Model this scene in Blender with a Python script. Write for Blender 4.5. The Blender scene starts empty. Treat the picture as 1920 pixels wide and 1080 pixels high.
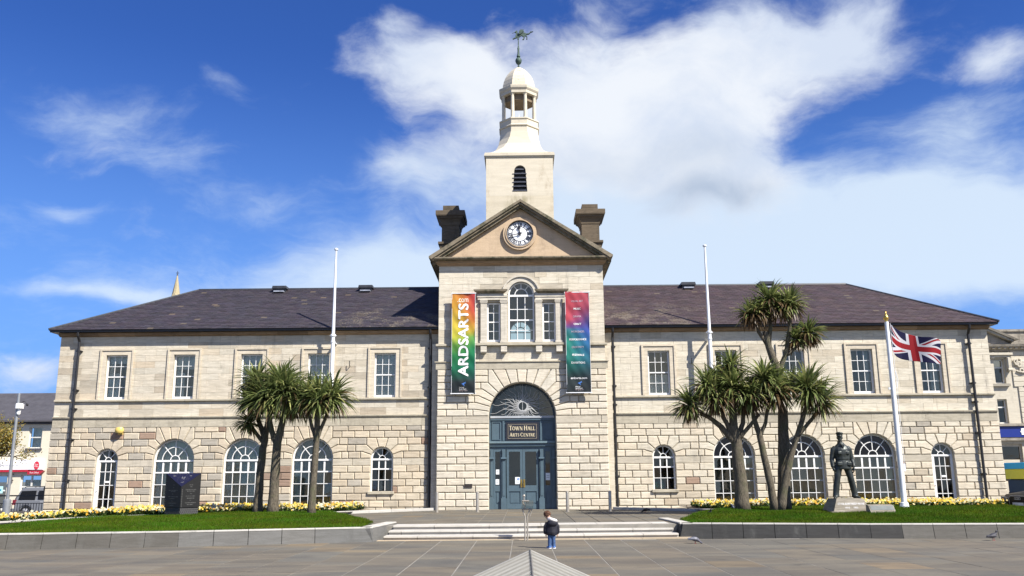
import bpy, bmesh, math, random
import numpy as np
from mathutils import Vector, Matrix
from mathutils.geometry import tessellate_polygon
random.seed(7); RNG = np.random.default_rng(7)
scene = bpy.context.scene
COL = scene.collection
rad = math.radians; PI = math.pi

# ------------------------------------------------------------------ camera
EYE = 1.636
def make_camera():
    yaw, pitch, roll = rad(.6), rad(12.14), rad(.40)
    fwd = Vector((-math.sin(yaw)*math.cos(pitch), math.cos(yaw)*math.cos(pitch), math.sin(pitch)))
    right = Vector((math.cos(yaw), math.sin(yaw), 0)); up = right.cross(fwd)
    r2 = right*math.cos(roll) - up*math.sin(roll); u2 = right*math.sin(roll) + up*math.cos(roll)
    cd = bpy.data.cameras.new('camera'); cd.sensor_width = 36; cd.lens = 1650/1920*36
    cd.clip_start = .1; cd.clip_end = 3000
    co = bpy.data.objects.new('camera', cd); COL.objects.link(co)
    m = Matrix((( r2.x, u2.x, -fwd.x, 0), (r2.y, u2.y, -fwd.y, 0), (r2.z, u2.z, -fwd.z, EYE), (0, 0, 0, 1)))
    co.matrix_world = m
    scene.camera = co
make_camera()

# ------------------------------------------------------------------ sun, sky, exposure
SUN_AZ, SUN_EL = rad(49), rad(44)      # azimuth to the right of the facade normal
SUN_DIR = Vector((math.sin(SUN_AZ)*math.cos(SUN_EL), -math.cos(SUN_AZ)*math.cos(SUN_EL), math.sin(SUN_EL)))
sl = bpy.data.lights.new('sun', 'SUN'); sl.energy = 4.6; sl.angle = rad(.53); sl.color = (1, .945, .86)
so = bpy.data.objects.new('sun', sl); COL.objects.link(so)
so.rotation_euler = SUN_DIR.to_track_quat('Z', 'Y').to_euler()
scene.view_settings.view_transform = 'Standard'; scene.view_settings.look = 'None'
scene.view_settings.gamma = 1; scene.view_settings.use_curve_mapping = False
scene.view_settings.exposure = 1.0

class NT:
    """small helper that writes node maths"""
    def __init__(s, tree): s.t = tree
    def n(s, typ, **kw):
        nd = s.t.nodes.new(typ)
        for k, v in kw.items(): setattr(nd, k, v)
        return nd
    def put(s, sock, v):
        if isinstance(v, bpy.types.NodeSocket): s.t.links.new(v, sock)
        elif v is not None: sock.default_value = v
    def m(s, op, a, b=None, c=None, clamp=False):
        nd = s.n('ShaderNodeMath', operation=op, use_clamp=clamp)
        s.put(nd.inputs[0], a)
        if b is not None: s.put(nd.inputs[1], b)
        if c is not None: s.put(nd.inputs[2], c)
        return nd.outputs[0]
    def v(s, op, a, b=None):
        nd = s.n('ShaderNodeVectorMath', operation=op)
        s.put(nd.inputs[0], a)
        if b is not None: s.put(nd.inputs[1], b)
        return nd.outputs['Value'] if op in ('DOT_PRODUCT', 'LENGTH') else nd.outputs[0]
    def noise(s, vec, scale, detail=4, rough=.55, dist=0, col=False):
        nd = s.n('ShaderNodeTexNoise'); s.put(nd.inputs['Vector'], vec)
        nd.inputs['Scale'].default_value = scale; nd.inputs['Detail'].default_value = detail
        nd.inputs['Roughness'].default_value = rough; nd.inputs['Distortion'].default_value = dist
        return nd.outputs['Color' if col else 'Fac']
    def ramp(s, f, lo, hi, smooth=True, a=0., b=1.):
        nd = s.n('ShaderNodeMapRange', interpolation_type='SMOOTHSTEP' if smooth else 'LINEAR', clamp=True)
        s.put(nd.inputs['Value'], f); s.put(nd.inputs['From Min'], lo); s.put(nd.inputs['From Max'], hi)
        s.put(nd.inputs['To Min'], a); s.put(nd.inputs['To Max'], b)
        return nd.outputs['Result']
    def mix(s, f, a, b, mode='MIX'):
        nd = s.n('ShaderNodeMix', data_type='RGBA', blend_type=mode)
        s.put(nd.inputs['Factor'], f)
        s.put(nd.inputs[6], tuple(a)+(1,) if isinstance(a, (tuple, list)) and len(a) == 3 else a)
        s.put(nd.inputs[7], tuple(b)+(1,) if isinstance(b, (tuple, list)) and len(b) == 3 else b)
        return nd.outputs[2]
    def scale(s, vec, sc):
        nd = s.n('ShaderNodeMapping'); s.put(nd.inputs['Vector'], vec); nd.inputs['Scale'].default_value = sc
        return nd.outputs[0]

def make_world():
    w = bpy.data.worlds.new('World'); scene.world = w; w.use_nodes = True
    t = w.node_tree; t.nodes.clear(); N = NT(t)
    out = N.n('ShaderNodeOutputWorld'); bg = N.n('ShaderNodeBackground')
    sky = N.n('ShaderNodeTexSky', sky_type='NISHITA'); sky.sun_disc = False
    sky.sun_elevation = SUN_EL; sky.sun_rotation = PI - SUN_AZ
    sky.air_density = 1.0; sky.dust_density = .3; sky.ozone_density = 2.5; sky.altitude = 0
    d = N.v('NORMALIZE', N.n('ShaderNodeTexCoord').outputs['Generated'])
    sep = N.n('ShaderNodeSeparateXYZ'); N.put(sep.inputs[0], d)
    # deep clear-weather blue: pull the physical sky towards a more saturated blue
    skyc = N.mix(1.0, sky.outputs[0], (.185, .34, .70), 'MULTIPLY')
    # fractal cloud fields on the direction vector
    warp = N.v('SCALE', N.v('SUBTRACT', N.noise(d, 3.0, 4, .55, col=True), (.5, .5, .5)))
    warp.node.inputs['Scale'].default_value = .16
    dw = N.v('ADD', d, warp)
    # clouds drift in shallow layers: squash the field vertically
    dl = N.scale(dw, (1, 1, 1.9))
    f1 = N.m('ADD', N.m('MULTIPLY', N.noise(dl, 4.4, 13, .60), .72), N.m('MULTIPLY', N.noise(dl, 13, 8, .62), .28))
    f2 = N.m('ADD', N.m('MULTIPLY', N.noise(N.scale(dw, (1.2, 1, 3.4)), 2.8, 12, .64), .75), N.m('MULTIPLY', N.noise(N.scale(dw, (1, 1, 1.6)), 11, 9, .62), .25))
    # broad banks of cloud, each a soft patch of the celestial sphere (azimuth, elevation, half sizes in degrees)
    def patch(az, el, ra, re, wgt, tilt=0):
        a, e = rad(az), rad(el)
        c = Vector((math.sin(a)*math.cos(e), math.cos(a)*math.cos(e), math.sin(e)))
        t1 = Vector((math.cos(a), -math.sin(a), 0)); t2 = t1.cross(c)
        if t2.z < 0: t2 = -t2
        q = Matrix.Rotation(rad(tilt), 3, c); t1 = q @ t1; t2 = q @ t2
        A = N.m('DIVIDE', N.v('DOT_PRODUCT', dw, tuple(t1)), math.sin(rad(ra)))
        B = N.m('DIVIDE', N.v('DOT_PRODUCT', dw, tuple(t2)), math.sin(rad(re)))
        r2 = N.m('ADD', N.m('MULTIPLY', A, A), N.m('MULTIPLY', B, B))
        front = N.ramp(N.v('DOT_PRODUCT', d, tuple(c)), 0, .2)
        return N.m('MULTIPLY', N.m('MULTIPLY', N.m('EXPONENT', N.m('MULTIPLY', r2, -1.0)), wgt), front)
    def add(lst):
        r = lst[0]
        for x in lst[1:]: r = N.m('ADD', r, x)
        return r
    thick = add([patch(*p) for p in CLOUD_BANKS])
    veil = add([patch(*p) for p in CLOUD_VEILS])
    # the same kind of broken cloud carries on round the rest of the sky
    away = N.ramp(sep.outputs[1], .55, -.1)
    thick = N.m('ADD', thick, N.m('MULTIPLY', away, N.ramp(N.noise(d, 1.7, 2, .5), .40, .62, True, 0, .62)))
    veil = N.m('ADD', veil, N.m('MULTIPLY', away, N.ramp(sep.outputs[2], .50, .12, True, 0, .62)))
    dens1 = N.ramp(N.m('ADD', thick, N.m('MULTIPLY', N.m('SUBTRACT', f1, .5), 3.3)), .20, 1.12)
    dens2 = N.ramp(N.m('ADD', veil, N.m('MULTIPLY', N.m('SUBTRACT', f2, .5), 2.7)), .10, 1.15)
    hz = N.ramp(sep.outputs[2], .46, .02, True, 0, .9)
    shade = N.ramp(N.noise(N.scale(dw, (1, 1, 1.5)), 5.5, 7, .6), .36, .66)
    under = N.m('MULTIPLY', add([patch(*p) for p in CLOUD_BASES]), N.ramp(N.noise(dw, 9, 6, .6), .3, .6, True, .45, 1.0))
    S = CLOUD_GAIN
    thickc = N.mix(shade, (.68*S, .76*S, .90*S), (.87*S, .91*S, .97*S))
    thickc = N.mix(N.m('MULTIPLY', under, .8, clamp=True), thickc, (.44*S, .53*S, .68*S))
    veilc = (.74*S, .86*S, .98*S, 1)
    hazec = (.215*S, .46*S, .98*S, 1)
    c = N.mix(hz, skyc, hazec)
    c = N.mix(N.m('MULTIPLY', dens2, .85), c, veilc)
    c = N.mix(N.m('MULTIPLY', dens1, .97), c, thickc)
    t.links.new(c, bg.inputs['Color']); bg.inputs['Strength'].default_value = .1
    t.links.new(bg.outputs[0], out.inputs[0])
CLOUD_GAIN = 5.2
# azimuth, elevation, half width, half height (degrees), weight, tilt
CLOUD_BANKS = [(4.0, 25.0, 8.6, 4.3, 1.1, 0), (14.9, 25.6, 7.2, 3.8, 1.1, 0), (-4.6, 25.4, 4.1, 2.6, .75, 0), (7.5, 21.5, 9.4, 2.6, 1.0, 0), (21.5, 26.7, 3.7, 2.7, .65, 0), (13.8, 18.7, 4.6, 1.9, 1.15, 0), (29.9, 24.3, 2.7, 1.7, 1.0, -12),
               (31.1, 21.5, 1.7, 2.0, .5, 0), (-7.8, 28.4, 1.2, .9, .4, 0), (-29.3, 5.8, 3.6, 1.4, .8, 0), (-11.8, 12.3, 2.0, .9, .25, 0), (26.2, 20.2, 3.5, 2.4, -.7, 0), (23.2, 17.7, 3.4, .9, -.4, 0), (9.0, 29.2, 1.0, .8, -.25, 0), (-4.3, 29.0, 2.0, 1.3, -.45, 0), (.9, 19.4, 2.1, 1.4, -.3, 0)]
CLOUD_VEILS = [(-28.5, 21.2, 5.9, 1.9, .52, 10), (-22.2, 20.2, 5.2, 2.3, .5, 10), (-19.4, 24.4, 2.2, .9, .42, 8), (-27.5, 16.5, 2.0, .8, .55, 0), (-6.7, 19.7, 5.1, 1.9, .6, 0), (-7.7, 13.5, 9.7, 2.1, 1.0, 0), (18.1, 14.4, 15.4, 3.9, 1.65, 4), (5.6, 16.9, 8.0, 3.7, 1.25, 0), (10.0, 20.0, 5.2, 2.0, .6, 0),
               (28.7, 13.4, 5.5, 2.8, 1.15, 0), (-24.3, 11.0, 5.5, .7, .7, 0), (-15.5, 17.1, 3.3, 1.0, .3, 0), (28.1, 21.3, 2.8, 2.6, .45, 0), (.8, 11.4, 28.2, 2.1, .5, 0)]
CLOUD_BASES = [(12.8, 17.5, 4.6, 1.2, 1.25, 0), (9.5, 20.3, 6.5, 1.3, .55, 0)]
make_world()

# ------------------------------------------------------------------ object helpers
WO = {}                                     # world origin of everything linked
def tag(o, label=None, cat=None, group=None, kind=None):
    if label: o['label'] = label
    if cat: o['category'] = cat
    if group: o['group'] = group
    if kind: o['kind'] = kind
    return o
def link(o, parent=None, at=(0, 0, 0), local=False):
    COL.objects.link(o)
    at = Vector(at)
    if parent is not None:
        o.parent = parent
        if local: o.location = at; WO[o.name] = WO[parent.name] + at
        else: o.location = at - WO[parent.name]; WO[o.name] = at
    else:
        o.location = at; WO[o.name] = at
    return o
def thing(name, at, label, cat, group=None, rz=0):
    o = bpy.data.objects.new(name, None); o.empty_display_size = .2
    link(o, None, at); o.rotation_euler.z = rz
    return tag(o, label, cat, group)
def copy_tree(o, parent=None):
    c = o.copy(); COL.objects.link(c); WO[c.name] = WO[o.name].copy()
    if parent is not None: c.parent = parent
    for ch in list(o.children): copy_tree(ch, c)
    return c

def dedupe(loop, eps=1e-4):
    r = []
    for p in loop:
        if not r or (abs(p[0]-r[-1][0]) + abs(p[1]-r[-1][1])) > eps: r.append(tuple(p))
    while len(r) > 1 and (abs(r[0][0]-r[-1][0]) + abs(r[0][1]-r[-1][1])) <= eps: r.pop()
    return r
def area(l): return .5*sum(l[i-1][0]*l[i][1] - l[i][0]*l[i-1][1] for i in range(len(l)))
def ccw(l): return l if area(l) > 0 else l[::-1]
def inset(loop, d):
    n = len(loop); out = []
    for i in range(n):
        p0, p1, p2 = loop[i-1], loop[i], loop[(i+1) % n]
        e1 = (p1[0]-p0[0], p1[1]-p0[1]); e2 = (p2[0]-p1[0], p2[1]-p1[1])
        l1 = math.hypot(*e1); l2 = math.hypot(*e2)
        n1 = (-e1[1]/l1, e1[0]/l1); n2 = (-e2[1]/l2, e2[0]/l2)
        k = 1 + n1[0]*n2[0] + n1[1]*n2[1]
        k = max(k, .35)
        out.append((p1[0] + d*(n1[0]+n2[0])/k, p1[1] + d*(n1[1]+n2[1])/k))
    return out

class MB:
    def __init__(s): s.v = []; s.f = []; s.c = []; s.mi = []
    def add(s, vs, fs, col=(1, 1, 1), mi=0):
        b = len(s.v); s.v += [tuple(p) for p in vs]
        for f in fs: s.f.append(tuple(b+i for i in f)); s.c.append(col); s.mi.append(mi)
        return s
    def box(s, x0, x1, y0, y1, z0, z1, col=(1, 1, 1), mi=0):
        v = [(x, y, z) for z in (z0, z1) for y in (y0, y1) for x in (x0, x1)]
        return s.add(v, [(0, 2, 3, 1), (4, 5, 7, 6), (0, 1, 5, 4), (2, 6, 7, 3), (0, 4, 6, 2), (1, 3, 7, 5)], col, mi)
    def bbox(s, x0, x1, y0, y1, z0, z1, b, col=(1, 1, 1), mi=0):
        """box whose top and vertical edges are chamfered"""
        def ring(i, z):
            return [(x0+i+b, y0+i, z), (x1-i-b, y0+i, z), (x1-i, y0+i+b, z), (x1-i, y1-i-b, z), (x1-i-b, y1-i, z), (x0+i+b, y1-i, z), (x0+i, y1-i-b, z), (x0+i, y0+i+b, z)]
        v = ring(0, z0) + ring(0, z1-b) + ring(b, z1); f = []
        for k in (0, 8):
            for i in range(8): f.append((k+i, k+(i+1) % 8, k+8+(i+1) % 8, k+8+i))
        f += [tuple(range(16, 24)), tuple(range(7, -1, -1))]
        return s.add(v, f, col, mi)
    def ext(s, loop, y0, y1, holes=(), col=(1, 1, 1), mi=0, back=True):
        """XZ outline (with holes) extruded from y0 (front) to y1"""
        loop = ccw(dedupe(loop)); hs = [ccw(dedupe(h)) for h in holes]
        allp = loop + [p for h in hs for p in h]
        tri = tessellate_polygon([[Vector((p[0], p[1], 0)) for p in l] for l in [loop]+hs])
        n = len(allp)
        v = [(p[0], y0, p[1]) for p in allp] + [(p[0], y1, p[1]) for p in allp]
        f = []
        for a, b, c in tri:
            ar = (allp[b][0]-allp[a][0])*(allp[c][1]-allp[a][1]) - (allp[c][0]-allp[a][0])*(allp[b][1]-allp[a][1])
            if ar < 0: b, c = c, b
            f.append((a, b, c))
            if back: f.append((n+a, n+c, n+b))
        k = 0
        for li, l in enumerate([loop]+hs):
            m = len(l)
            for i in range(m):
                a, b = k+i, k+(i+1) % m
                f.append((a, n+a, n+b, b) if li == 0 else (b, n+b, n+a, a))
            k += m
        return s.add(v, f, col, mi)
    def block(s, loop, yf, pr, jt, ch, col=(1, 1, 1), mi=0):
        """dressed stone: outline inset by half a joint, raised by pr with a chamfer"""
        loop = ccw(dedupe(loop))
        if len(loop) < 3: return s
        a = inset(loop, jt); b = inset(loop, jt+ch*.25); c = inset(loop, jt+ch)
        n = len(loop); v = [(p[0], yf+.004, p[1]) for p in a] + [(p[0], yf-pr*.55, p[1]) for p in b] + [(p[0], yf-pr, p[1]) for p in c]
        f = []
        for k in (0, n):
            for i in range(n):
                j = (i+1) % n; f.append((k+i, k+j, k+n+j, k+n+i))
        if n <= 4: f.append(tuple(range(2*n, 3*n)))
        else:
            for t in tessellate_polygon([[Vector((p[0], p[1], 0)) for p in c]]):
                x, y, z = t
                ar = (c[y][0]-c[x][0])*(c[z][1]-c[x][1]) - (c[z][0]-c[x][0])*(c[y][1]-c[x][1])
                if ar < 0: y, z = z, y
                f.append((2*n+x, 2*n+y, 2*n+z))
        return s.add(v, f, col, mi)
    def bar(s, p, q, w, y0, y1, col=(1, 1, 1), mi=0):
        dx, dz = q[0]-p[0], q[1]-p[1]; l = math.hypot(dx, dz); nx, nz = -dz/l*w/2, dx/l*w/2
        return s.ext([(p[0]+nx, p[1]+nz), (p[0]-nx, p[1]-nz), (q[0]-nx, q[1]-nz), (q[0]+nx, q[1]+nz)], y0, y1, (), col, mi)
    def arc(s, cx, cz, r0, r1, a0, a1, y0, y1, n=16, col=(1, 1, 1), mi=0):
        A = [a0+(a1-a0)*i/n for i in range(n+1)]
        v = []
        for a in A:
            for r in (r0, r1):
                for y in (y0, y1): v.append((cx+r*math.cos(a), y, cz+r*math.sin(a)))
        f = []
        for i in range(n):
            k = 4*i; l = k+4
            f += [(k, k+2, l+2, l), (k+1, l+1, l+3, k+3), (k, l, l+1, k+1), (k+2, k+3, l+3, l+2)]
        f += [(0, 1, 3, 2), (4*n, 4*n+2, 4*n+3, 4*n+1)]
        return s.add(v, f, col, mi)
    def loft(s, rings, cap=True, col=(1, 1, 1), mi=0):
        n = len(rings[0]); v = [p for r in rings for p in r]; f = []
        for k in range(len(rings)-1):
            for i in range(n):
                j = (i+1) % n; f.append((k*n+i, k*n+j, (k+1)*n+j, (k+1)*n+i))
        if cap: f += [tuple(range(n-1, -1, -1)), tuple(range((len(rings)-1)*n, len(rings)*n))]
        return s.add(v, f, col, mi)
    def lathe(s, prof, cx=0, cy=0, n=16, col=(1, 1, 1), mi=0, rot=0):
        return s.loft([[(cx+r*math.cos(2*PI*i/n+rot), cy+r*math.sin(2*PI*i/n+rot), z) for i in range(n)] for r, z in prof], True, col, mi)
    def tube(s, pts, rs, n=8, col=(1, 1, 1), mi=0):
        pts = [Vector(p) for p in pts]; rings = []
        if not isinstance(rs, (list, tuple)): rs = [rs]*len(pts)
        ref = None
        for i, p in enumerate(pts):
            d = (pts[min(i+1, len(pts)-1)] - pts[max(i-1, 0)]).normalized()
            if ref is None: ref = d.orthogonal().normalized()
            a = (ref - d*ref.dot(d)).normalized(); ref = a; b = d.cross(a)
            rings.append([tuple(p + (a*math.cos(2*PI*k/n) + b*math.sin(2*PI*k/n))*rs[i]) for k in range(n)])
        return s.loft(rings, True, col, mi)
    def ell(s, c, r, n=12, m=8, col=(1, 1, 1), mi=0, rot=None):
        rings = []
        for j in range(m+1):
            t = PI*j/m; sr = max(math.sin(t), .02)
            ring = []
            for i in range(n):
                p = Vector((r[0]*sr*math.cos(2*PI*i/n), r[1]*sr*math.sin(2*PI*i/n), -r[2]*math.cos(t)))
                if rot is not None: p = rot @ p
                ring.append((c[0]+p.x, c[1]+p.y, c[2]+p.z))
            rings.append(ring)
        return s.loft(rings, True, col, mi)
    def mesh(s, name, origin=(0, 0, 0)):
        me = bpy.data.meshes.new(name)
        o = Vector(origin)
        me.from_pydata([(p[0]-o.x, p[1]-o.y, p[2]-o.z) for p in s.v], [], s.f)
        me.polygons.foreach_set('material_index', s.mi)
        at = me.attributes.new('tint', 'FLOAT_COLOR', 'CORNER')
        buf = []
        for f, c in zip(s.f, s.c): buf += [c[0], c[1], c[2], 1.0]*len(f)
        at.data.foreach_set('color', buf)
        return me
    def build(s, name, mat, parent=None, at=(0, 0, 0), smooth=False, local=False, kind=None, sharp=None):
        me = s.mesh(name, (0, 0, 0) if local else at)
        for m in (mat if isinstance(mat, (list, tuple)) else [mat]): me.materials.append(m)
        if smooth:
            me.polygons.foreach_set('use_smooth', [True]*len(me.polygons))
            if sharp: me.set_sharp_from_angle(angle=rad(sharp))
        o = bpy.data.objects.new(name, me); link(o, parent, at, local)
        if kind: o['kind'] = kind
        return o

def solid_mesh(mb, name, voxel, mat, parent=None, at=(0, 0, 0), smooth_iter=4, local=False):
    """fuse overlapping closed shapes into one continuous skin"""
    me = mb.mesh(name, (0, 0, 0) if local else at)
    tmp = bpy.data.objects.new('tmp', me); COL.objects.link(tmp)
    r = tmp.modifiers.new('r', 'REMESH'); r.mode = 'VOXEL'; r.voxel_size = voxel; r.use_smooth_shade = True
    sm = tmp.modifiers.new('s', 'SMOOTH'); sm.iterations = smooth_iter; sm.factor = .5
    dg = bpy.context.evaluated_depsgraph_get()
    new = bpy.data.meshes.new_from_object(tmp.evaluated_get(dg)); new.name = name
    bpy.data.objects.remove(tmp)
    new.materials.clear(); new.materials.append(mat)
    if 'tint' in new.attributes: new.attributes.remove(new.attributes['tint'])
    new.attributes.new('tint', 'FLOAT_COLOR', 'POINT').data.foreach_set('color', [1.0]*4*len(new.vertices))
    o = bpy.data.objects.new(name, new); return link(o, parent, at, local)

_fonts = {}
def text_geo(s):
    """flat outline of a line of text: vertices (x, y) and faces, unit size"""
    if s in _fonts: return _fonts[s]
    cu = bpy.data.curves.new('t', 'FONT'); cu.body = s; cu.resolution_u = 3
    ob = bpy.data.objects.new('t', cu); COL.objects.link(ob)
    dg = bpy.context.evaluated_depsgraph_get()
    me = bpy.data.meshes.new_from_object(ob.evaluated_get(dg))
    vs = [(v.co.x, v.co.y) for v in me.vertices]; fs = [tuple(p.vertices) for p in me.polygons]
    bpy.data.objects.remove(ob); bpy.data.meshes.remove(me)
    _fonts[s] = (vs, fs); return vs, fs
def text(mb, s, x0, x1, z0, z1, fn, col=(1, 1, 1), keep=None, mi=0, cut=0):
    """writes s into the box [x0,x1]x[z0,z1] of fn(a, b) -> world point; keep='l'/'c' keeps proportions"""
    vs, fs = text_geo(s)
    xa = min(v[0] for v in vs); xb = max(v[0] for v in vs); ya = min(v[1] for v in vs); yb = max(v[1] for v in vs)
    sx = (x1-x0)/(xb-xa); sz = (z1-z0)/max(yb-ya, 1e-4)
    ox = x0
    if keep:
        w = (xb-xa)*sz
        if w < (x1-x0): sx = sz; ox = x0 if keep == 'l' else x0 + ((x1-x0)-w)/2
    P = [(ox+(v[0]-xa)*sx, z0+(v[1]-ya)*sz) for v in vs]
    if cut:                                  # small enough triangles to follow the folds of the cloth
        st = [(f[0], f[i], f[i+1]) for f in fs for i in range(1, len(f)-1)]; fs = []
        while st:
            a, b, c = st.pop(); e = sorted(((math.dist(P[a], P[b]), a, b, c), (math.dist(P[b], P[c]), b, c, a), (math.dist(P[c], P[a]), c, a, b)))[-1]
            if e[0] > cut: P.append(((P[e[1]][0]+P[e[2]][0])/2, (P[e[1]][1]+P[e[2]][1])/2)); k = len(P)-1; st += [(e[1], k, e[3]), (k, e[2], e[3])]
            else: fs.append((a, b, c))
    mb.add([fn(*p) for p in P], fs, col, mi)
def put_text(mb, name, mat, parent, at=(0, 0, 0)): return mb.build(name, mat, parent, at)

# ------------------------------------------------------------------ materials
def mat_new(name):
    m = bpy.data.materials.new(name); m.use_nodes = True
    t = m.node_tree; p = t.nodes['Principled BSDF']
    return m, t, p, NT(t)
def pos(N): return N.n('ShaderNodeNewGeometry').outputs['Position']
def tintc(N): return N.n('ShaderNodeAttribute', attribute_name='tint').outputs['Color']
def bump(N, p, h, strength, dist):
    b = N.n('ShaderNodeBump'); b.inputs['Strength'].default_value = strength; b.inputs['Distance'].default_value = dist
    N.put(b.inputs['Height'], h); N.put(p.inputs['Normal'], b.outputs[0])
def plain(name, col, rough=.5, metal=0, var=.12, vs=6, bmp=0, spec=None, tint=True, obj=False):
    m, t, p, N = mat_new(name)
    P = N.n('ShaderNodeTexCoord').outputs['Object'] if obj else pos(N)
    f = N.noise(P, vs, 5, .6)
    c = N.mix(N.ramp(f, .3, .7, False), tuple(max(x*(1-var), 0) for x in col), tuple(x*(1+var) for x in col))
    if tint: c = N.mix(1, c, tintc(N), 'MULTIPLY')
    N.put(p.inputs['Base Color'], c); p.inputs['Roughness'].default_value = rough; p.inputs['Metallic'].default_value = metal
    if spec is not None: p.inputs['Specular IOR Level'].default_value = spec
    if bmp: bump(N, p, N.noise(P, vs*8, 4, .6), bmp, .01)
    return m

def stone(name, base, streak=.16, stain=.5, stain_col=(.20, .17, .12), lo=.55, hi=.75, bmp=.35, scale=1.0):
    m, t, p, N = mat_new(name)
    P = pos(N)
    c = N.mix(1, tuple(base), tintc(N), 'MULTIPLY')
    s1 = N.noise(N.scale(P, (1.3*scale, 1.3*scale, 9*scale)), 1.6, 6, .62, .6)
    c = N.mix(N.ramp(s1, .32, .68, False), N.mix(1, c, (1-streak, 1-streak*1.05, 1-streak*1.25), 'MULTIPLY'), N.mix(1, c, (1+streak*.55, 1+streak*.5, 1+streak*.4), 'MULTIPLY'))
    fine = N.noise(P, 30, 3, .6)
    c = N.mix(N.ramp(fine, .25, .75, False, .0, .22), c, N.mix(1, c, (.72, .70, .66), 'MULTIPLY'))
    st = N.m('MULTIPLY', N.ramp(N.noise(N.scale(P, (1.1, 1.1, .38)), 1.7, 7, .66), lo, hi), N.ramp(N.noise(P, 7, 4, .65), .3, .62))
    c = N.mix(N.m('MULTIPLY', st, stain), c, tuple(stain_col))
    # rain streaks and thin darker beds in the stone
    rain = N.m('MULTIPLY', N.ramp(N.noise(N.scale(P, (5.5, 5.5, .22)), 1.0, 5, .6), .50, .72), N.ramp(N.noise(P, .8, 4, .6), .42, .66))
    c = N.mix(N.m('MULTIPLY', rain, streak*1.7), c, tuple(x*.30 for x in base))
    bed = N.ramp(N.noise(N.scale(P, (.9, .9, 16)), 2.2, 5, .68, .4), .60, .70)
    c = N.mix(N.m('MULTIPLY', bed, streak*1.3), c, tuple(x*.42 for x in base))
    N.put(p.inputs['Base Color'], c); p.inputs['Roughness'].default_value = .92; p.inputs['Specular IOR Level'].default_value = .25
    bump(N, p, N.m('ADD', fine, N.m('MULTIPLY', s1, 1.6)), bmp, .012)
    return m

STONE = stone('sandstone', (.56, .522, .45), .20, .55, (.22, .20, .165), .53, .76)
STRING = stone('weathered_band_stone', (.47, .43, .345), .2, .5, (.17, .15, .12), .46, .70)
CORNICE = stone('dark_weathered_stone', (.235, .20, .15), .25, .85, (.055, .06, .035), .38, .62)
CHIM = stone('chimney_stone', (.135, .108, .078), .25, .6, (.05, .045, .035), .45, .7)
EAVE = stone('brown_eaves_stone', (.30, .22, .15), .25, .4)
TYMP = stone('pink_render', (.52, .40, .275), .10, .5, (.24, .17, .12), .44, .72, .2, .5)
CREAM = stone('cream_render', (.60, .548, .44), .10, .6, (.34, .27, .18), .54, .72, .15, .4)
GRANITE = stone('pale_granite', (.50, .485, .455), .12, .3, (.25, .24, .22), .52, .72, .2)
WALLST = stone('grey_granite', (.118, .115, .109), .16, .5, (.13, .13, .12), .5, .75, .3)
PLINTH = stone('rough_granite', (.29, .265, .225), .30, .5, (.2, .18, .15), .5, .7, .8)
WHITE = plain('white_gloss_paint', (.78, .78, .76), .35, 0, .05, 9)
POLEW = plain('white_pole_paint', (.74, .76, .78), .3, 0, .05, 3)
BLACK = plain('black_iron', (.018, .017, .018), .4, 0, .2)
LEAD = plain('dark_lead', (.04, .043, .05), .45, .2, .3)
DOORB = plain('slate_blue_paint', (.072, .112, .138), .42, 0, .10, 4)
NAVYP = plain('dark_navy_sign_paint', (.018, .019, .028), .45, 0, .15)
GOLD = plain('gold_leaf', (.56, .49, .33), .55, 0, .12)
STEEL = plain('brushed_steel', (.42, .385, .33), .38, .55, .12, 20)
SILVER = plain('painted_silver', (.42, .43, .43), .55, 0, .1)
BRASS = plain('gilt_brass', (.60, .40, .10), .25, .9, .1)
VERD = plain('verdigris_copper', (.048, .082, .066), .7, .1, .55, 9, .3)
BRONZE = plain('dark_bronze', (.048, .054, .050), .42, .5, .5, 7, .25)
DIAL = plain('clock_dial_white', (.80, .82, .83), .4, 0, .03)
CLOCKB = plain('clock_black', (.012, .012, .018), .35, 0, .1)
BLKGR = plain('black_polished_granite', (.016, .016, .016), .5, 0, .35, 60, 0, .2)
NAVYGR = plain('engraved_navy_panel', (.010, .011, .034), .55, 0, .35, 40, 0, .2)
ENGR = plain('engraved_lettering', (.065, .065, .062), .6, 0, .1)
WHITEINK = plain('white_print', (.80, .80, .80), .6, 0, .02)
PALEINK = plain('faint_print', (.46, .36, .42), .6, 0, .02)
BLUEINK = plain('blue_print', (.05, .16, .48), .6, 0, .02)
CURTAIN = plain('net_curtain', (.72, .74, .72), .9, 0, .12, 3)
BLIND = plain('grey_window_blind', (.52, .55, .56), .85, 0, .08, 2)
INNER = plain('interior_plaster', (.30, .29, .27), .9, 0, .15, 1)
PAPER = plain('paper_notice', (.72, .76, .78), .7, 0, .06, 30)
PLAQUE = plain('bronze_plaque', (.055, .045, .04), .4, .4, .2)
YELLOW = plain('yellow_plastic', (.70, .52, .14), .4, 0, .08)
SLATE = None
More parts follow.
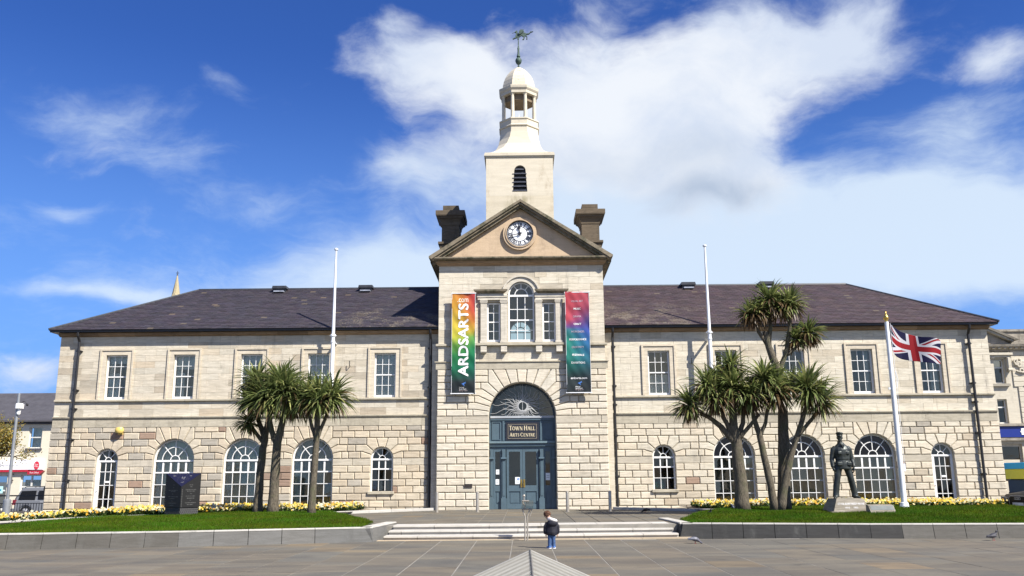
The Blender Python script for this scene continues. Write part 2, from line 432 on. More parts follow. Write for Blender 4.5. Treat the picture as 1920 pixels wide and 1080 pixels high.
def make_cream():
    # moss and damp below the louvred opening, faint joints low on the stage
    t = CREAM.node_tree; N = NT(t); p = t.nodes['Principled BSDF']; src = p.inputs['Base Color'].links[0].from_socket
    P = pos(N); sp = N.n('ShaderNodeSeparateXYZ'); N.put(sp.inputs[0], P)
    ax = N.m('ABSOLUTE', N.m('ADD', sp.outputs[0], .02))
    damp = N.m('MULTIPLY', N.m('MULTIPLY', N.ramp(ax, .85, .1), N.ramp(sp.outputs[2], 14.55, 13.9)), N.ramp(N.noise(N.scale(P, (2.4, 2.4, .7)), 1.6, 7, .7), .36, .60))
    c = N.mix(N.m('MULTIPLY', damp, .8), src, (.17, .15, .06))
    lich = N.m('MULTIPLY', N.ramp(sp.outputs[2], 19.9, 20.6), N.ramp(N.noise(P, 7, 7, .72), .56, .66))
    c = N.mix(N.m('MULTIPLY', lich, .55), c, (.27, .21, .12))
    edge = N.m('MULTIPLY', N.ramp(ax, 1.1, 1.55), N.ramp(N.noise(N.scale(P, (1, 1, .5)), 3.2, 7, .7), .52, .66))
    c = N.mix(N.m('MULTIPLY', edge, N.ramp(sp.outputs[2], 16.1, 13.0, False, 0, .6)), c, (.33, .27, .18))
    t.links.new(c, p.inputs['Base Color'])
make_cream()
def make_slate():
    m, t, p, N = mat_new('roof_slate')
    P = pos(N); c = N.mix(1, tintc(N), (1, 1, 1), 'MULTIPLY')
    c = N.mix(N.ramp(N.noise(P, 1.3, 5, .6), .35, .7), c, N.mix(1, c, (1.18, 1.08, 1.02), 'MULTIPLY'))
    # lichen: crusty patches near the tower and scattered spots
    sp = N.n('ShaderNodeSeparateXYZ'); N.put(sp.inputs[0], P)
    ax = N.m('ABSOLUTE', sp.outputs[0])
    near = N.m('MULTIPLY', N.ramp(ax, 11.0, 6.0), N.ramp(sp.outputs[2], 10.2, 8.7))
    spots = N.noise(P, 15, 7, .78)
    l1 = N.ramp(N.m('ADD', spots, N.m('MULTIPLY', N.m('MULTIPLY', near, N.ramp(N.noise(P, .9, 4, .6), .38, .62)), .19)), .625, .70)
    c = N.mix(N.m('MULTIPLY', l1, .6), c, N.mix(N.noise(P, 4, 2), (.22, .215, .185), (.24, .17, .09)))
    N.put(p.inputs['Base Color'], c); p.inputs['Roughness'].default_value = .62
    bump(N, p, N.noise(P, 40, 3), .3, .006)
    return m
SLATE = make_slate()

def make_glass(name, dark, refl, tintc_=(.96, 1.0, .98)):
    m = bpy.data.materials.new(name); m.use_nodes = True; t = m.node_tree; t.nodes.clear(); N = NT(t)
    o = N.n('ShaderNodeOutputMaterial'); tr = N.n('ShaderNodeBsdfTransparent'); gl = N.n('ShaderNodeBsdfGlossy')
    tr.inputs[0].default_value = tuple(x*dark for x in tintc_)+(1,); gl.inputs['Roughness'].default_value = .03
    gl.inputs['Color'].default_value = (.95, .80, .62, 1)
    # slightly uneven old glass
    b = N.n('ShaderNodeBump'); b.inputs['Strength'].default_value = .10; b.inputs['Distance'].default_value = .01
    N.put(b.inputs['Height'], N.noise(pos(N), 3.5, 2)); t.links.new(b.outputs[0], gl.inputs['Normal'])
    lw = N.n('ShaderNodeFresnel'); lw.inputs['IOR'].default_value = 1.5
    f = N.m('ADD', N.m('MULTIPLY', lw.outputs[0], 1.2), refl, clamp=True)
    mx = N.n('ShaderNodeMixShader'); N.put(mx.inputs[0], f)
    t.links.new(tr.outputs[0], mx.inputs[1]); t.links.new(gl.outputs[0], mx.inputs[2]); t.links.new(mx.outputs[0], o.inputs[0])
    return m
GLASS = make_glass('window_glass', .96, .03)
DARKGLASS = make_glass('dark_window_glass', .78, .02)
VIOLET = make_glass('violet_stained_glass', .55, .0, (.50, .42, .82))
CARGLASS = make_glass('car_glass', .3, .05)
CLEAR = make_glass('clear_acrylic', 1.0, .0, (.97, .97, .96))

def vcol(name, rough=.7, var=.12, vs=8, bmp=.0, spec=.3, transl=0):
    """colour comes from the pieces themselves"""
    m, t, p, N = mat_new(name)
    P = pos(N); c = tintc(N); f = N.ramp(N.noise(P, vs, 4, .6), .3, .7, False)
    c = N.mix(f, N.mix(1, c, (1-var,)*3, 'MULTIPLY'), N.mix(1, c, (1+var,)*3, 'MULTIPLY'))
    N.put(p.inputs['Base Color'], c); p.inputs['Roughness'].default_value = rough; p.inputs['Specular IOR Level'].default_value = spec
    if bmp: bump(N, p, N.noise(P, vs*5, 4, .6), bmp, .01)
    if transl:
        tl = N.n('ShaderNodeBsdfTranslucent'); N.put(tl.inputs[0], c)
        mx = N.n('ShaderNodeMixShader'); mx.inputs[0].default_value = transl
        o = [n for n in t.nodes if n.type == 'OUTPUT_MATERIAL'][0]
        t.links.new(p.outputs[0], mx.inputs[1]); t.links.new(tl.outputs[0], mx.inputs[2]); t.links.new(mx.outputs[0], o.inputs[0])
    return m
LEAF = vcol('sword_leaf', .42, .15, 5, 0, .5, .34)
GRASSM = vcol('grass_blade', .75, .28, .9, 0, .08, .25)
FLOWER = vcol('flower_petal', .7, .1, 9, 0, .3, .2)
CLOTH = vcol('printed_cloth', .75, .03, 5, 0, .2, .12)
PRINT = vcol('printed_panel', .55, .03, 5)
PAINT = vcol('car_paint', .35, .04, 3, 0, .12)
MISC = vcol('mixed_surface', .6, .1, 6)
BARK = None
def make_bark():
    m, t, p, N = mat_new('fissured_bark')
    P = pos(N); n = N.noise(N.scale(P, (1, 1, .35)), 22, 6, .7, .8)
    c = N.mix(N.ramp(n, .3, .7), (.045, .037, .026), (.145, .122, .086))
    c = N.mix(N.m('MULTIPLY', N.ramp(N.noise(P, 2.2, 4), .48, .7), .5), c, (.075, .085, .035))
    N.put(p.inputs['Base Color'], c); p.inputs['Roughness'].default_value = .95
    bump(N, p, n, .9, .03)
    return m
BARK = make_bark()
def make_paving():
    m, t, p, N = mat_new('sandstone_paving')
    P = pos(N); c = tintc(N)
    big = N.noise(N.scale(P, (.5, 1.2, 1)), .8, 6, .62, .8)
    c = N.mix(N.ramp(big, .34, .66), N.mix(1, c, (.78, .79, .82), 'MULTIPLY'), N.mix(1, c, (1.14, 1.12, 1.06), 'MULTIPLY'))
    c = N.mix(N.m('MULTIPLY', N.ramp(N.noise(N.scale(P, (.42, 1.6, 1)), 1.15, 7, .68, .6), .585, .69), .6), c, (.06, .054, .046))
    c = N.mix(N.m('MULTIPLY', N.ramp(N.noise(N.scale(P, (.3, 1.1, 1)), .75, 4, .6), .60, .72), .22), c, (.25, .20, .135))
    c = N.mix(N.ramp(N.noise(P, 26, 3, .7), .3, .7, False, 0, .3), c, N.mix(1, c, (.7, .7, .7), 'MULTIPLY'))
    N.put(p.inputs['Base Color'], c); p.inputs['Roughness'].default_value = .8; p.inputs['Specular IOR Level'].default_value = .3
    bump(N, p, N.noise(P, 18, 5, .65), .25, .01)
    return m
PAVE = make_paving()
JOINT = plain('pale_mortar', (.225, .21, .18), .95, 0, .2, 3)
SOIL = plain('dark_soil', (.045, .035, .025), .95, 0, .4, 5)
TURF = plain('turf', (.034, .056, .006), .95, 0, .35, 1.2, .4)
ASPH = plain('asphalt', (.055, .055, .056), .9, 0, .25, 3, .3)
EARTH = plain('town_ground', (.11, .105, .095), .95, 0, .2, .5)
# ================================================================== THE TOWN HALL
YW, YT = 38.0, 37.5            # wing wall face, tower wall face
TZ = .33                       # terrace level
hall = thing('town_hall', (0, 38, TZ), 'long pale stone town hall with central clock tower and dark slate roofs', 'town hall')
def jit(c, a, b=0):
    k = 1+random.uniform(-a, a); h = random.uniform(-b, b)
    return (c[0]*k*(1+h), c[1]*k, c[2]*k*(1-h))
def rust_tint(x, tower, arch=False):
    r = random.random()*(.9 if not arch else .7) + (.0 if not arch else .3)
    if tower: return jit((1.12, 1.10, 1.06), .05, .02) if r > .06 else jit((.92, .90, .86), .05)
    left = x < 0
    pr = (.085 if x < -10 else .035) if left else .02
    if r < pr: return jit((.60, .45, .39), .08, .03)
    if r < pr + (.22 if x < -13 else .12 if left else .05): return jit((.74, .73, .72), .07)
    if r < pr + (.36 if left else .12): return jit((.92, .86, .78), .06, .02)
    return jit((1.05, .99, .90), .07, .02) if left else jit((1.12, 1.09, 1.03), .05, .02)
def ash_tint(x):
    r = random.random()
    left = x < -4
    if left and r < .14: return jit((.78, .735, .68), .08, .03)
    if left and r < .26: return jit((.86, .84, .80), .06, .02)
    if left and r < .40: return jit((.98, .91, .82), .06, .02)
    if not left and r < .12: return jit((.93, .90, .84), .06, .02)
    return jit((1.03, 1.01, .97), .05, .015) if left else jit((1.10, 1.09, 1.05), .035, .01)

def fill_row(a, b, z0, z1, L, off, out, maker):
    xs = [a]; k = math.floor((a-off)/L)
    while True:
        x = off + k*L
        if x > b-.2: break
        if x > a+.2: xs.append(x + random.uniform(-.06, .06)*min(L, 1))
        k += 1
    xs.append(b)
    for p, q in zip(xs, xs[1:]): out.append(maker([(p, z0), (q, z0), (q, z1), (p, z1)]))
def free(x0, x1, forb):
    cur = x0; res = []
    for a, b in sorted(forb):
        if a > cur+.03: res.append((cur, min(a, x1)))
        cur = max(cur, b)
    if cur < x1-.03: res.append((cur, x1))
    return [(a, b) for a, b in res if b-a > .05]
def rust_zone(rows, x0, x1, ops, L, tower):
    out = []                                     # (loop, tint, band?)
    zs_all = sorted(set([r[0] for r in rows]+[r[1] for r in rows]))
    for o in ops:
        cx, hw, zs, r, R2, zT, nc = o['cx'], o['hw'], o['zs'], o['r'], o['R2'], o['zT'], o['nc']
        o['P'] = {}
        for z in zs_all:
            dz = z-zs
            if -.01 <= dz <= R2*math.sin(rad(50)): o['P'][z] = (math.sqrt(R2*R2-dz*dz), dz)
        o['last'] = max(o['P'])
        lx, lz = o['P'][o['last']]; al = math.atan2(lz, lx)
        E = [al+(PI-2*al)*i/nc for i in range(nc+1)]
        for i in range(nc):
            a, b = E[i], E[i+1]
            inner = [(r*math.cos(b+(a-b)*k/3), r*math.sin(b+(a-b)*k/3)) for k in range(4)]
            def top(t, ed):
                if ed: s = 1 if t < PI/2 else -1; return [(s*lx, lz), (s*lx, zT-zs)]
                k = (zT-zs)/math.sin(t); return [(k*math.cos(t), zT-zs)]
            ta = top(a, i == 0); tb = top(b, i == nc-1)
            loop = inner + ta + tb[::-1]
            out.append(([(cx+p[0], zs+p[1]) for p in loop], rust_tint(cx, tower, True), False))
    for i, (z0, z1, kind) in enumerate(rows):
        forb = []
        for o in ops:
            cx, hw, zs, r = o['cx'], o['hw'], o['zs'], o['r']
            if z1 <= zs+.01:
                if z1 > o['zb']+.02: forb.append((cx-hw, cx+hw))
            elif z1 <= o['last']+.01:
                P1 = o['P'][z1]; a1 = math.atan2(P1[1], P1[0])
                dz0 = z0-zs
                if dz0 > .005: P0 = o['P'][z0]; a0 = math.atan2(P0[1], P0[0])
                else: P0 = None; a0 = 0
                xe = max(P1[0], P0[0] if P0 else 0)+.08+.22*(i % 2)
                inner = [(r*math.cos(a0+(a1-a0)*k/3), r*math.sin(a0+(a1-a0)*k/3)) for k in range(4)]
                loop = ([(hw, dz0)] if dz0 < -.005 else []) + inner + [P1, (xe, P1[1]), (xe, dz0)] + ([P0] if P0 else [])
                for s in (1, -1):
                    out.append(([(cx+s*p[0], zs+p[1]) for p in loop], rust_tint(cx, tower, True) if kind != 'band' else (1, 1, 1), kind == 'band'))
                forb.append((cx-xe, cx+xe))
            elif z1 <= o['zT']+.01: forb.append((cx-o['P'][o['last']][0], cx+o['P'][o['last']][0]))
        for a, b in free(x0, x1, forb):
            if kind == 'band': fill_row(a, b, z0, z1, 2.1, .3+.9*(i % 2), out, lambda l: (l, jit((.90, .88, .84), .06), True))
            else: fill_row(a, b, z0, z1, L, L*.5*(i % 2), out, lambda l: (l, rust_tint(sum(p[0] for p in l)/4, tower), False))
    return out

RUST, ASHL = [], []            # (loop, tint, face y, relief, half joint, chamfer)
BAND0, BAND1 = 3.85, 4.17
H = .289
wing_rows = [(TZ-.05, .437, 'plinth')] + [(.437+H*i, .437+H*(i+1), 'row') for i in range(6)] + [(.437+6*H, 2.46, 'band')] + [(2.46+H*i, 2.46+H*(i+1), 'row') for i in range(4)] + [(2.46+4*H, BAND0, 'row')]
# wing courses: make the impost band a clean .29 high
def openings(sg):
    o = []
    for c in (14.87, 11.87, 8.94): o.append(dict(cx=sg*c, hw=.87, zb=.40, zs=2.46, r=.87, R2=1.20, zT=BAND0, nc=5, kind='big'))
    o.append(dict(cx=sg*5.98, hw=.47, zb=1.10, zs=2.46, r=.47, R2=.88, zT=2.46+3*H, nc=3, kind='small'))
    o.append(dict(cx=sg*17.72, hw=.47, zb=.30, zs=2.46, r=.47, R2=.88, zT=2.46+3*H, nc=3, kind='door'))
    return sorted(o, key=lambda a: a['cx'])
UPW = (5.93, 8.83, 11.75, 14.69, 17.65)
UW, UZ0, UZ1 = .47, 5.05, 6.97
AR = .25                                          # architrave width
backing = MB()
def arch_hole(cx, hw, zb, zs, r, n=20):
    return [(cx-hw, zb), (cx+hw, zb)] + [(cx+r*math.cos(PI*i/n), zs+r*math.sin(PI*i/n)) for i in range(n+1)]
def rect(x0, x1, z0, z1): return [(x0, z0), (x1, z0), (x1, z1), (x0, z1)]
wall_tint = (.80, .78, .74)
for sg in (-1, 1):
    ops = openings(sg); xa, xb = (-20.2, -3.4) if sg < 0 else (3.4, 20.2)
    holes = [arch_hole(o['cx'], o['hw'], o['zb'], o['zs'], o['r']) for o in ops] + [rect(sg*c-UW, sg*c+UW, UZ0, UZ1) for c in UPW]
    backing.ext(rect(xa, xb, -.65, 7.92), YW, YW+.34, holes, wall_tint)
    for loop, t, band in rust_zone(wing_rows, xa-(.05 if sg < 0 else 0), xb+(.05 if sg > 0 else 0), ops, .62, False):
        RUST.append((loop, t, YW, .030 if band else .048, .006 if band else .011, .012 if band else .024))
    # plain ashlar above the band and round the upper windows
    for i, (z0, z1) in enumerate([(4.30, 4.61), (4.61, 4.93)]):
        tmp = []; fill_row(xa, xb, z0, z1, 1.0, .5*(i % 2)+.1, tmp, lambda l: (l, ash_tint(l[0][0])))
        ASHL += [(l, t, YW, .009, .0022, .004) for l, t in tmp]
    zt = [5.04+i*.272 for i in range(9)]+[7.5, 7.78]
    for i, (z0, z1) in enumerate(zip(zt, zt[1:])):
        forb = [(sg*c-UW-AR, sg*c+UW+AR) for c in UPW] if z1 < 7.25 else []
        for a, b in free(xa, xb, forb):
            tmp = []; fill_row(a, b, z0, z1, .92, .46*(i % 2)+.13, tmp, lambda l: (l, ash_tint(l[0][0])))
            ASHL += [(l, t, YW, .009, .0022, .004) for l, t in tmp]
# tower
DOOR = dict(cx=0, hw=1.41, zb=.2, zs=4.17, r=1.41, R2=2.03, zT=6.16, nc=7, kind='door')
K = (6.16-BAND1)/7
trow = [(TZ-.05, .45, 'plinth')] + [(.45+H*i, .45+H*(i+1), 'row') for i in range(11)] + [(.45+11*H, BAND0, 'row'), (BAND0, BAND1, 'band')] + [(BAND1+K*i, BAND1+K*(i+1), 'row') for i in range(7)]
for loop, t, band in rust_zone(trow, -3.62, 3.62, [DOOR], .80, True):
    RUST.append((loop, t, YT, .040 if band else .052, .006 if band else .012, .012 if band else .026))
VW, VS = .56, .285
backing.ext(rect(-3.58, 3.58, -.3, 11.0), YT, YT+.4, [arch_hole(0, 1.41, .2, 4.17, 1.41, 28), arch_hole(0, VW, 7.34, 9.50, VW), rect(-1.20-VS, -1.20+VS, 7.34, 9.08), rect(1.20-VS, 1.20+VS, 7.34, 9.08)], wall_tint)
for i, (z0, z1) in enumerate([(6.50, 6.82), (6.82, 7.14)]):
    tmp = []; fill_row(-3.58, 3.58, z0, z1, .95, .47*(i % 2)+.1, tmp, lambda l: (l, ash_tint(l[0][0])))
    ASHL += [(l, t, YT, .010, .0022, .004) for l, t in tmp]
zt = [7.27+i*.29 for i in range(13)]
for i, (z0, z1) in enumerate(zip(zt, zt[1:])):
    if z0 < 9.6: forb = [(-1.80, 1.80)]
    elif z0 < 10.2: forb = [(-.80, .80)] if z0 < 9.9 else [(-.6, .6)]
    else: forb = []
    for a, b in free(-3.58, 3.58, forb):
        tmp = []; fill_row(a, b, z0, z1, .92, .46*(i % 2)+.2, tmp, lambda l: (l, ash_tint(l[0][0])))
        ASHL += [(l, t, YT, .010, .0022, .004) for l, t in tmp]
def emit_blocks(lst, name, limit, mat):
    lst = sorted(lst, key=lambda b: -abs(area(b[0])))
    rest = MB()
    for i, (loop, t, yf, pr, jt, ch) in enumerate(lst):
        if abs(area(loop)) < .004: continue
        if i < limit:
            m = MB().block(loop, yf, pr, jt, ch, t)
            cx = sum(p[0] for p in loop)/len(loop); cz = sum(p[1] for p in loop)/len(loop)
            m.build(name, mat, hall, (cx, yf, cz))
        else: rest.block(loop, yf, pr, jt, ch, t)
    if rest.v: rest.build(name, mat, hall, (0, 38, 2), kind='stuff')
emit_blocks(RUST, 'rusticated_block', 300, STONE)
emit_blocks(ASHL, 'ashlar_block', 300, STONE)

# rest of the shell: end walls, back, tower sides
b = backing
for s in (-1, 1):
    b.box(min(s*20.2, s*19.85), max(s*20.2, s*19.85), YW+.34, 46.4, -.65, 7.92, wall_tint)
    b.box(min(s*3.58, s*3.2), max(s*3.58, s*3.2), YT+.4, 45, -.3, 11.0, (1, .98, .94))
for s in (-1, 1): xs = sorted((s*3.60, s*3.86)); b.box(xs[0], xs[1], 37.76, 38.0, -.3, 7.3, (1.08, 1.05, 1.0))
b.box(-20.2, 20.2, 46.4, 46.7, -.65, 7.92, wall_tint)
b.build('wall', STONE, hall, (0, 38, TZ))
# interior partitions, floors
n = MB()
for s in (-1, 1):
    xs = sorted((s*3.6, s*19.8))
    n.box(xs[0], xs[1], 40.6, 40.7, -.5, 7.9); n.box(xs[0], xs[1], 38.36, 40.6, 4.35, 4.6); n.box(xs[0], xs[1], 38.36, 40.6, .1, .3); n.box(xs[0], xs[1], 38.36, 40.6, 7.6, 7.8)
    for x in (7.4, 10.4, 13.3, 16.3): n.box(s*x-.06, s*x+.06, 38.36, 40.6, .3, 4.35)
n.box(-3.1, 3.1, 40.6, 40.7, .3, 10.9); n.box(-3.1, 3.1, 38.0, 40.6, 6.6, 6.8); n.box(-3.1, 3.1, 37.95, 40.6, .1, .32)
n.build('interior_wall', INNER, hall, (0, 40, TZ))

# string courses, bands and mouldings
def moulding(mb, x0, x1, yf, prof, col=(1, 1, 1), ends=True):
    """profile: list of (projection, z) from bottom to top, swept along x; the ends return"""
    v = []
    pr = [(0, prof[0][1])] + list(prof) + [(0, prof[-1][1])]
    n = len(pr)
    for x, e in ((x0, -1), (x1, 1)):
        for p, z in pr: v.append((x + (e*p if ends else 0), yf-p, z))
    f = [(i, i+n, i+n+1, i+1) for i in range(n-1)] + [tuple(range(n-1, -1, -1)), tuple(range(n, 2*n))]
    mb.add(v, f, col)
for s in (-1, 1):
    xs = sorted((s*3.66, s*20.2))
    for nm, prof in (('sill_band', [(.05, 4.93), (.11, 4.955), (.11, 5.02), (.04, 5.04)]), ('string_course', [(.055, 4.17), (.07, 4.19), (.11, 4.24), (.12, 4.29), (.02, 4.305)]), ('string_course', [(.05, BAND0-.005), (.05, BAND1)])):
        m = MB()
        x = xs[0]
        while x < xs[1]-.1:
            w = min(random.uniform(1.6, 2.4), xs[1]-x)
            if xs[1]-x-w < .6: w = xs[1]-x
            k = random.uniform(.86, 1.08)
            moulding(m, x+.004, x+w-.004, YW, prof, (k, k, k), False); x += w
        m.build(nm, STRING, hall, (s*12, YW, 4.5))
m = MB(); moulding(m, -3.62, 3.62, YT, [(.055, 6.16), (.055, 6.44), (.10, 6.46), (.10, 6.50), (.02, 6.51)], (.95, .95, .95))
m.build('string_course', STRING, hall, (0, YT, 6.3))
m = MB()
moulding(m, -3.58, -1.83, YT, [(.05, 7.14), (.10, 7.17), (.10, 7.25), (.02, 7.27)]); moulding(m, 1.83, 3.58, YT, [(.05, 7.14), (.10, 7.17), (.10, 7.25), (.02, 7.27)])
moulding(m, -1.80, 1.80, YT, [(.10, 7.14), (.22, 7.17), (.22, 7.26), (.10, 7.28)])
m.build('sill_band', STRING, hall, (0, YT, 7.2))
# sills of the small windows
for s in (-1, 1):
    m = MB(); m.bbox(s*5.98-.56, s*5.98+.56, YW-.13, YW+.1, .985, 1.095, .012); m.build('window_sill', STRING, hall, (s*5.98, YW, 1))

# eaves
for s in (-1, 1):
    xs = sorted((s*3.6, s*20.25)); m = MB(); x = xs[0]
    while x < xs[1]-.1:
        w = min(random.uniform(1.2, 1.8), xs[1]-x)
        if xs[1]-x-w < .5: w = xs[1]-x
        k = random.uniform(.75, 1.25); moulding(m, x+.003, x+w-.003, YW, [(.04, 7.78), (.16, 7.83), (.20, 7.93)], (k, k*.97, k*.94), False); x += w
    m.build('eaves_course', EAVE, hall, (s*12, YW, 7.85))
    g = MB(); xs = sorted((s*3.62, s*20.52))
    g.box(xs[0], xs[1], 37.66, 38.0, 7.945, 7.985); g.box(xs[0], xs[1], 37.60, 37.66, 7.94, 8.045); g.box(xs[0], xs[1], 37.57, 37.6, 8.0, 8.045)
    if s < 0: g.box(-20.52, -20.25, 38.0, 46.9, 7.945, 8.04)
    else: g.box(20.25, 20.52, 38.0, 46.9, 7.945, 8.04)
    g.build('gutter', BLACK, hall, (s*12, 37.7, 8))
    for x in (19.30, 3.95):
        d = MB(); X = s*x
        d.tube([(X, 37.64, 7.94), (X, 37.66, 7.80), (X, 37.84, 7.55), (X, 37.84, 7.2), (X, 37.84, .38)], .058, 10)
        for z in (7.1, 5.4, 4.6, 3.3, 1.6): d.tube([(X, 37.84, z), (X, 37.84, z+.09)], .075, 10); d.box(X-.12, X+.12, 37.86, 37.99, z+.02, z+.07)
        d.build('downpipe', BLACK, hall, (X, 37.84, .4))

# wing roofs with real slates on the front slopes
RZ0, RZ1, RY0, RY1, RXE, RXR = 8.03, 10.74, 37.56, 42.2, 20.55, 15.85
for s in (-1, 1):
    r = MB()
    P = [(s*RXE, RY0, RZ0), (s*3.3, RY0, RZ0), (s*3.3, RY1, RZ1), (s*RXR, RY1, RZ1), (s*RXE, 46.84, RZ0), (s*3.3, 46.84, RZ0)]
    r.add(P, [(0, 1, 2, 3), (3, 2, 5, 4), (0, 3, 4), (0, 4, 5, 1)], (.05, .045, .048))
    roof = r.build('roof', SLATE, hall, (s*12, 42, 9))
    sl_ = MB(); nrow = 30; L = math.hypot(RY1-RY0, RZ1-RZ0); dy, dz = (RY1-RY0)/L, (RZ1-RZ0)/L
    for j in range(nrow):
        t0, t1 = L*j/nrow-.02, L*(j+1)/nrow+.03
        xo = RXE-(RXE-RXR)*(j+.5)/nrow-.02
        x = 3.40+(.14 if j % 2 else 0)
        while x < xo:
            w = min(.28, xo-x)
            if w > .04:
                h0 = .034+random.uniform(-.005, .007); h1 = .012
                k = random.uniform(.82, 1.16); c = (.052*k, .043*k*random.uniform(.94, 1.04), .048*k*random.uniform(.92, 1.06))
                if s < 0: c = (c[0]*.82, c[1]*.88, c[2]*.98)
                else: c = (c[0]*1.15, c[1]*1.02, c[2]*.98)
                if random.random() < .008: c = (.11, .09, .07)
                xa, xb = s*(x+.004), s*(x+w-.004)
                def q(X, t, h): return (X, RY0+dy*t-dz*h, RZ0+dz*t+dy*h)
                sl_.add([q(xa, t0, h0), q(xb, t0, h0), q(xb, t1, h1), q(xa, t1, h1), q(xa, t0, .0), q(xb, t0, .0)], [(0, 1, 2, 3) if s > 0 else (3, 2, 1, 0), (0, 4, 5, 1)], c)
            x += .28
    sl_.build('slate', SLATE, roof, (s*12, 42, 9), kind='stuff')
    cp = MB(); cp.tube([(s*3.4, RY1, RZ1+.0), (s*RXR, RY1, RZ1+.0)], .075, 8); cp.tube([(s*RXR, RY1, RZ1), (s*RXE, RY0, RZ0+.03)], .065, 8); cp.tube([(s*RXR, RY1, RZ1), (s*RXE, 46.84, RZ0+.03)], .065, 8)
    cp.build('ridge_capping', LEAD, roof, (s*12, 42, 10))
    for x in ((-11.75, -7.55) if s < 0 else (8.1, 11.88)):
        v = MB(); v.box(x-.30, x+.30, 41.75, 42.1, 10.40, 10.70, (.9,)*3); v.ext([(x-.36, 10.69), (x+.36, 10.69), (x+.33, 10.82), (x-.33, 10.82)], 41.66, 42.2); v.box(x-.24, x+.24, 41.55, 41.76, 10.50, 10.56, (8, 8, 8))
        v.build('roof_vent', LEAD, roof, (x, 42, 10.7))

# ------------------------------------------------------------------ windows
def fit_pane(par, glass, loop, y, cx, cz, col=(1, 1, 1)):
    MB().ext(loop, y, y+.008, (), col).build('pane', glass, par, (cx, y, cz))
_rp = {}
def rect_pane(par, glass, x0, x1, z0, z1, y):
    key = (round(x1-x0, 3), round(z1-z0, 3), glass.name)
    if key not in _rp:
        w, h = (x1-x0)/2, (z1-z0)/2
        me = MB().box(-w, w, 0, .008, -h, h).mesh('pane'); me.materials.append(glass); _rp[key] = me
    o = link(bpy.data.objects.new('pane', _rp[key]), par, ((x0+x1)/2, y, (z0+z1)/2)); o.rotation_euler = (random.uniform(-.014, .014), 0, random.uniform(-.012, .012))   # old panes never sit quite true
def sash(cx, hw, z0, z1, cols, rows, y, glass=GLASS, meet=None, parent=None, name='window'):
    f = MB(); fw = .065
    f.box(cx-hw, cx-hw+fw, y-.05, y+.06, z0, z1); f.box(cx+hw-fw, cx+hw, y-.05, y+.06, z0, z1)
    f.box(cx-hw+fw, cx+hw-fw, y-.06, y+.06, z0, z0+.10); f.box(cx-hw+fw, cx+hw-fw, y-.05, y+.06, z1-.06, z1)
    xa, xb, za, zb = cx-hw+fw, cx+hw-fw, z0+.10, z1-.06
    zm = za+(zb-za)*(meet if meet else .5)
    f.box(xa, xb, y-.035, y+.05, zm-.025, zm+.025)
    bw = .011
    for i in range(1, cols): x = xa+(xb-xa)*i/cols; f.box(x-bw, x+bw, y-.015, y+.028, za, zm-.025); f.box(x-bw, x+bw, y-.03, y+.012, zm+.025, zb)
    r1 = round(rows*(meet if meet else .5)); zz = []
    for k, (p, q, nr, yo) in enumerate(((za, zm-.025, r1, 0), (zm+.025, zb, rows-r1, -.02))):
        for i in range(1, nr): z = p+(q-p)*i/nr; f.box(xa, xb, y+yo-.013, y+yo+.026, z-bw, z+bw)
        for i in range(nr): zz.append((p+(q-p)*i/nr, p+(q-p)*(i+1)/nr, yo))
    w = f.build(name, WHITE, parent or hall, (cx, y, z0))
    for (p, q, yo) in zz:
        for i in range(cols): rect_pane(w, glass, xa+(xb-xa)*i/cols+bw, xa+(xb-xa)*(i+1)/cols-bw, p+bw, q-bw, y+yo+.005)
    return w
def fan(f, cx, zs, r, y, rings, spokes, bw):
    """arched head: outer rim, concentric ring bars, spokes; returns pane outlines"""
    f.arc(cx, zs, r-.06, r, 0, PI, y-.05, y+.06, 24)
    R = [rings[0]] + list(rings[1:])
    for rr in R: f.arc(cx, zs, rr-bw, rr+bw, 0, PI, y-.017, y+.028, 20)
    ro = r-.06; loops = []
    for a in spokes: f.bar((cx+R[0]*math.cos(a), zs+R[0]*math.sin(a)), (cx+ro*math.cos(a), zs+ro*math.sin(a)), bw*2, y-.015, y+.026)
    A = [0]+list(spokes)+[PI]; RR = R+[ro]
    loops.append([(cx+(R[0]-bw)*math.cos(PI*i/8), zs+(R[0]-bw)*math.sin(PI*i/8)) for i in range(9)])
    for p, q in zip(RR, RR[1:]):
        for a, b_ in zip(A, A[1:]):
            p0 = p+bw; q0 = q-bw*.5
            loops.append([(cx+p0*math.cos(a+(b_-a)*i/5), zs+p0*math.sin(a+(b_-a)*i/5)) for i in range(6)][::-1] + [(cx+q0*math.cos(a+(b_-a)*i/5), zs+q0*math.sin(a+(b_-a)*i/5)) for i in range(6)])
    return loops
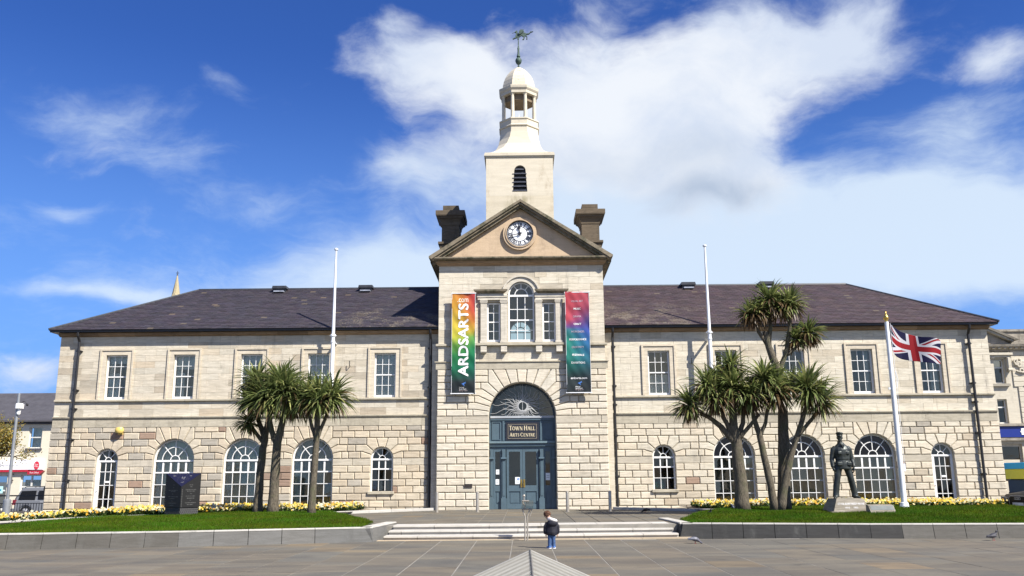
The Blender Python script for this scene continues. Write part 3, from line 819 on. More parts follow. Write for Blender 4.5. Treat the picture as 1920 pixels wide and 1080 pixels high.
def arched(cx, hw, zb, zs, r, cols, zrows, y, glass, headglass, kind):
    f = MB(); fw = .055
    f.box(cx-hw, cx-hw+fw, y-.05, y+.06, zb, zs); f.box(cx+hw-fw, cx+hw, y-.05, y+.06, zb, zs)
    f.box(cx-hw+fw, cx+hw-fw, y-.055, y+.06, zs-.075, zs+.0)
    bw = .016
    if kind == 'big': loops = fan(f, cx, zs+.0, r, y, (.19, .545), (rad(50), rad(90), rad(130)), bw)
    else: loops = fan(f, cx, zs, r, y, (.13,), (rad(48), rad(90), rad(132)), .014)
    w = None; xa, xb = cx-hw+fw, cx+hw-fw
    if kind == 'door':
        xa += .10; xb -= .05; f.box(xa-.10, xa, y-.045, y+.05, zb, zs-.075); f.box(xb, xb+.05, y-.045, y+.05, zb, zs-.075); f.box(xa, xb, y-.045, y+.05, zb, zb+.16)
    zr = [zs-.075]+list(zrows); rects = []
    for i, (q, p) in enumerate(zip(zr, zr[1:])):
        top = i == 0 and kind != 'door'
        w2 = .036 if top and kind == 'big' else .026 if top else .0125
        if i < len(zr)-2:
            hb = .028 if top else .0135
            f.box(xa, xb, y-.03, y+.04, p-hb, p+hb)
        xs = [xa]+[xa+(xb-xa)*k/cols for k in range(1, cols)]+[xb]
        for x in xs[1:-1]: f.box(x-w2, x+w2, y-.022, y+.032, p+.02, q-.0)
        for k in range(cols): rects.append((xs[k]+(w2 if k else 0), xs[k+1]-(w2 if k < cols-1 else 0), p+.016, q))
    if kind == 'door': f.box(xa+(xb-xa)/3+.02, xa+2*(xb-xa)/3-.02, y-.035, y+.03, 1.52, 1.60); f.tube([(xa-.05, y-.09, 1.2), (xa-.05, y-.04, 1.2)], .025, 8)
    w = f.build('glazed_door' if kind == 'door' else 'window', WHITE, hall, (cx, y, zb))
    for l in loops: fit_pane(w, headglass, l, y+.004, cx, zs)
    for x0, x1, z0, z1 in rects:
        if x1-x0 > .02: rect_pane(w, glass, x0, x1, z0, z1, y+.004)
    return w
def curtain(par_x0, x1, z0, z1, y, mat=CURTAIN, amp=.03, name='curtain'):
    m = MB(); n = 24; v = []
    for i in range(n+1):
        x = par_x0+(x1-par_x0)*i/n; yy = y+amp*math.sin(i*1.9)+amp*.5*math.sin(i*.7)
        v += [(x, yy, z0), (x, yy, z1), (x, yy+.01, z0), (x, yy+.01, z1)]
    f = []
    for i in range(n): k = 4*i; f += [(k, k+4, k+5, k+1), (k+2, k+3, k+7, k+6)]
    f += [(0, 1, 3, 2), (4*n, 4*n+2, 4*n+3, 4*n+1)]
    m.add(v, f); m.build(name, mat, hall, (par_x0, y, z0))
YG = YW+.17
for s in (-1, 1):
    for k, c in enumerate(UPW):
        sash(s*c, UW, UZ0, UZ1, 3, 4, YG, GLASS if s < 0 else GLASS)
        # moulded stone surround
        a = MB(); X = s*c; o0, o1 = UW, UW+AR
        a.ext([(X-o1, 5.04), (X-o0, 5.04), (X-o0, UZ1), (X+o0, UZ1), (X+o0, 5.04), (X+o1, 5.04), (X+o1, UZ1+AR), (X-o1, UZ1+AR)], YW-.035, YW+.01, (), jit((1.04, 1.0, .94), .05))
        a.ext([(X-o1-.02, 5.04), (X-o1+.06, 5.04), (X-o1+.06, UZ1+AR-.06), (X+o1-.06, UZ1+AR-.06), (X+o1-.06, 5.04), (X+o1+.02, 5.04), (X+o1+.02, UZ1+AR+.02), (X-o1-.02, UZ1+AR+.02)], YW-.075, YW-.033, (), jit((1.05, 1.0, .93), .05))
        a.build('window_surround', STONE, hall, (X, YW, 5))
    for o in openings(s):
        kind = o['kind']; g = GLASS; hg = GLASS if s < 0 else VIOLET
        if kind == 'big': arched(o['cx'], o['hw'], o['zb'], o['zs'], o['r'], 5, (1.93, 1.43, .92, .40), YG+.03, g, hg, 'big')
        elif kind == 'small': arched(o['cx'], o['hw'], o['zb'], o['zs'], o['r'], 3, (2.02, 1.57, 1.10), YG, DARKGLASS, DARKGLASS, 'small')
        else: arched(o['cx'], o['hw'], o['zb'], o['zs'], o['r'], 3, (1.98, 1.42, .85, .30), YG, DARKGLASS, DARKGLASS, 'door')
# what hangs behind the panes
GREENBLIND = plain('grey_green_blind', (.46, .50, .44), .85, 0, .1, 2); DIMBLIND = plain('dim_brown_blind', (.19, .18, .15), .85, 0, .15, 2)
for c, full in ((-17.65, .45), (-14.69, .36)):
    curtain(c-UW+.05, c-UW+.05+full, 5.1, 6.2, 38.30, CURTAIN, .03); curtain(c-UW+.05, c-UW+.25, 6.2, 6.95, 38.30); 
curtain(-17.65-.4, -17.65+.42, 6.62, 6.95, 38.27, BLIND, .0, 'blind'); curtain(-14.69-.42, -14.69+.42, 6.35, 6.95, 38.27, BLIND, .0, 'blind')
for c in (-11.75, -8.83, -5.93): curtain(c-.44, c+.44, 5.1, 6.95, 38.26, BLIND, .004, 'blind')
curtain(5.93-.44, 5.93+.44, 5.1, 5.95, 38.28, BLIND, .004, 'blind'); curtain(14.69+.2, 14.69+.42, 5.1, 6.95, 38.40, CURTAIN, .03); curtain(17.65+.1, 17.65+.42, 5.1, 6.95, 38.40, BLIND, .02)
for c in (-14.87, -11.87, -8.94):
    curtain(c-.82, c-.52, .45, 3.1, 38.32, CURTAIN, .02); 
    curtain(c-.5, c+.84, .45, 3.3, 38.36, GREENBLIND if c < -10 else DIMBLIND, .006, 'blind')
for c in (8.94, 11.87, 14.87): curtain(c+.50, c+.84, .45, 2.4, 38.40, GREENBLIND, .03); curtain(c-.84, c+.50, .45, 2.44, 38.42, DIMBLIND, .006, 'blind')
b_ = MB()
for x, h, c in ((-6.3, .5, (.05, .12, .35)), (-6.0, .38, (.5, .5, .5)), (-5.78, .42, (.4, .3, .2)), (5.62, .28, (.2, .5, .4)), (5.85, .36, (.25, .45, .40)), (6.15, .38, (.35, .18, .15))): b_.box(x-.1, x+.1, 38.3, 38.34, 1.12, 1.12+h, c)
b_.build('window_leaflet', PRINT, hall, (0, 38.3, 1.1))

# ------------------------------------------------------------------ tower front: Venetian window
yv = YT+.16
f = MB(); loops = fan(f, 0, 9.42, VW, yv, (.27,), (rad(52), rad(90), rad(128)), .016)
cols, zr = 3, [9.42, 9.34, 8.78, 8.30, 7.86, 7.44]
f.box(-VW, -VW+.06, yv-.05, yv+.06, 7.34, 9.42); f.box(VW-.06, VW, yv-.05, yv+.06, 7.34, 9.42); f.box(-VW+.06, VW-.06, yv-.06, yv+.06, 7.34, 7.44); f.box(-VW+.06, VW-.06, yv-.05, yv+.05, 9.34, 9.42)
f.box(-VW+.06, VW-.06, yv-.035, yv+.05, 8.27, 8.33)
xs = [-VW+.06+(2*VW-.12)*i/3 for i in range(4)]
for x in xs[1:-1]: f.box(x-.014, x+.014, yv-.02, yv+.03, 7.44, 9.34)
for z in (8.78, 7.86): f.box(xs[0], xs[3], yv-.018, yv+.028, z-.014, z+.014)
wv = f.build('window', WHITE, hall, (0, yv, 7.34))
for l in loops: fit_pane(wv, GLASS, l, yv+.004, 0, 9.42)
for q, p in zip(zr[1:], zr[2:]):
    for i in range(3): rect_pane(wv, GLASS, xs[i]+.014, xs[i+1]-.014, p+.014, q-.014, yv+.005)
for s in (-1, 1): sash(s*1.20, VS, 7.34, 9.06, 2, 4, yv, GLASS)
# arched rear window behind the glass: a glowing panel stands in for its daylight
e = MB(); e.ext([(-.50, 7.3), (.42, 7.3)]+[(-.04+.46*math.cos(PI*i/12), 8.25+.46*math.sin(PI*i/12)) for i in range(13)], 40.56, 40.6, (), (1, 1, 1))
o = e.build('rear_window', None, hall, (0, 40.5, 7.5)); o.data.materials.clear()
lit, t_, p_, N_ = mat_new('daylight_glow_panel'); p_.inputs['Emission Color'].default_value = (.66, .86, 1, 1); p_.inputs['Emission Strength'].default_value = .36; p_.inputs['Base Color'].default_value = (.2, .25, .3, 1)
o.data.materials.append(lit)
r_ = MB(); r_.arc(-.04, 8.25, .20, .24, 0, PI, 40.53, 40.56, 12)
for a in (50, 90, 130): r_.bar((-.04+.22*math.cos(rad(a)), 8.25+.22*math.sin(rad(a))), (-.04+.46*math.cos(rad(a)), 8.25+.46*math.sin(rad(a))), .03, 40.53, 40.56)
for x in (-.2, .12): r_.box(x-.015, x+.015, 40.53, 40.56, 7.3, 8.25)
for z in (7.75, 8.22): r_.box(-.50, .42, 40.525, 40.555, z-.02, z+.02)
r_.build('glazing_bar', DOORB, o, (0, 40.5, 7.5))
# pilasters, entablatures, arch moulding
for x in (-1.62, -.75, .75, 1.62):
    m = MB(); m.box(x-.135, x+.135, YT-.12, YT+.02, 7.36, 9.02); m.box(x-.165, x+.165, YT-.16, YT+.02, 7.28, 7.36)
    for k, (dz, e_) in enumerate(((9.02, .155), (9.07, .175), (9.12, .16))): m.box(x-e_, x+e_, YT-.14-k*.012, YT+.02, dz, dz+.05)
    m.build('pilaster', STONE, hall, (x, YT, 7.3))
for s in (-1, 1):
    xs = sorted((s*.72, s*1.78)); m = MB()
    moulding(m, xs[0], xs[1], YT, [(.10, 9.17), (.10, 9.27), (.13, 9.28), (.13, 9.38), (.10, 9.40), (.10, 9.44)], (1.05,)*3)
    m.build('entablature', STONE, hall, (s*1.2, YT, 9.2))
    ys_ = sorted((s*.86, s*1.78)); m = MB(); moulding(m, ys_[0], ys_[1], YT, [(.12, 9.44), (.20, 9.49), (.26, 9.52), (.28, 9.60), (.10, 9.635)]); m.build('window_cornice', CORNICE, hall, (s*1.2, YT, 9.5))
    for x in (.75, 1.62):
        m = MB(); X = s*x
        m.ext([(X-.13, 6.88), (X+.13, 6.88), (X+.13, 7.14), (X-.13, 7.14)], YT-.19, YT+.0); m.tube([(X-.13, YT-.16, 6.90), (X+.13, YT-.16, 6.90)], .055, 10); m.build('console_bracket', STONE, hall, (X, YT, 6.9))
m = MB(); m.arc(0, 9.42, VW+.0, VW+.20, 0, PI, YT-.07, YT+.02, 28); m.arc(0, 9.42, VW+.20, VW+.27, rad(8), rad(172), YT-.13, YT+.02, 28)
m.build('arch_moulding', STONE, hall, (0, YT, 9.5))

# ------------------------------------------------------------------ pediment
CZ0, CZ1, CX = 10.70, 11.02, 3.66
m = MB(); moulding(m, -CX+.1, CX-.1, YT, [(.06, 10.70), (.10, 10.76), (.16, 10.80), (.18, 10.90)], (1.25, 1.15, 1)); m.build('bed_moulding', EAVE, hall, (0, YT, 10.7))
m = MB(); moulding(m, -CX+.1, CX-.1, YT, [(.14, 10.905), (.36, 10.93), (.40, 10.97), (.40, 11.03)])
for s in (-1, 1):
    for i, (p, z0, z1) in enumerate(((.08, 10.70, 10.78), (.30, 10.78, 10.93), (.38, 10.93, 11.03))):
        xs = sorted((s*3.56, s*(3.58+p))); m.box(xs[0], xs[1], YT+.0, 45.2, z0, z1)
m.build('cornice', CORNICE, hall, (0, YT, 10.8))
AP = 13.62
m = MB(); m.ext([(-3.6, 11.0), (3.6, 11.0), (0, 13.45)], YT-.02, YT+.3); m.build('tympanum', TYMP, hall, (0, YT, 11))
def rake(mb, x_out, z_out, apz, th, y0, y1):
    for s in (-1, 1):
        mb.ext([(s*x_out, z_out), (s*x_out, z_out-th*.55), (s*(x_out-.12), z_out-th), (0, apz-th), (0, apz)], y0, y1)
m = MB(); rake(m, 4.0, 11.06, AP, .12, YT-.44, YT+.3); rake(m, 3.93, 10.99, AP-.122, .10, YT-.36, YT+.3); rake(m, 3.80, 10.97, AP-.223, .12, YT-.24, YT+.3)
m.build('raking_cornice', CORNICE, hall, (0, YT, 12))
r = MB(); sl = (AP-11.06)/4.0
for s in (-1, 1): r.ext([(s*4.0, 11.05), (0, AP-.01), (0, AP-.12), (s*4.0, 10.94)], YT+.3, 45.2)
r.ext([(-3.6, 11.0), (3.6, 11.0), (0, 13.45)], 44.6, 45.0)
r.build('tower_roof', LEAD, hall, (0, 41, 12))
# the clock
ck = MB(); CX0, CZc, yc = -.03, 12.13, YT-.02
ck.arc(CX0, CZc, .60, .74, 0, 2*PI, yc-.13, yc+.01, 40); ck.arc(CX0, CZc, .595, .635, 0, 2*PI, yc-.17, yc+.01, 40)
clock = ck.build('clock', TYMP, hall, (CX0, yc, CZc))
d = MB(); d.ext([(CX0+.6*math.cos(2*PI*i/48), CZc+.6*math.sin(2*PI*i/48)) for i in range(48)], yc-.05, yc); d.build('clock_dial', DIAL, clock, (CX0, yc, CZc))
d = MB(); y0, y1 = yc-.06, yc-.052
d.arc(CX0, CZc, .553, .597, 0, 2*PI, y0, y1, 48); d.arc(CX0, CZc, .500, .512, 0, 2*PI, y0, y1, 48); d.arc(CX0, CZc, .325, .345, 0, 2*PI, y0, y1, 48)
for k in range(60):
    a = 2*PI*k/60; w = .018 if k % 5 else .03
    d.bar((CX0+.51*math.cos(a), CZc+.51*math.sin(a)), (CX0+.57*math.cos(a), CZc+.57*math.sin(a)), w, y0+.001, y1+.001)
ROM = {1: 'I', 2: 'II', 3: 'III', 4: 'IIII', 5: 'V', 6: 'VI', 7: 'VII', 8: 'VIII', 9: 'IX', 10: 'X', 11: 'XI', 12: 'XII'}
for h, tx in ROM.items():
    a = PI/2-h*PI/6; u = (math.cos(a), math.sin(a)); tdir = (math.sin(a), -math.cos(a))
    ws = {'I': .052, 'V': .092, 'X': .092}; W = sum(ws[c] for c in tx); x = -W/2
    def P_(t, r): return (CX0+u[0]*r+tdir[0]*t, CZc+u[1]*r+tdir[1]*t)
    for ch_ in tx:
        w = ws[ch_]
        if ch_ == 'I': d.bar(P_(x+w/2, .345), P_(x+w/2, .505), .038, y0+.002, y1)
        elif ch_ == 'V': d.bar(P_(x+w/2, .345), P_(x+.012, .505), .028, y0+.002, y1); d.bar(P_(x+w/2, .345), P_(x+w-.012, .505), .016, y0+.003, y1)
        else: d.bar(P_(x+w-.012, .345), P_(x+.012, .505), .028, y0+.002, y1); d.bar(P_(x+.012, .345), P_(x+w-.012, .505), .016, y0+.003, y1)
        x += w
d.build('clock_numerals', CLOCKB, clock, (CX0, yc, CZc))
def hand(ang, ln, w, spade, y):
    m = MB(); a = PI/2-ang; u = (math.cos(a), math.sin(a)); tdir = (math.sin(a), -math.cos(a))
    def P_(t, r): return (CX0+u[0]*r+tdir[0]*t, CZc+u[1]*r+tdir[1]*t)
    if spade: lp = [P_(-w, -.08), P_(w, -.08), P_(w*.8, ln*.55), P_(.085, ln*.66), P_(.06, ln*.82), P_(0, ln), P_(-.06, ln*.82), P_(-.085, ln*.66), P_(-w*.8, ln*.55)]
    else: lp = [P_(-w, -.12), P_(w, -.12), P_(w*.6, ln*.9), P_(0, ln), P_(-w*.6, ln*.9)]
    m.ext(lp, y, y+.012); m.ext([(CX0+.06*math.cos(2*PI*i/12), CZc+.06*math.sin(2*PI*i/12)) for i in range(12)], y-.004, y+.016)
    m.build('clock_hand', CLOCKB, clock, (CX0, yc, CZc))
hand(2*PI*(11.71/12), .36, .028, True, yc-.10); hand(2*PI*(43/60), .50, .022, False, yc-.13)

# chimneys
for s in (-1, 1):
    m = MB(); X = s*3.36; y0, y1 = 40.7, 42.0
    m.box(X-.42, X+.42, y0, y1, 9.0, 13.5); m.box(X-.50, X+.50, y0-.08, y1+.08, 11.8, 12.55); m.box(X-.58, X+.58, y0-.16, y1+.16, 12.55, 12.66)
    def sq(h, z): return [(X-h, y0+.42-h, z), (X+h, y0+.42-h, z), (X+h, y1-.42+h, z), (X-h, y1-.42+h, z)]
    m.loft([sq(.42, 13.50), sq(.445, 13.51), sq(.455, 13.62), sq(.49, 13.72), sq(.54, 13.79), sq(.61, 13.84), sq(.615, 13.90), sq(.68, 13.92), sq(.70, 13.97), sq(.70, 14.17), sq(.67, 14.19)])
    m.box(X-.38, X+.38, y0+.08, y1-.1, 14.17, 14.52, (.9,)*3)
    m.build('chimney', CHIM, hall, (X, 41, 12))

# ------------------------------------------------------------------ lantern
LX, LY, HS = -.02, 40.26, 1.55
m = MB(); m.box(LX-HS, LX+HS, LY-HS, LY+HS, 11.2, 14.3, (.95, .935, .90)); 
LV = .335
m.ext(rect(LX-HS, LX+HS, 14.3, 16.22), LY-HS, LY-HS+.25, [arch_hole(LX+.02, LV, 14.50, 15.52, .265)], (1, 1, 1))
for s in (-1, 1): xs = sorted((LX+s*HS, LX+s*(HS-.25))); m.box(xs[0], xs[1], LY-HS+.25, LY+HS, 14.3, 16.22)
m.box(LX-HS+.25, LX+HS-.25, LY+HS-.25, LY+HS, 14.3, 16.22)
m.build('lantern_stage', CREAM, hall, (LX, LY, 12))
m = MB(); m.box(LX-LV, LX+LV, LY-HS+.16, LY-HS+.2, 14.4, 15.9)
for k in range(6):
    z = 14.53+k*.205; w = LV-.002 if z < 15.5 else .2
    m.add([(LX-w, LY-HS-.02, z), (LX+w, LY-HS-.02, z), (LX+w, LY-HS+.14, z+.12), (LX-w, LY-HS+.14, z+.12), (LX-w, LY-HS-.02, z+.025), (LX+w, LY-HS-.02, z+.025), (LX+w, LY-HS+.14, z+.145), (LX-w, LY-HS+.14, z+.145)], [(0, 3, 2, 1), (4, 5, 6, 7), (0, 1, 5, 4), (2, 3, 7, 6), (0, 4, 7, 3), (1, 2, 6, 5)], (1.6, 1.6, 1.7))
m.build('louvre', LEAD, hall, (LX, LY-HS, 14.5))
m = MB()
for e_, z0, z1 in ((.045, 16.18, 16.24), (.085, 16.24, 16.34), (.06, 16.34, 16.40)): m.box(LX-HS-e_, LX+HS+e_, LY-HS-e_, LY+HS+e_, z0, z1)
def octo(a, c, z):
    """square of half size a with corners cut by c"""
    return [(LX+x, LY+y, z) for x, y in ((a, -a+c), (a, a-c), (a-c, a), (-a+c, a), (-a, a-c), (-a, -a+c), (-a+c, -a), (a-c, -a))]
prof = [(1.60, .02, 16.40), (1.42, .10, 16.48), (1.24, .21, 16.63), (1.10, .33, 16.85), (1.00, .42, 17.12), (.94, .49, 17.45), (.91, .52, 17.75), (.90, .527, 18.02)]
m.loft([octo(a, c, z) for a, c, z in prof])
m.build('lantern_skirt', CREAM, hall, (LX, LY, 16.4))
def oc(r, z): return octo(r, r*.5858, z)
m = MB(); m.loft([oc(.94, 18.02), oc(.96, 18.06), oc(.93, 18.10), oc(.91, 18.12), oc(.91, 18.36), oc(.95, 18.38), oc(.95, 18.43)]); m.build('lantern_drum', CREAM, hall, (LX, LY, 18))
for k in range(8):
    a = PI/8+k*PI/4; x, y = LX+.80*math.cos(a), LY+.80*math.sin(a)
    m = MB(); m.lathe([(.115, 18.43), (.115, 18.49), (.095, 18.51), (.088, 18.55), (.085, 19.2), (.074, 19.66), (.09, 19.68), (.10, 19.74)], x, y, 12)
    m.ell((x-.07*math.sin(a), y+.07*math.cos(a), 19.72), (.045, .045, .04), 8, 6); m.ell((x+.07*math.sin(a), y-.07*math.cos(a), 19.72), (.045, .045, .04), 8, 6); m.lathe([(.125, 19.745), (.125, 19.79)], x, y, 4, rot=a)
    m.build('column', CREAM, hall, (x, y, 18.4), smooth=True, sharp=35)
m = MB(); m.loft([oc(.66, 19.75), oc(.86, 19.752), oc(.87, 19.88), oc(.90, 19.92), oc(.94, 19.98), oc(.96, 20.10), oc(.92, 20.13), oc(.80, 20.14)])
m.loft([oc(.62, 19.45), oc(.66, 19.45), oc(.66, 19.76), oc(.62, 19.76)], True, (.35, .3, .26)); m.build('lantern_cornice', CREAM, hall, (LX, LY, 19.8))
m = MB(); m.loft([oc(r_, z) for r_, z in ((.78, 20.13), (.78, 20.22), (.765, 20.36), (.72, 20.56), (.65, 20.76), (.55, 20.95), (.43, 21.12), (.30, 21.26), (.17, 21.37), (.06, 21.43))]); m.build('dome', CREAM, hall, (LX, LY, 20))
m = MB(); m.tube([(LX+.0, LY-.2, 18.4), (LX, LY-.2, 18.72)], .055, 8); m.tube([(LX, LY-.2, 18.72), (LX, LY-.2, 18.92)], .012, 6); m.build('beacon', WHITE, hall, (LX, LY, 18.5))
vane = thing('weathervane', (LX, LY, 21.42), 'green copper weathervane of a winged beast on top of the dome', 'weathervane')
m = MB(); m.lathe([(.05, 21.40), (.045, 21.54), (.035, 21.60), (.10, 21.64), (.145, 21.72), (.16, 21.80), (.145, 21.88), (.10, 21.94), (.05, 21.98), (.085, 22.0), (.095, 22.04), (.08, 22.08), (.055, 22.18), (.045, 22.34), (.055, 22.5), (.03, 22.54), (.04, 22.58), (.022, 22.62), (.028, 22.75), (.018, 22.92)], LX, LY, 14); m.build('spindle', VERD, vane, (LX, LY, 21.4), smooth=True, sharp=50)
S_ = 1/(11.0*.98)/38.0                     # crop pixels of the silhouette to metres
def beast(pts, d0, d1, mb): mb.ext([(LX+(p[0]-570)*.00228, 22.93+(405-p[1])*.00238) for p in pts], LY+d0, LY+d1)
m = MB()
beast([(505, 350), (445, 375), (450, 392), (520, 362), (548, 356), (552, 400), (580, 400), (584, 345), (640, 308), (690, 345), (680, 380), (658, 402), (690, 402), (712, 350), (706, 318), (735, 322), (752, 350), (742, 394), (768, 392), (768, 345), (738, 290), (800, 280), (840, 240), (895, 218), (850, 222), (842, 205), (832, 232), (795, 262), (745, 266), (715, 248), (660, 252), (610, 262), (560, 265), (552, 215), (540, 192), (520, 205), (490, 232), (520, 244), (518, 280), (505, 310)], -.045, .045, m)
beast([(575, 270), (590, 220), (620, 178), (628, 205), (655, 172), (662, 200), (690, 185), (684, 220), (650, 262), (600, 300)], -.11, -.05, m)
beast([(585, 268), (600, 215), (632, 176), (640, 205), (668, 172), (672, 200), (698, 190), (690, 222), (655, 262), (610, 296)], .05, .11, m)
beast([(435, 250), (470, 236), (472, 244), (440, 256)], -.01, .01, m); beast([(470, 244), (470, 238), (500, 230), (500, 238)], -.008, .008, m)
m.build('winged_beast', VERD, vane, (LX, LY, 23))

# ------------------------------------------------------------------ entrance
yd = YT+.50
m = MB(); m.box(-1.41, 1.41, yd-.0, yd+.08, 3.05, 4.15)       # panelled transom
m.box(-1.41, -1.36, yd-.06, yd, .33, 4.15); m.box(1.36, 1.41, yd-.06, yd, .33, 4.15)
m.box(-1.40, 1.40, yd-.13, yd, 2.92, 3.05); m.box(-1.40, 1.40, yd-.20, yd, 3.05, 3.13, (1.9, 1.75, 1.6)); m.box(-1.40, 1.40, yd-.05, yd+.08, 2.80, 2.92)
m.box(-1.36, 1.36, yd-.07, yd, 4.02, 4.10); 
for x0, x1 in ((-1.30, -.92), (.92, 1.30)):
    m.box(x0, x1, yd-.035, yd, 3.20, 3.23); m.box(x0, x1, yd-.035, yd, 3.93, 3.96); m.box(x0, x0+.03, yd-.035, yd, 3.23, 3.93); m.box(x1-.03, x1, yd-.035, yd, 3.23, 3.93)
for s in (-1, 1): m.box(s*.80-.04, s*.80+.04, yd-.05, yd, 3.16, 4.0)
entrance = m.build('entrance_frame', DOORB, hall, (0, yd, TZ))
def pilast(x, w):
    p = MB(); p.box(x-w, x+w, yd-.12, yd+.06, .33, 2.80); p.box(x-w-.03, x+w+.03, yd-.16, yd-.12, .33, .78); p.box(x-w*.55, x+w*.55, yd-.14, yd-.12, .88, 2.35)
    p.box(x-w-.03, x+w+.03, yd-.21, yd-.12, 2.40, 2.46, (1.3,)*3); p.ext([(x-w*.8, 2.46), (x+w*.8, 2.46), (x+w*.6, 2.62), (x+w*.9, 2.80), (x-w*.9, 2.80), (x-w*.6, 2.62)], yd-.18, yd-.12)
    p.build('door_pilaster', DOORB, entrance, (x, yd, TZ))
for x, w in ((-1.31, .075), (-.80, .085), (.80, .085), (1.31, .075)): pilast(x, w)
def leaf(x0, x1, z0, z1, gz, name, st, panel=True):
    p = MB(); p.box(x0, x0+st, yd-.045, yd+.03, z0, z1); p.box(x1-st, x1, yd-.045, yd+.03, z0, z1); p.box(x0+st, x1-st, yd-.045, yd+.03, z0, gz-.14 if not panel else z0+.20); p.box(x0+st, x1-st, yd-.045, yd+.03, gz-.24, gz); p.box(x0+st, x1-st, yd-.045, yd+.03, z1-.10, z1)
    p.box(x0+st, x1-st, yd-.01, yd+.03, z0+.20, gz-.24); p.box(x0+st+.05, x1-st-.05, yd-.028, yd-.01, z0+.25, gz-.29)
    d_ = p.build(name, DOORB, entrance, (x0, yd, z0)); 
    rect_pane(d_, DARKGLASS, x0+st, x1-st, gz, z1-.10, yd-.01)
    return d_
dl = leaf(-.68, -.005, .34, 2.80, 1.30, 'door', .10); dr = leaf(.005, .68, .34, 2.80, 1.30, 'door', .10)
for d_, x in ((dl, -.06), (dr, .06)):
    h = MB(); h.box(x-.035, x+.035, yd-.06, yd-.045, 1.22, 1.55); h.tube([(x, yd-.05, 1.28), (x, yd-.11, 1.30), (x, yd-.11, 1.46), (x, yd-.05, 1.48)], .014, 6); h.build('handle', BRASS, d_, (x, yd, 1.4))
leaf(-1.23, -.89, .34, 2.80, 1.30, 'side_light', .07); leaf(.89, 1.23, .34, 2.80, 1.30, 'side_light', .07)
m = MB()
for x, z, w, h in ((-1.06, 1.86, .07, .10), (-1.07, 1.45, .075, .11), (1.06, 1.66, .09, .15), (-.22, 1.50, .10, .145)): m.box(x-w, x+w, yd-.055, yd-.05, z-h, z+h); 
m.build('notice', PAPER, entrance, (0, yd, 1.5))
m = MB()
for x, z, w in ((-1.06, 1.88, .045), (-1.07, 1.44, .045), (-1.07, 1.50, .03), (1.06, 1.70, .06), (1.06, 1.62, .06), (-.20, 1.44, .05)): m.box(x-w, x+w, yd-.060, yd-.056, z-.008, z+.008, (.25, .27, .3))
m.arc(-.19, 1.56, .035, .05, 0, 2*PI, yd-.060, yd-.056, 14, (.12, .25, .55)); m.box(-.21, -.17, yd-.060, yd-.056, 1.54, 1.58, (.12, .25, .55))
m.build('notice_print', PRINT, entrance, (0, yd, 1.5))
# lettered board
sb = MB(); sb.box(-.64, .64, yd-.06, yd-.0, 3.22, 3.88); sb.ext(rect(-.70, .70, 3.17, 3.93), yd-.05, yd, [rect(-.645, .645, 3.215, 3.885)], (1, 1, 1)); 
board = sb.build('name_board', NAVYP, entrance, (0, yd, 3.5))
m = MB(); m.ext(rect(-.611, .611, 3.249, 3.851), yd-.064, yd-.061, [rect(-.604, .604, 3.256, 3.844)])
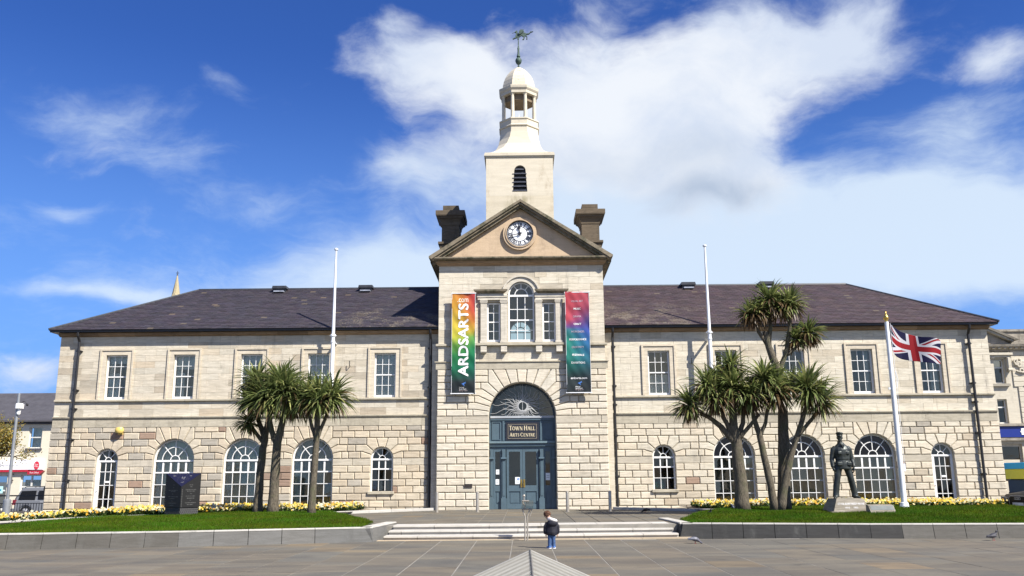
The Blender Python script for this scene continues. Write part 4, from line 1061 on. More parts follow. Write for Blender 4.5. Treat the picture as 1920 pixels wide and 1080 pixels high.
# roman capitals with serifs, big initials
def serif_word(mb, word, x, z, hs, w_scale, fn):
    """thick and thin strokes with slab serifs on a 10 unit cap height"""
    G = {'T': (8, [((4, 0), (4, 10), 1.9), ((0.2, 9.6), (7.8, 9.6), .9), ((.3, 8), (.3, 10), .5), ((7.7, 8), (7.7, 10), .5), ((2.6, .25), (5.4, .25), .5)]),
         'O': (9.4, 'O'), 'C': (8.6, 'C'),
         'W': (13, [((.9, 10), (3.8, 0), 1.8), ((3.8, 0), (6.5, 9), .8), ((6.2, 10), (9.2, 0), 1.8), ((9.2, 0), (12, 10), .8), ((-.3, 9.8), (2.2, 9.8), .5), ((10.8, 9.8), (13.2, 9.8), .5)]),
         'N': (9, [((1.2, 0), (1.2, 10), .8), ((1, 10), (7.9, 0), 1.9), ((7.9, 0), (7.9, 10), .8), ((-.2, 9.8), (2, 9.8), .5), ((6.6, 9.8), (9.2, 9.8), .5), ((0, .25), (2.4, .25), .5)]),
         'H': (9, [((1.4, 0), (1.4, 10), 1.8), ((7.6, 0), (7.6, 10), 1.8), ((1.4, 5.2), (7.6, 5.2), .8), ((0, .25), (2.9, .25), .5), ((6.1, .25), (9, .25), .5), ((0, 9.75), (2.9, 9.75), .5), ((6.1, 9.75), (9, 9.75), .5)]),
         'A': (9, [((.7, 0), (4.4, 10), .9), ((4.3, 10), (8, 0), 1.9), ((2, 3.4), (6.6, 3.4), .8), ((-.4, .25), (2, .25), .5), ((6.4, .25), (9.3, .25), .5)]),
         'L': (7, [((1.5, 0), (1.5, 10), 1.8), ((1.5, .45), (6.6, .45), .9), ((6.5, 0), (6.8, 2.6), .6), ((0, 9.75), (3, 9.75), .5), ((0, .25), (2, .25), .5)]),
         'R': (8.6, [((1.5, 0), (1.5, 10), 1.8), ((1.5, 9.6), (5, 9.6), .8), ((5, 9.7), (6.7, 7.6), 1.5), ((6.7, 7.8), (5, 5.2), 1.5), ((1.5, 5.2), (5.2, 5.2), .8), ((4, 5.2), (8, 0), 1.8), ((0, .25), (3, .25), .5), ((7, .25), (9, .25), .5)]),
         'S': (6.8, [((6, 8.6), (3.4, 9.6), .9), ((3.4, 9.6), (1, 8.0), 1.2), ((1, 8.0), (2.4, 5.8), 1.4), ((2.4, 5.9), (5.0, 4.4), 1.8), ((5.0, 4.5), (5.7, 2.2), 1.4), ((5.7, 2.4), (3.4, .4), 1.2), ((3.4, .5), (.6, 1.3), .9), ((.6, .6), (.6, 2.8), .5), ((6, 7.4), (6, 9.4), .5)]),
         'E': (7.4, [((1.5, 0), (1.5, 10), 1.8), ((1.5, .45), (6.8, .45), .9), ((1.5, 9.55), (6.6, 9.55), .9), ((1.5, 5.1), (5, 5.1), .8), ((6.8, 0), (7, 2.4), .6), ((6.6, 7.8), (6.6, 10), .6), ((5, 4), (5, 6.2), .5), ((0, .25), (2, .25), .5), ((0, 9.75), (2, 9.75), .5)])}
    for i, c in enumerate(word):
        if c == ' ': x += hs*.42*w_scale; continue
        big = i == 0 or word[i-1] == ' '
        sc = hs*(1.18 if big else 1.0)/10; w, st = G[c]
        if st in ('O', 'C'):
            for a0, a1 in ([(0, 360)] if st == 'O' else [(42, 318)]):
                n = 20
                for k in range(n):
                    t0, t1 = rad(a0+(a1-a0)*k/n), rad(a0+(a1-a0)*(k+1)/n)
                    p = (w/2+4.1*math.cos(t0), 5+4.6*math.sin(t0)); q = (w/2+4.1*math.cos(t1), 5+4.6*math.sin(t1))
                    th = .75+1.2*abs(math.cos((t0+t1)/2)); fn(mb, (x+p[0]*sc*w_scale, z+p[1]*sc), (x+q[0]*sc*w_scale, z+q[1]*sc), th*sc)
        else:
            for p, q, th in st: fn(mb, (x+p[0]*sc*w_scale, z+p[1]*sc), (x+q[0]*sc*w_scale, z+q[1]*sc), th*sc)
        x += (w+1.1)*sc*w_scale
    return x
_k = [0]
def stroke(mb, p, q, th): _k[0] = (_k[0]+1) % 9; mb.bar(p, q, th, yd-.069-_k[0]*.0004, yd-.061)
t1 = MB(); e1 = serif_word(t1, 'TOWN HALL', 0, 0, .165, 1, stroke); t2 = MB(); e2 = serif_word(t2, 'ARTS CENTRE', 0, 0, .135, 1, stroke)
serif_word(m, 'TOWN HALL', -.56, 3.59, .165, 1.12/e1, stroke); serif_word(m, 'ARTS CENTRE', -.54, 3.33, .135, 1.09/e2, stroke)
m.build('gilt_lettering', GOLD, board, (0, yd, 3.5))
# fanlight with wavy sunburst
m = MB(); m.arc(0, 4.17, 1.33, 1.41, 0, PI, yd-.04, yd+.06, 32, (.45, .5, .55)); m.box(-1.36, 1.36, yd-.10, yd+.06, 4.11, 4.20, (5, 3.4, 2.9))
for x in (-.70, .70): m.box(x-.012, x+.012, yd-.02, yd+.03, 4.2, 4.17+math.sqrt(1.34**2-x*x))
fl = m.build('fanlight', DOORB, hall, (0, yd, 4.17))
rect_l = [(1.33*math.cos(PI*i/24), 4.20+1.30*math.sin(PI*i/24)) for i in range(25)]
fit_pane(fl, DARKGLASS, rect_l, yd+.0, 0, 4.17)
sx, sz = .02, 4.17+.44
m = MB(); m.arc(sx, sz, .175, .215, 0, 2*PI, yd-.09, yd-.06, 28); m.box(sx-.008, sx+.008, yd-.085, yd-.07, sz-.175, sz+.95)
sun_b = m.build('sunburst_grille', SILVER, fl, (sx, yd, sz))
for k in range(44):
    a = 2*PI*(k+.5)/44; dx, dz = math.cos(a), math.sin(a)
    tmax = 9
    for t_ in np.linspace(.2, 1.6, 60):
        X, Z_ = sx+dx*t_, sz+dz*t_
        if Z_ < 4.20 or (X*X+(Z_-4.17)**2) > 1.36**2: tmax = t_; break
    L = min(tmax, (.62, .95, .50, 1.2)[k % 4]+(.35 if abs(dx) > .8 else 0))
    if L < .3: L = tmax
    pts = []; n_ = 9
    for i in range(n_+1):
        r_ = .20+(L-.20)*i/n_; w_ = .045*math.sin(i/n_*2*PI*(1.0 if L < .7 else 1.5))*min(1, i/2)
        pts.append((sx+dx*r_-dz*w_, yd-.075, sz+dz*r_+dx*w_))
    MB().tube(pts, [.014-.007*i/n_ for i in range(n_+1)], 5).build('ray', SILVER, sun_b, (sx, yd, sz))
m = MB(); m.box(-2.44, -2.10, YT-.09, YT-.062, 1.23, 1.38); m.build('plaque', PLAQUE, hall, (-2.3, YT, 1.3))
# ================================================================== GROUND
def struct(o): o['kind'] = 'structure'; return o
m = MB(); m.add([(-900, -300, -.66), (900, -300, -.66), (900, 1500, -.66), (-900, 1500, -.66)], [(0, 1, 2, 3)])
struct(m.build('ground', EARTH, None, (0, 0, -.66)))
m = MB(); m.box(-46, 14.5, -14, 24.35, -.6, -.003); m.box(14.5, 46, -14, 60, -.6, -.012); m.box(-46, -16.5, 24.35, 30, -.6, -.03)
m.build('plaza', JOINT, None, (0, 10, 0)); plaza = bpy.data.objects['plaza']; struct(plaza)
m = MB(); m.box(-110, -20.6, 44, 66, -.66, -.58); struct(m.build('street', ASPH, None, (-40, 55, -.6)))
m = MB(); m.box(-60, -20.6, 61, 64.8, -.6, -.46, (1.6, 1.55, 1.5)); struct(m.build('pavement', ASPH, None, (-40, 63, -.5)))

def wall_front(x):        # front foot line of the planter walls
    return float(np.interp(x, [-17.5, -12.7, -8.8, -3.95, 4.3, 9.55, 12.9, 17.5], [21.4, 22.05, 22.55, 24.0, 25.1, 24.0, 23.75, 23.6]))
def step_y(x): return 24.62 + (x*.10 if x > 0 else x*.04)*.9

# plaza slabs: long joints run towards the building
slabs = []
xw = .95
def pave_tint():
    r = random.random()
    if r < .045: return jit((.180, .145, .098), .08, .03)
    if r < .36: return jit((.134, .125, .104), .06, .02)
    return jit((.146, .130, .102), .07, .03)
for i in range(-15, 16):
    xa = i*xw-.28; xb = xa+xw; y = 13.9+random.uniform(0, .8)
    while y < 24.1:
        L = random.choice((.6, .9, 1.2, 1.2)); y2 = min(y+L, 24.33); slabs.append((xa, xb, y, y2)); y = y2
slabs.sort(key=lambda s: (max(0, abs((s[0]+s[1])/2)-.62*s[2])*3 + s[2]))
rest = MB()
for k, (xa, xb, ya, yb) in enumerate(slabs):
    m = rest if k >= 300 else MB(); z = random.uniform(-.002, .002)
    g = .004 if (xa < -4 or xa > 5) else .009
    m.bbox(xa+g, xb-g, ya+.003, yb-.003, -.03, z, .004, pave_tint())
    if k < 300: m.build('paving_slab', PAVE, plaza, ((xa+xb)/2, (ya+yb)/2, 0))
# the wider square, farther off to the sides and behind the viewer
for X in range(-40, 40, 2):
    for Yy in range(-10, 14, 2): rest.bbox(X+.01, X+1.99, Yy+.01, Yy+1.89, -.03, -.001, .006, pave_tint())
    if X >= 14 or X < -15:
        for Yy in range(14, (56 if X >= 14 else 24), 2): rest.bbox(X+.51, X+2.49, Yy+.01, Yy+1.89, -.03, -.001, .006, pave_tint())
rest.build('paving_slab', PAVE, plaza, (0, 5, 0), kind='stuff')

# upper terrace in front of the doors
m = MB(); m.box(-9.5, 9.5, 26.2, 37.9, -.3, TZ-.012); m.box(-4.5, 4.5, 25.7, 26.2, -.3, TZ-.012)
ter = struct(m.build('terrace', JOINT, None, (0, 32, TZ)))
m = MB()
for i in range(-13, 13):
    y = 26.35+random.uniform(0, .3); xa = i*.72+.1
    while y < 37.2:
        y2 = y+random.choice((.6, .9, 1.1)); m.bbox(xa+.009, xa+.711, y+.005, y2-.005, TZ-.03, TZ+random.uniform(-.0015, .0015), .005, pave_tint()); y = y2
m.build('paving_slab', PAVE, ter, (0, 32, TZ), kind='stuff')

# ------------------------------------------------------------------ steps
st = thing('stone_steps', (0, 25.2, 0), 'three wide pale granite steps between the two grass beds', 'steps')
for k in range(3):
    z0, z1 = .11*k, .11*(k+1); x = -3.75+.05*k; off = (.9, .35, 1.15)[k]
    xs = [x]; q = x+off
    while q < 4.05: xs.append(q); q += 1.55+random.uniform(-.1, .1)
    xs.append(4.25-.05*k)
    for a, b_ in zip(xs, xs[1:]):
        m = MB(); yf = lambda X: step_y(X)+.52*k; c = jit((1, 1, 1), .08, .02)
        def prism(y0, y1, za, zb, cc):
            v = [(X, Yy, Z_) for Z_ in (za, zb) for X, Yy in ((a+.006, yf(a)+y0), (b_-.006, yf(b_)+y0), (b_-.006, yf(b_)+y1), (a+.006, yf(a)+y1))]
            m.add(v, [(0, 1, 5, 4), (1, 2, 6, 5), (2, 3, 7, 6), (3, 0, 4, 7), (4, 5, 6, 7), (3, 2, 1, 0)], cc)
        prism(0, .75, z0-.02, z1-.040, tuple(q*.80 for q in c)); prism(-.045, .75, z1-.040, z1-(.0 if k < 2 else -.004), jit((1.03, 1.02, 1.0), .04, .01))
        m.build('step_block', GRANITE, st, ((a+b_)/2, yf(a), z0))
for i in range(6):
    a = -3.9+i*1.42; b_ = a+1.42; m = MB()
    v = [(X, step_y(X)+dy, z) for z in (-.03, .012) for X, dy in ((a+.004, -.30), (b_-.004, -.30), (b_-.004, .02), (a+.004, .02))]
    m.add(v, [(0, 1, 5, 4), (1, 2, 6, 5), (2, 3, 7, 6), (3, 0, 4, 7), (4, 5, 6, 7)], jit((.88, .74, .56), .06, .02)); m.build('edging_stone', GRANITE, st, ((a+b_)/2, 24.5, 0))

# ------------------------------------------------------------------ planter walls
WT = .375
def wall_block(par, p, q, col, tilt=.10, thick=.36, top=WT, nrm=None, cope=True):
    """battered block from plan point p to q (front foot), leaning back by tilt"""
    d = Vector((q[0]-p[0], q[1]-p[1])); L = d.length; d /= L; n = Vector((-d.y, d.x))
    if nrm is not None and n.dot(Vector(nrm)) < 0: n = -n
    g = .007
    def P(t, b, z): return (p[0]+d.x*t+n.x*b, p[1]+d.y*t+n.y*b, z)
    m = MB(); t0, t1 = g, L-g; z1 = top-.035
    def hexa(b0, b1, za, zb, bt, cc):
        v = [P(t0, b0, za), P(t1, b0, za), P(t1, b1, za), P(t0, b1, za), P(t0, b0+bt, zb), P(t1, b0+bt, zb), P(t1, b1, zb), P(t0, b1, zb)]
        m.add(v, [(0, 1, 5, 4), (1, 2, 6, 5), (2, 3, 7, 6), (3, 0, 4, 7), (4, 5, 6, 7), (3, 2, 1, 0)], cc)
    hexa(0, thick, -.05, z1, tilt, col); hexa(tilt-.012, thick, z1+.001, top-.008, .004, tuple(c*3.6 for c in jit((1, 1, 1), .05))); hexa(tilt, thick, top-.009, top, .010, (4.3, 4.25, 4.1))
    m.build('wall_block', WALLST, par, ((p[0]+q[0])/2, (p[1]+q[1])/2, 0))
def planter(sgn, label):
    w = thing('planter_wall', (sgn*8.5, 23.2, 0), label, 'low wall')
    if sgn < 0:
        xs = [-17.4]
        while xs[-1] < -3.95-.9: xs.append(xs[-1]+.80+random.uniform(-.01, .01))
        xs[-1] = -3.95
    else:
        xs = [4.3]
        while xs[-1] < 17: xs.append(xs[-1]+(.86 if xs[-1] < 5 else .80)+random.uniform(-.01, .01))
    for a, b_ in zip(xs, xs[1:]):
        mid = (a+b_)/2
        if sgn < 0: c = jit((.86, .84, .80), .06, .01) if mid < -8.9 else jit((1.12, 1.14, 1.16), .05, .01)
        else: c = jit((.42, .43, .45), .07, .01) if mid < 9.6 else jit((.98, .96, .92), .05, .01)  # right wall: shade on the stretch near the steps put into block colour
        wall_block(w, (a, wall_front(a)), (b_, wall_front(b_)), c, nrm=(0, 1))
    # cheek beside the steps
    if sgn < 0: pts = [(-3.95, 24.0), (-3.80, 25.4), (-3.66, 26.9)]; nn = (-1, 0); c0 = (1.12, 1.14, 1.16)
    else: pts = [(4.3, 25.1), (4.22, 26.6), (4.12, 28.4)]; nn = (1, 0); c0 = (.42, .43, .45)  # right cheek takes the same shade-darkened block colour
    for p, q in zip(pts, pts[1:]): wall_block(w, p, q, jit(c0, .05), .10, .40, WT, nn)
    return w
planter(-1, 'grey granite retaining wall along the left grass bed'); planter(1, 'grey granite retaining wall along the right grass bed')

# kerbs
def kerb(label, pts, z0, z1, w=.16, step=1.0):
    k = thing('granite_kerb', (pts[0][0], pts[0][1], z0), label, 'kerb')
    P = [Vector(p) for p in pts]; seg = []
    for a, b_ in zip(P, P[1:]):
        n_ = max(1, round((b_-a).length/step)); seg += [(a+(b_-a)*i/n_, a+(b_-a)*(i+1)/n_) for i in range(n_)]
    for a, b_ in seg:
        d = (b_-a).normalized(); n = Vector((-d.y, d.x))*w; a2 = a+d*.004; b2 = b_-d*.004
        m = MB(); c = jit((.86, .86, .86), .08, .01)
        v = [(*a2, z0), (*b2, z0), (*(b2+n), z0), (*(a2+n), z0), (*a2, z1-.012), (*b2, z1-.012), (*(b2+n), z1-.012), (*(a2+n), z1-.012)]
        i_ = n*.08; v += [(*(a2+i_), z1), (*(b2+i_), z1), (*(b2+n-i_), z1), (*(a2+n-i_), z1)]
        m.add(v, [(0, 1, 5, 4), (1, 2, 6, 5), (2, 3, 7, 6), (3, 0, 4, 7), (4, 5, 9, 8), (5, 6, 10, 9), (6, 7, 11, 10), (7, 4, 8, 11), (8, 9, 10, 11)], c)
        m.build('kerb_stone', GRANITE, k, ((a.x+b_.x)/2, (a.y+b_.y)/2, z0))
kerb('pale granite kerb between the terrace and the left flower bed', [(-9.2, 31.4), (-6.7, 34.2), (-3.66, 37.1)], TZ-.1, TZ+.10)
kerb('pale granite kerb running along the right flower bed', [(3.66, 37.0), (6.2, 34.4), (8.0, 33.6), (18.2, 33.5)], TZ-.1, TZ+.10)
kerb('pale curved kerb at the far left end of the left flower bed', [(-17.2, 24.2), (-15.7, 26.9), (-14.7, 29.6), (-13.2, 31.6), (-11.9, 32.35)], TZ-.2, TZ+.12)

# ------------------------------------------------------------------ grass beds
def gback(x, s): return float(np.interp(x, [-17.5, -15.6, -14.7, -13.2, -6.9, -4.3], [23.6, 27, 29.6, 31.7, 32.6, 26.2]) if s < 0 else np.interp(x, [4.62, 5.6, 8.2, 9.5, 17.5], [27.0, 29.2, 33.4, 33.45, 33.45]))
def gz(x, y, s):
    d = y-wall_front(x); t = min(max((d-.3)/6.0, 0), 1)
    return .36 - (.10*min(max((-12-x)/3, 0), 1) if s < 0 else 0) + (.10 if s < 0 else .13)*t*t*(3-2*t) + .025*math.sin(x*.9+y*.5)*t
lawns = {}
for s, lab in ((-1, 'left'), (1, 'right')):
    x0, x1 = (-17.5, -4.3) if s < 0 else (4.62, 17.5); nx, ny = 60, 16; v = []; f = []
    for i in range(nx+1):
        x = x0+(x1-x0)*i/nx; ya, yb = wall_front(x)+.30, gback(x, s)
        for j in range(ny+1): y = ya+(yb-ya)*j/ny; v.append((x, y, gz(x, y, s)))
    for i in range(nx):
        for j in range(ny): a = i*(ny+1)+j; f.append((a, a+ny+1, a+ny+2, a+1))
    m = MB().add(v, f); o = struct(m.build('lawn_bed', TURF, None, (s*10, 28, .3), smooth=True))
    # soil of the flower bed behind
    e = MB()
    for i in range(nx):
        a, b_ = x0-1.2*(s < 0)+(x1-x0+1.2)*i/nx, x0-1.2*(s < 0)+(x1-x0+1.2)*(i+1)/nx
        pa = gback(a, s); pb = gback(b_, s)
        if abs(a) < 6.4 or abs(b_) < 6.4: continue
        e.add([(a, pa, .40), (b_, pb, .40), (b_, 37.9, .41), (a, 37.9, .41)], [(0, 1, 2, 3)])
    if s < 0: e.add([(-24, 25.5, .30), (-16.9, 24.4, .32), (-18.6, 37.9, .38), (-24, 37.9, .38)], [(0, 1, 2, 3)])
    struct(e.build('bed_soil', SOIL, None, (s*12, 35, .4)))
def np_mesh(name, V, F, Ccol, mat, at, kind='stuff'):
    """V (n,3), F (m,k) index array, Ccol (m,3) face colours"""
    me = bpy.data.meshes.new(name); k = F.shape[1]; Vl = V-np.array(at)
    me.vertices.add(len(V)); me.vertices.foreach_set('co', Vl.astype(np.float32).ravel())
    me.loops.add(F.size); me.loops.foreach_set('vertex_index', F.astype(np.int32).ravel())
    me.polygons.add(len(F)); me.polygons.foreach_set('loop_start', np.arange(0, F.size, k, dtype=np.int32))
    me.update(calc_edges=True)
    a = me.attributes.new('tint', 'FLOAT_COLOR', 'CORNER'); c = np.repeat(np.hstack([Ccol, np.ones((len(F), 1))]), k, axis=0)
    a.data.foreach_set('color', c.astype(np.float32).ravel()); me.materials.append(mat)
    o = bpy.data.objects.new(name, me); link(o, None, at)
    if kind: o['kind'] = kind
    return o
def grass(s, n):
    x0, x1 = (-17.4, -4.35) if s < 0 else (4.66, 17.4)
    x = RNG.uniform(x0, x1, n*2); u = RNG.uniform(0, 1, n*2)
    X0 = [-17.5, -12.7, -8.8, -3.95, 4.3, 9.55, 12.9, 17.5]; ya = np.interp(x, X0, [wall_front(q) for q in X0])+.29
    yb = np.interp(x, [-17.5, -15.6, -14.7, -13.2, -6.9, -4.3], [23.6, 27, 29.6, 31.7, 32.6, 26.2]) if s < 0 else np.interp(x, [4.62, 5.6, 8.2, 9.5, 17.5], [27.0, 29.2, 33.4, 33.45, 33.45])
    keep = RNG.uniform(0, 1, n*2) < (yb-ya)/10.5
    x, u, ya, yb = x[keep], u[keep], ya[keep], yb[keep]; y = ya+(yb-ya)*u**1.25
    t = np.clip((y-ya-.01)/6, 0, 1); z = .355-(.10*np.clip((-12-x)/3, 0, 1) if s < 0 else 0)+(.10 if s < 0 else .13)*t*t*(3-2*t)+.025*np.sin(x*.9+y*.5)*t
    k = len(x); h = RNG.uniform(.035, .085, k)*(1+.35*np.sin(x*2.1)*np.sin(y*1.7)); a = RNG.uniform(0, 2*PI, k); w = RNG.uniform(.006, .011, k)
    lx, ly = RNG.normal(0, .025, k), RNG.normal(0, .025, k)
    V = np.empty((k, 3, 3)); V[:, 0] = np.stack([x-w*np.cos(a), y-w*np.sin(a), z-.01], 1); V[:, 1] = np.stack([x+w*np.cos(a), y+w*np.sin(a), z-.01], 1); V[:, 2] = np.stack([x+lx, y+ly, z+h], 1)
    patch = .5+.5*np.sin(x*1.3+2*np.sin(y*.8))*np.sin(y*1.1+x*.4)
    b = np.stack([.046+.060*RNG.uniform(0, 1, k)*patch, .088+.055*RNG.uniform(0, 1, k), np.full(k, .006)], 1)*RNG.uniform(.75, 1.2, (k, 1))
    dry = RNG.uniform(0, 1, k) < .04; b[dry] = (.15, .13, .05)
    o = np_mesh('grass', V.reshape(-1, 3), np.arange(3*k).reshape(-1, 3), b, GRASSM, (s*10, 28, .36))
    tag(o, 'short green grass of the %s planted bed' % ('left' if s < 0 else 'right'), 'grass')
grass(-1, 150000); grass(1, 150000)

# ------------------------------------------------------------------ flower beds
def flowers(s, n):
    """pansies and primroses: five petals round an eye, on leafy tufts"""
    pts = []
    while len(pts) < n:
        if s < 0:
            x = random.uniform(-19.5, -6.5); y = random.uniform(25, 37.0)
            if x < -13.2:
                lo = float(np.interp(x, [-19.5, -17.2, -15.7, -14.7, -13.2], [22.5, 24.4, 27.2, 29.9, 31.9]))
            else: lo = gback(x, s)+.15
            if x > -9.2: lo = max(lo, float(np.interp(x, [-9.2, -6.7, -6.4], [31.7, 34.5, 34.8])))
            if not lo < y < 37.0 or y > lo+4.2: continue
        else:
            x = random.uniform(6.9, 18.1); y = random.uniform(33.8, 37.2)
            if y < np.interp(x, [6.2, 8.0], [35.0, 33.85]): continue
        pts.append((x, y))
    V, F3, C = [], [], []
    def tri(a, b_, c, col): i = len(V); V.extend((a, b_, c)); F3.append((i, i+1, i+2)); C.append(col)
    yel = [(.70, .52, .05), (.72, .60, .14), (.72, .66, .36), (.64, .36, .03), (.68, .66, .50), (.70, .55, .08), (.72, .58, .10), (.70, .60, .2)]
    for x, y in pts:
        zb = .41-(.07 if x < -15 else 0); h = random.uniform(.12, .29); kind = random.random()
        for _ in range(random.choice((1, 1, 2, 2, 3))):
            hx, hy, hz = x+random.uniform(-.09, .09), y+random.uniform(-.09, .09), zb+h*random.uniform(.75, 1.1)
            col = random.choice(yel if math.sin(x*3.1+y) > -.55 else yel[2:5]); col = jit(col, .12, .05); R_ = random.uniform(.030, .050)
            nrm = Vector((random.uniform(-.5, .6), random.uniform(-1.2, .1), random.uniform(.25, 1.0))).normalized(); t1 = nrm.orthogonal().normalized(); t2 = nrm.cross(t1)
            c0 = Vector((hx, hy, hz)); a0 = random.uniform(0, 6)
            for p in range(5):
                a = a0+p*2*PI/5; r1 = (t1*math.cos(a-.55)+t2*math.sin(a-.55))*R_*.9+nrm*.012; r2 = (t1*math.cos(a+.55)+t2*math.sin(a+.55))*R_*.9+nrm*.012; r3 = (t1*math.cos(a)+t2*math.sin(a))*R_*1.15
                tri(c0, c0+r1, c0+r3, col); tri(c0, c0+r3, c0+r2, tuple(q*.92 for q in col))
            e = nrm*.016; ec = (.55, .25, .02)
            tri(c0+e+t1*.012, c0+e+t2*.012, c0+e-(t1+t2)*.01, ec)
        for _ in range(11):
            a = random.uniform(0, 2*PI); l = random.uniform(.08, .19); b0 = Vector((x+random.uniform(-.08, .08), y+random.uniform(-.08, .08), zb+random.uniform(0, h*.6)))
            d = Vector((math.cos(a), math.sin(a), random.uniform(.2, 1.3))).normalized(); sd = d.cross(Vector((0, 0, 1))).normalized()*l*.26; g = random.uniform(.6, 1.3); lc = (.05*g, .085*g, .02*g)
            tri(b0, b0+d*l*.55+sd, b0+d*l, lc); tri(b0, b0+d*l, b0+d*l*.55-sd, lc)
    o = np_mesh('flowers', np.array([tuple(p) for p in V]), np.array(F3), np.array(C), FLOWER, (s*12, 35, .4))
    tag(o, 'yellow and white spring flowers in the %s bed below the windows' % ('left' if s < 0 else 'right'), 'flowers')
flowers(-1, 3000); flowers(1, 2300)
# ================================================================== PALMS
def rosette(mb, c, n, L, up=.12, dead=.12, droop=1.0, dark=1.0):
    """a head of sword leaves springing from c"""
    c = Vector(c)
    for i in range(n):
        u = random.uniform(-.78, .95) ; ph = random.uniform(0, 2*PI)
        el = math.asin(max(-1, min(1, u)))
        d = Vector((math.cos(ph)*math.cos(el), math.sin(ph)*math.cos(el), math.sin(el)+up)).normalized()
        ln = L*random.uniform(.90, 1.38)*(.9 if u < 0 else 1); w = random.uniform(.026, .044)
        age = (.5-u)
        g = random.uniform(.55, 1.3)*dark
        if random.random() < dead*max(age, 0)*1.6: col = (.135*g, .088*g, .042*g); dr = droop*1.7
        elif random.random() < .22: col = (.33*g, .34*g, .125*g); dr = droop
        else: col = (.155*g, .195*g, .062*g); dr = droop
        side = d.cross(Vector((0, 0, 1)));
        if side.length < .05: side = Vector((1, 0, 0))
        side = (side.normalized() + Vector((0, 0, random.uniform(-.5, .5)))).normalized()
        k = 5; v = []; p = c + d*.04; dd = d.copy()
        for j in range(k+1):
            t = j/k; ww = w*(.55+1.1*t) if t < .35 else w*(1-((t-.35)/.65)**1.7)+.001
            v += [p-side*ww, p+side*ww]
            dd = (dd + Vector((0, 0, -.185*dr*(.2+t*1.7)*random.uniform(.75, 1.3)))).normalized(); p = p + dd*(ln/k)
        mb.add(v, [(2*j, 2*j+1, 2*j+3, 2*j+2) for j in range(k)], col)
def skirt(mb, c, n, L):
    c = Vector(c)
    for i in range(n):
        ph = random.uniform(0, 2*PI); d = Vector((math.cos(ph)*.42, math.sin(ph)*.42, -random.uniform(.5, 1.2))).normalized(); g = random.uniform(.6, 1.3)
        col = (.16*g, .095*g, .05*g); s = d.cross(Vector((0, 0, 1))).normalized()*.016; ln = L*random.uniform(.4, 1); p = c+d*.03
        mb.add([p-s, p+s, p+d*ln*.6+s+Vector((0, 0, -.03)), p+d*ln*.6-s+Vector((0, 0, -.03)), p+d*ln+Vector((0, 0, -.12))], [(0, 1, 2, 3), (3, 2, 4)], col)
def palm(label, base, trunks, heads, to=None, size=1):
    if to:                                # planted at another spot and size: the whole tree scales about its foot
        M_ = lambda p: tuple(t+(q-b)*size for t, q, b in zip(to, p, base))
        trunks = [([M_(p) for p in pts], r0*size, r1*size) for pts, r0, r1 in trunks]; heads = [(M_(c), n, L*size, kw) for c, n, L, kw in heads]; base = to
    t = thing('cabbage_palm', base, label, 'palm tree', 'palm-like trees on the grass beds')
    tr = MB()
    for pts, r0, r1 in trunks:
        P = [Vector(p) for p in pts]; out = []; rs = []
        for a, b_ in zip(P, P[1:]):
            for i in range(4): out.append(a+(b_-a)*i/4 + Vector((random.uniform(-1, 1), random.uniform(-1, 1), 0))*.012)
        out.append(P[-1]); n = len(out)
        for i in range(n): k = r0+(r1-r0)*i/(n-1); rs.append(k*(1.14 if i == 0 and P[0].z < .8 else 1.03 if i == 1 and P[0].z < .8 else .93)*random.uniform(.96, 1.05))
        tr.tube(out, rs, 12)
    tr.build('trunk', BARK, t, base, smooth=True)
    for c, n, L, kw in heads:
        m = MB(); kk = dict(kw); sk = kk.pop('skirt', 0)
        rosette(m, c, int(n*.80), L, **kk)
        if sk: skirt(m, (c[0], c[1], c[2]-.05), sk, L*.8)
        m.build('crown', LEAF, t, c, kind='stuff')
random.seed(21)
Y0 = 31.3
palm('palm with a dark slender trunk, leftmost on the left grass', (-9.28, 31.6, .42),
     [([(-9.28, 31.6, .38), (-9.26, 31.6, 1.6), (-9.20, 31.6, 2.7), (-9.12, 31.6, 3.3), (-8.98, 31.7, 4.3)], .17, .10), ([(-9.18, 31.6, 3.1), (-9.42, 31.6, 3.7), (-9.55, 31.7, 4.9)], .10, .07), ([(-9.2, 31.6, 2.9), (-9.5, 31.5, 3.3), (-9.68, 31.5, 3.55)], .08, .05)],
     [((-9.62, 31.8, 5.05), 300, .85, dict(dark=.85)), ((-9.70, 31.4, 4.35), 260, .75, dict(dark=.75)), ((-9.68, 31.4, 3.60), 150, .62, dict(dark=.7, up=0, dead=.3)), ((-9.1, 32.0, 4.75), 240, .9, dict(dark=.85))])
palm('palm with the broadest leafy head, middle of the left grass', (-8.60, 31.1, .42),
     [([(-8.60, 31.1, .38), (-8.60, 31.1, 1.6), (-8.56, 31.1, 2.9), (-8.42, 31.1, 3.6), (-8.33, 31.1, 4.4)], .20, .10), ([(-8.57, 31.1, 2.8), (-8.80, 31.1, 3.3), (-8.97, 31.1, 4.2)], .12, .08)],
     [((-8.30, 31.0, 4.55), 420, 1.08, dict(skirt=50)), ((-8.98, 31.0, 4.35), 360, 1.0, dict()), ((-8.65, 31.3, 4.95), 300, 1.0, dict(dark=1.05)), ((-8.05, 31.2, 4.25), 260, .9, dict(skirt=90))])
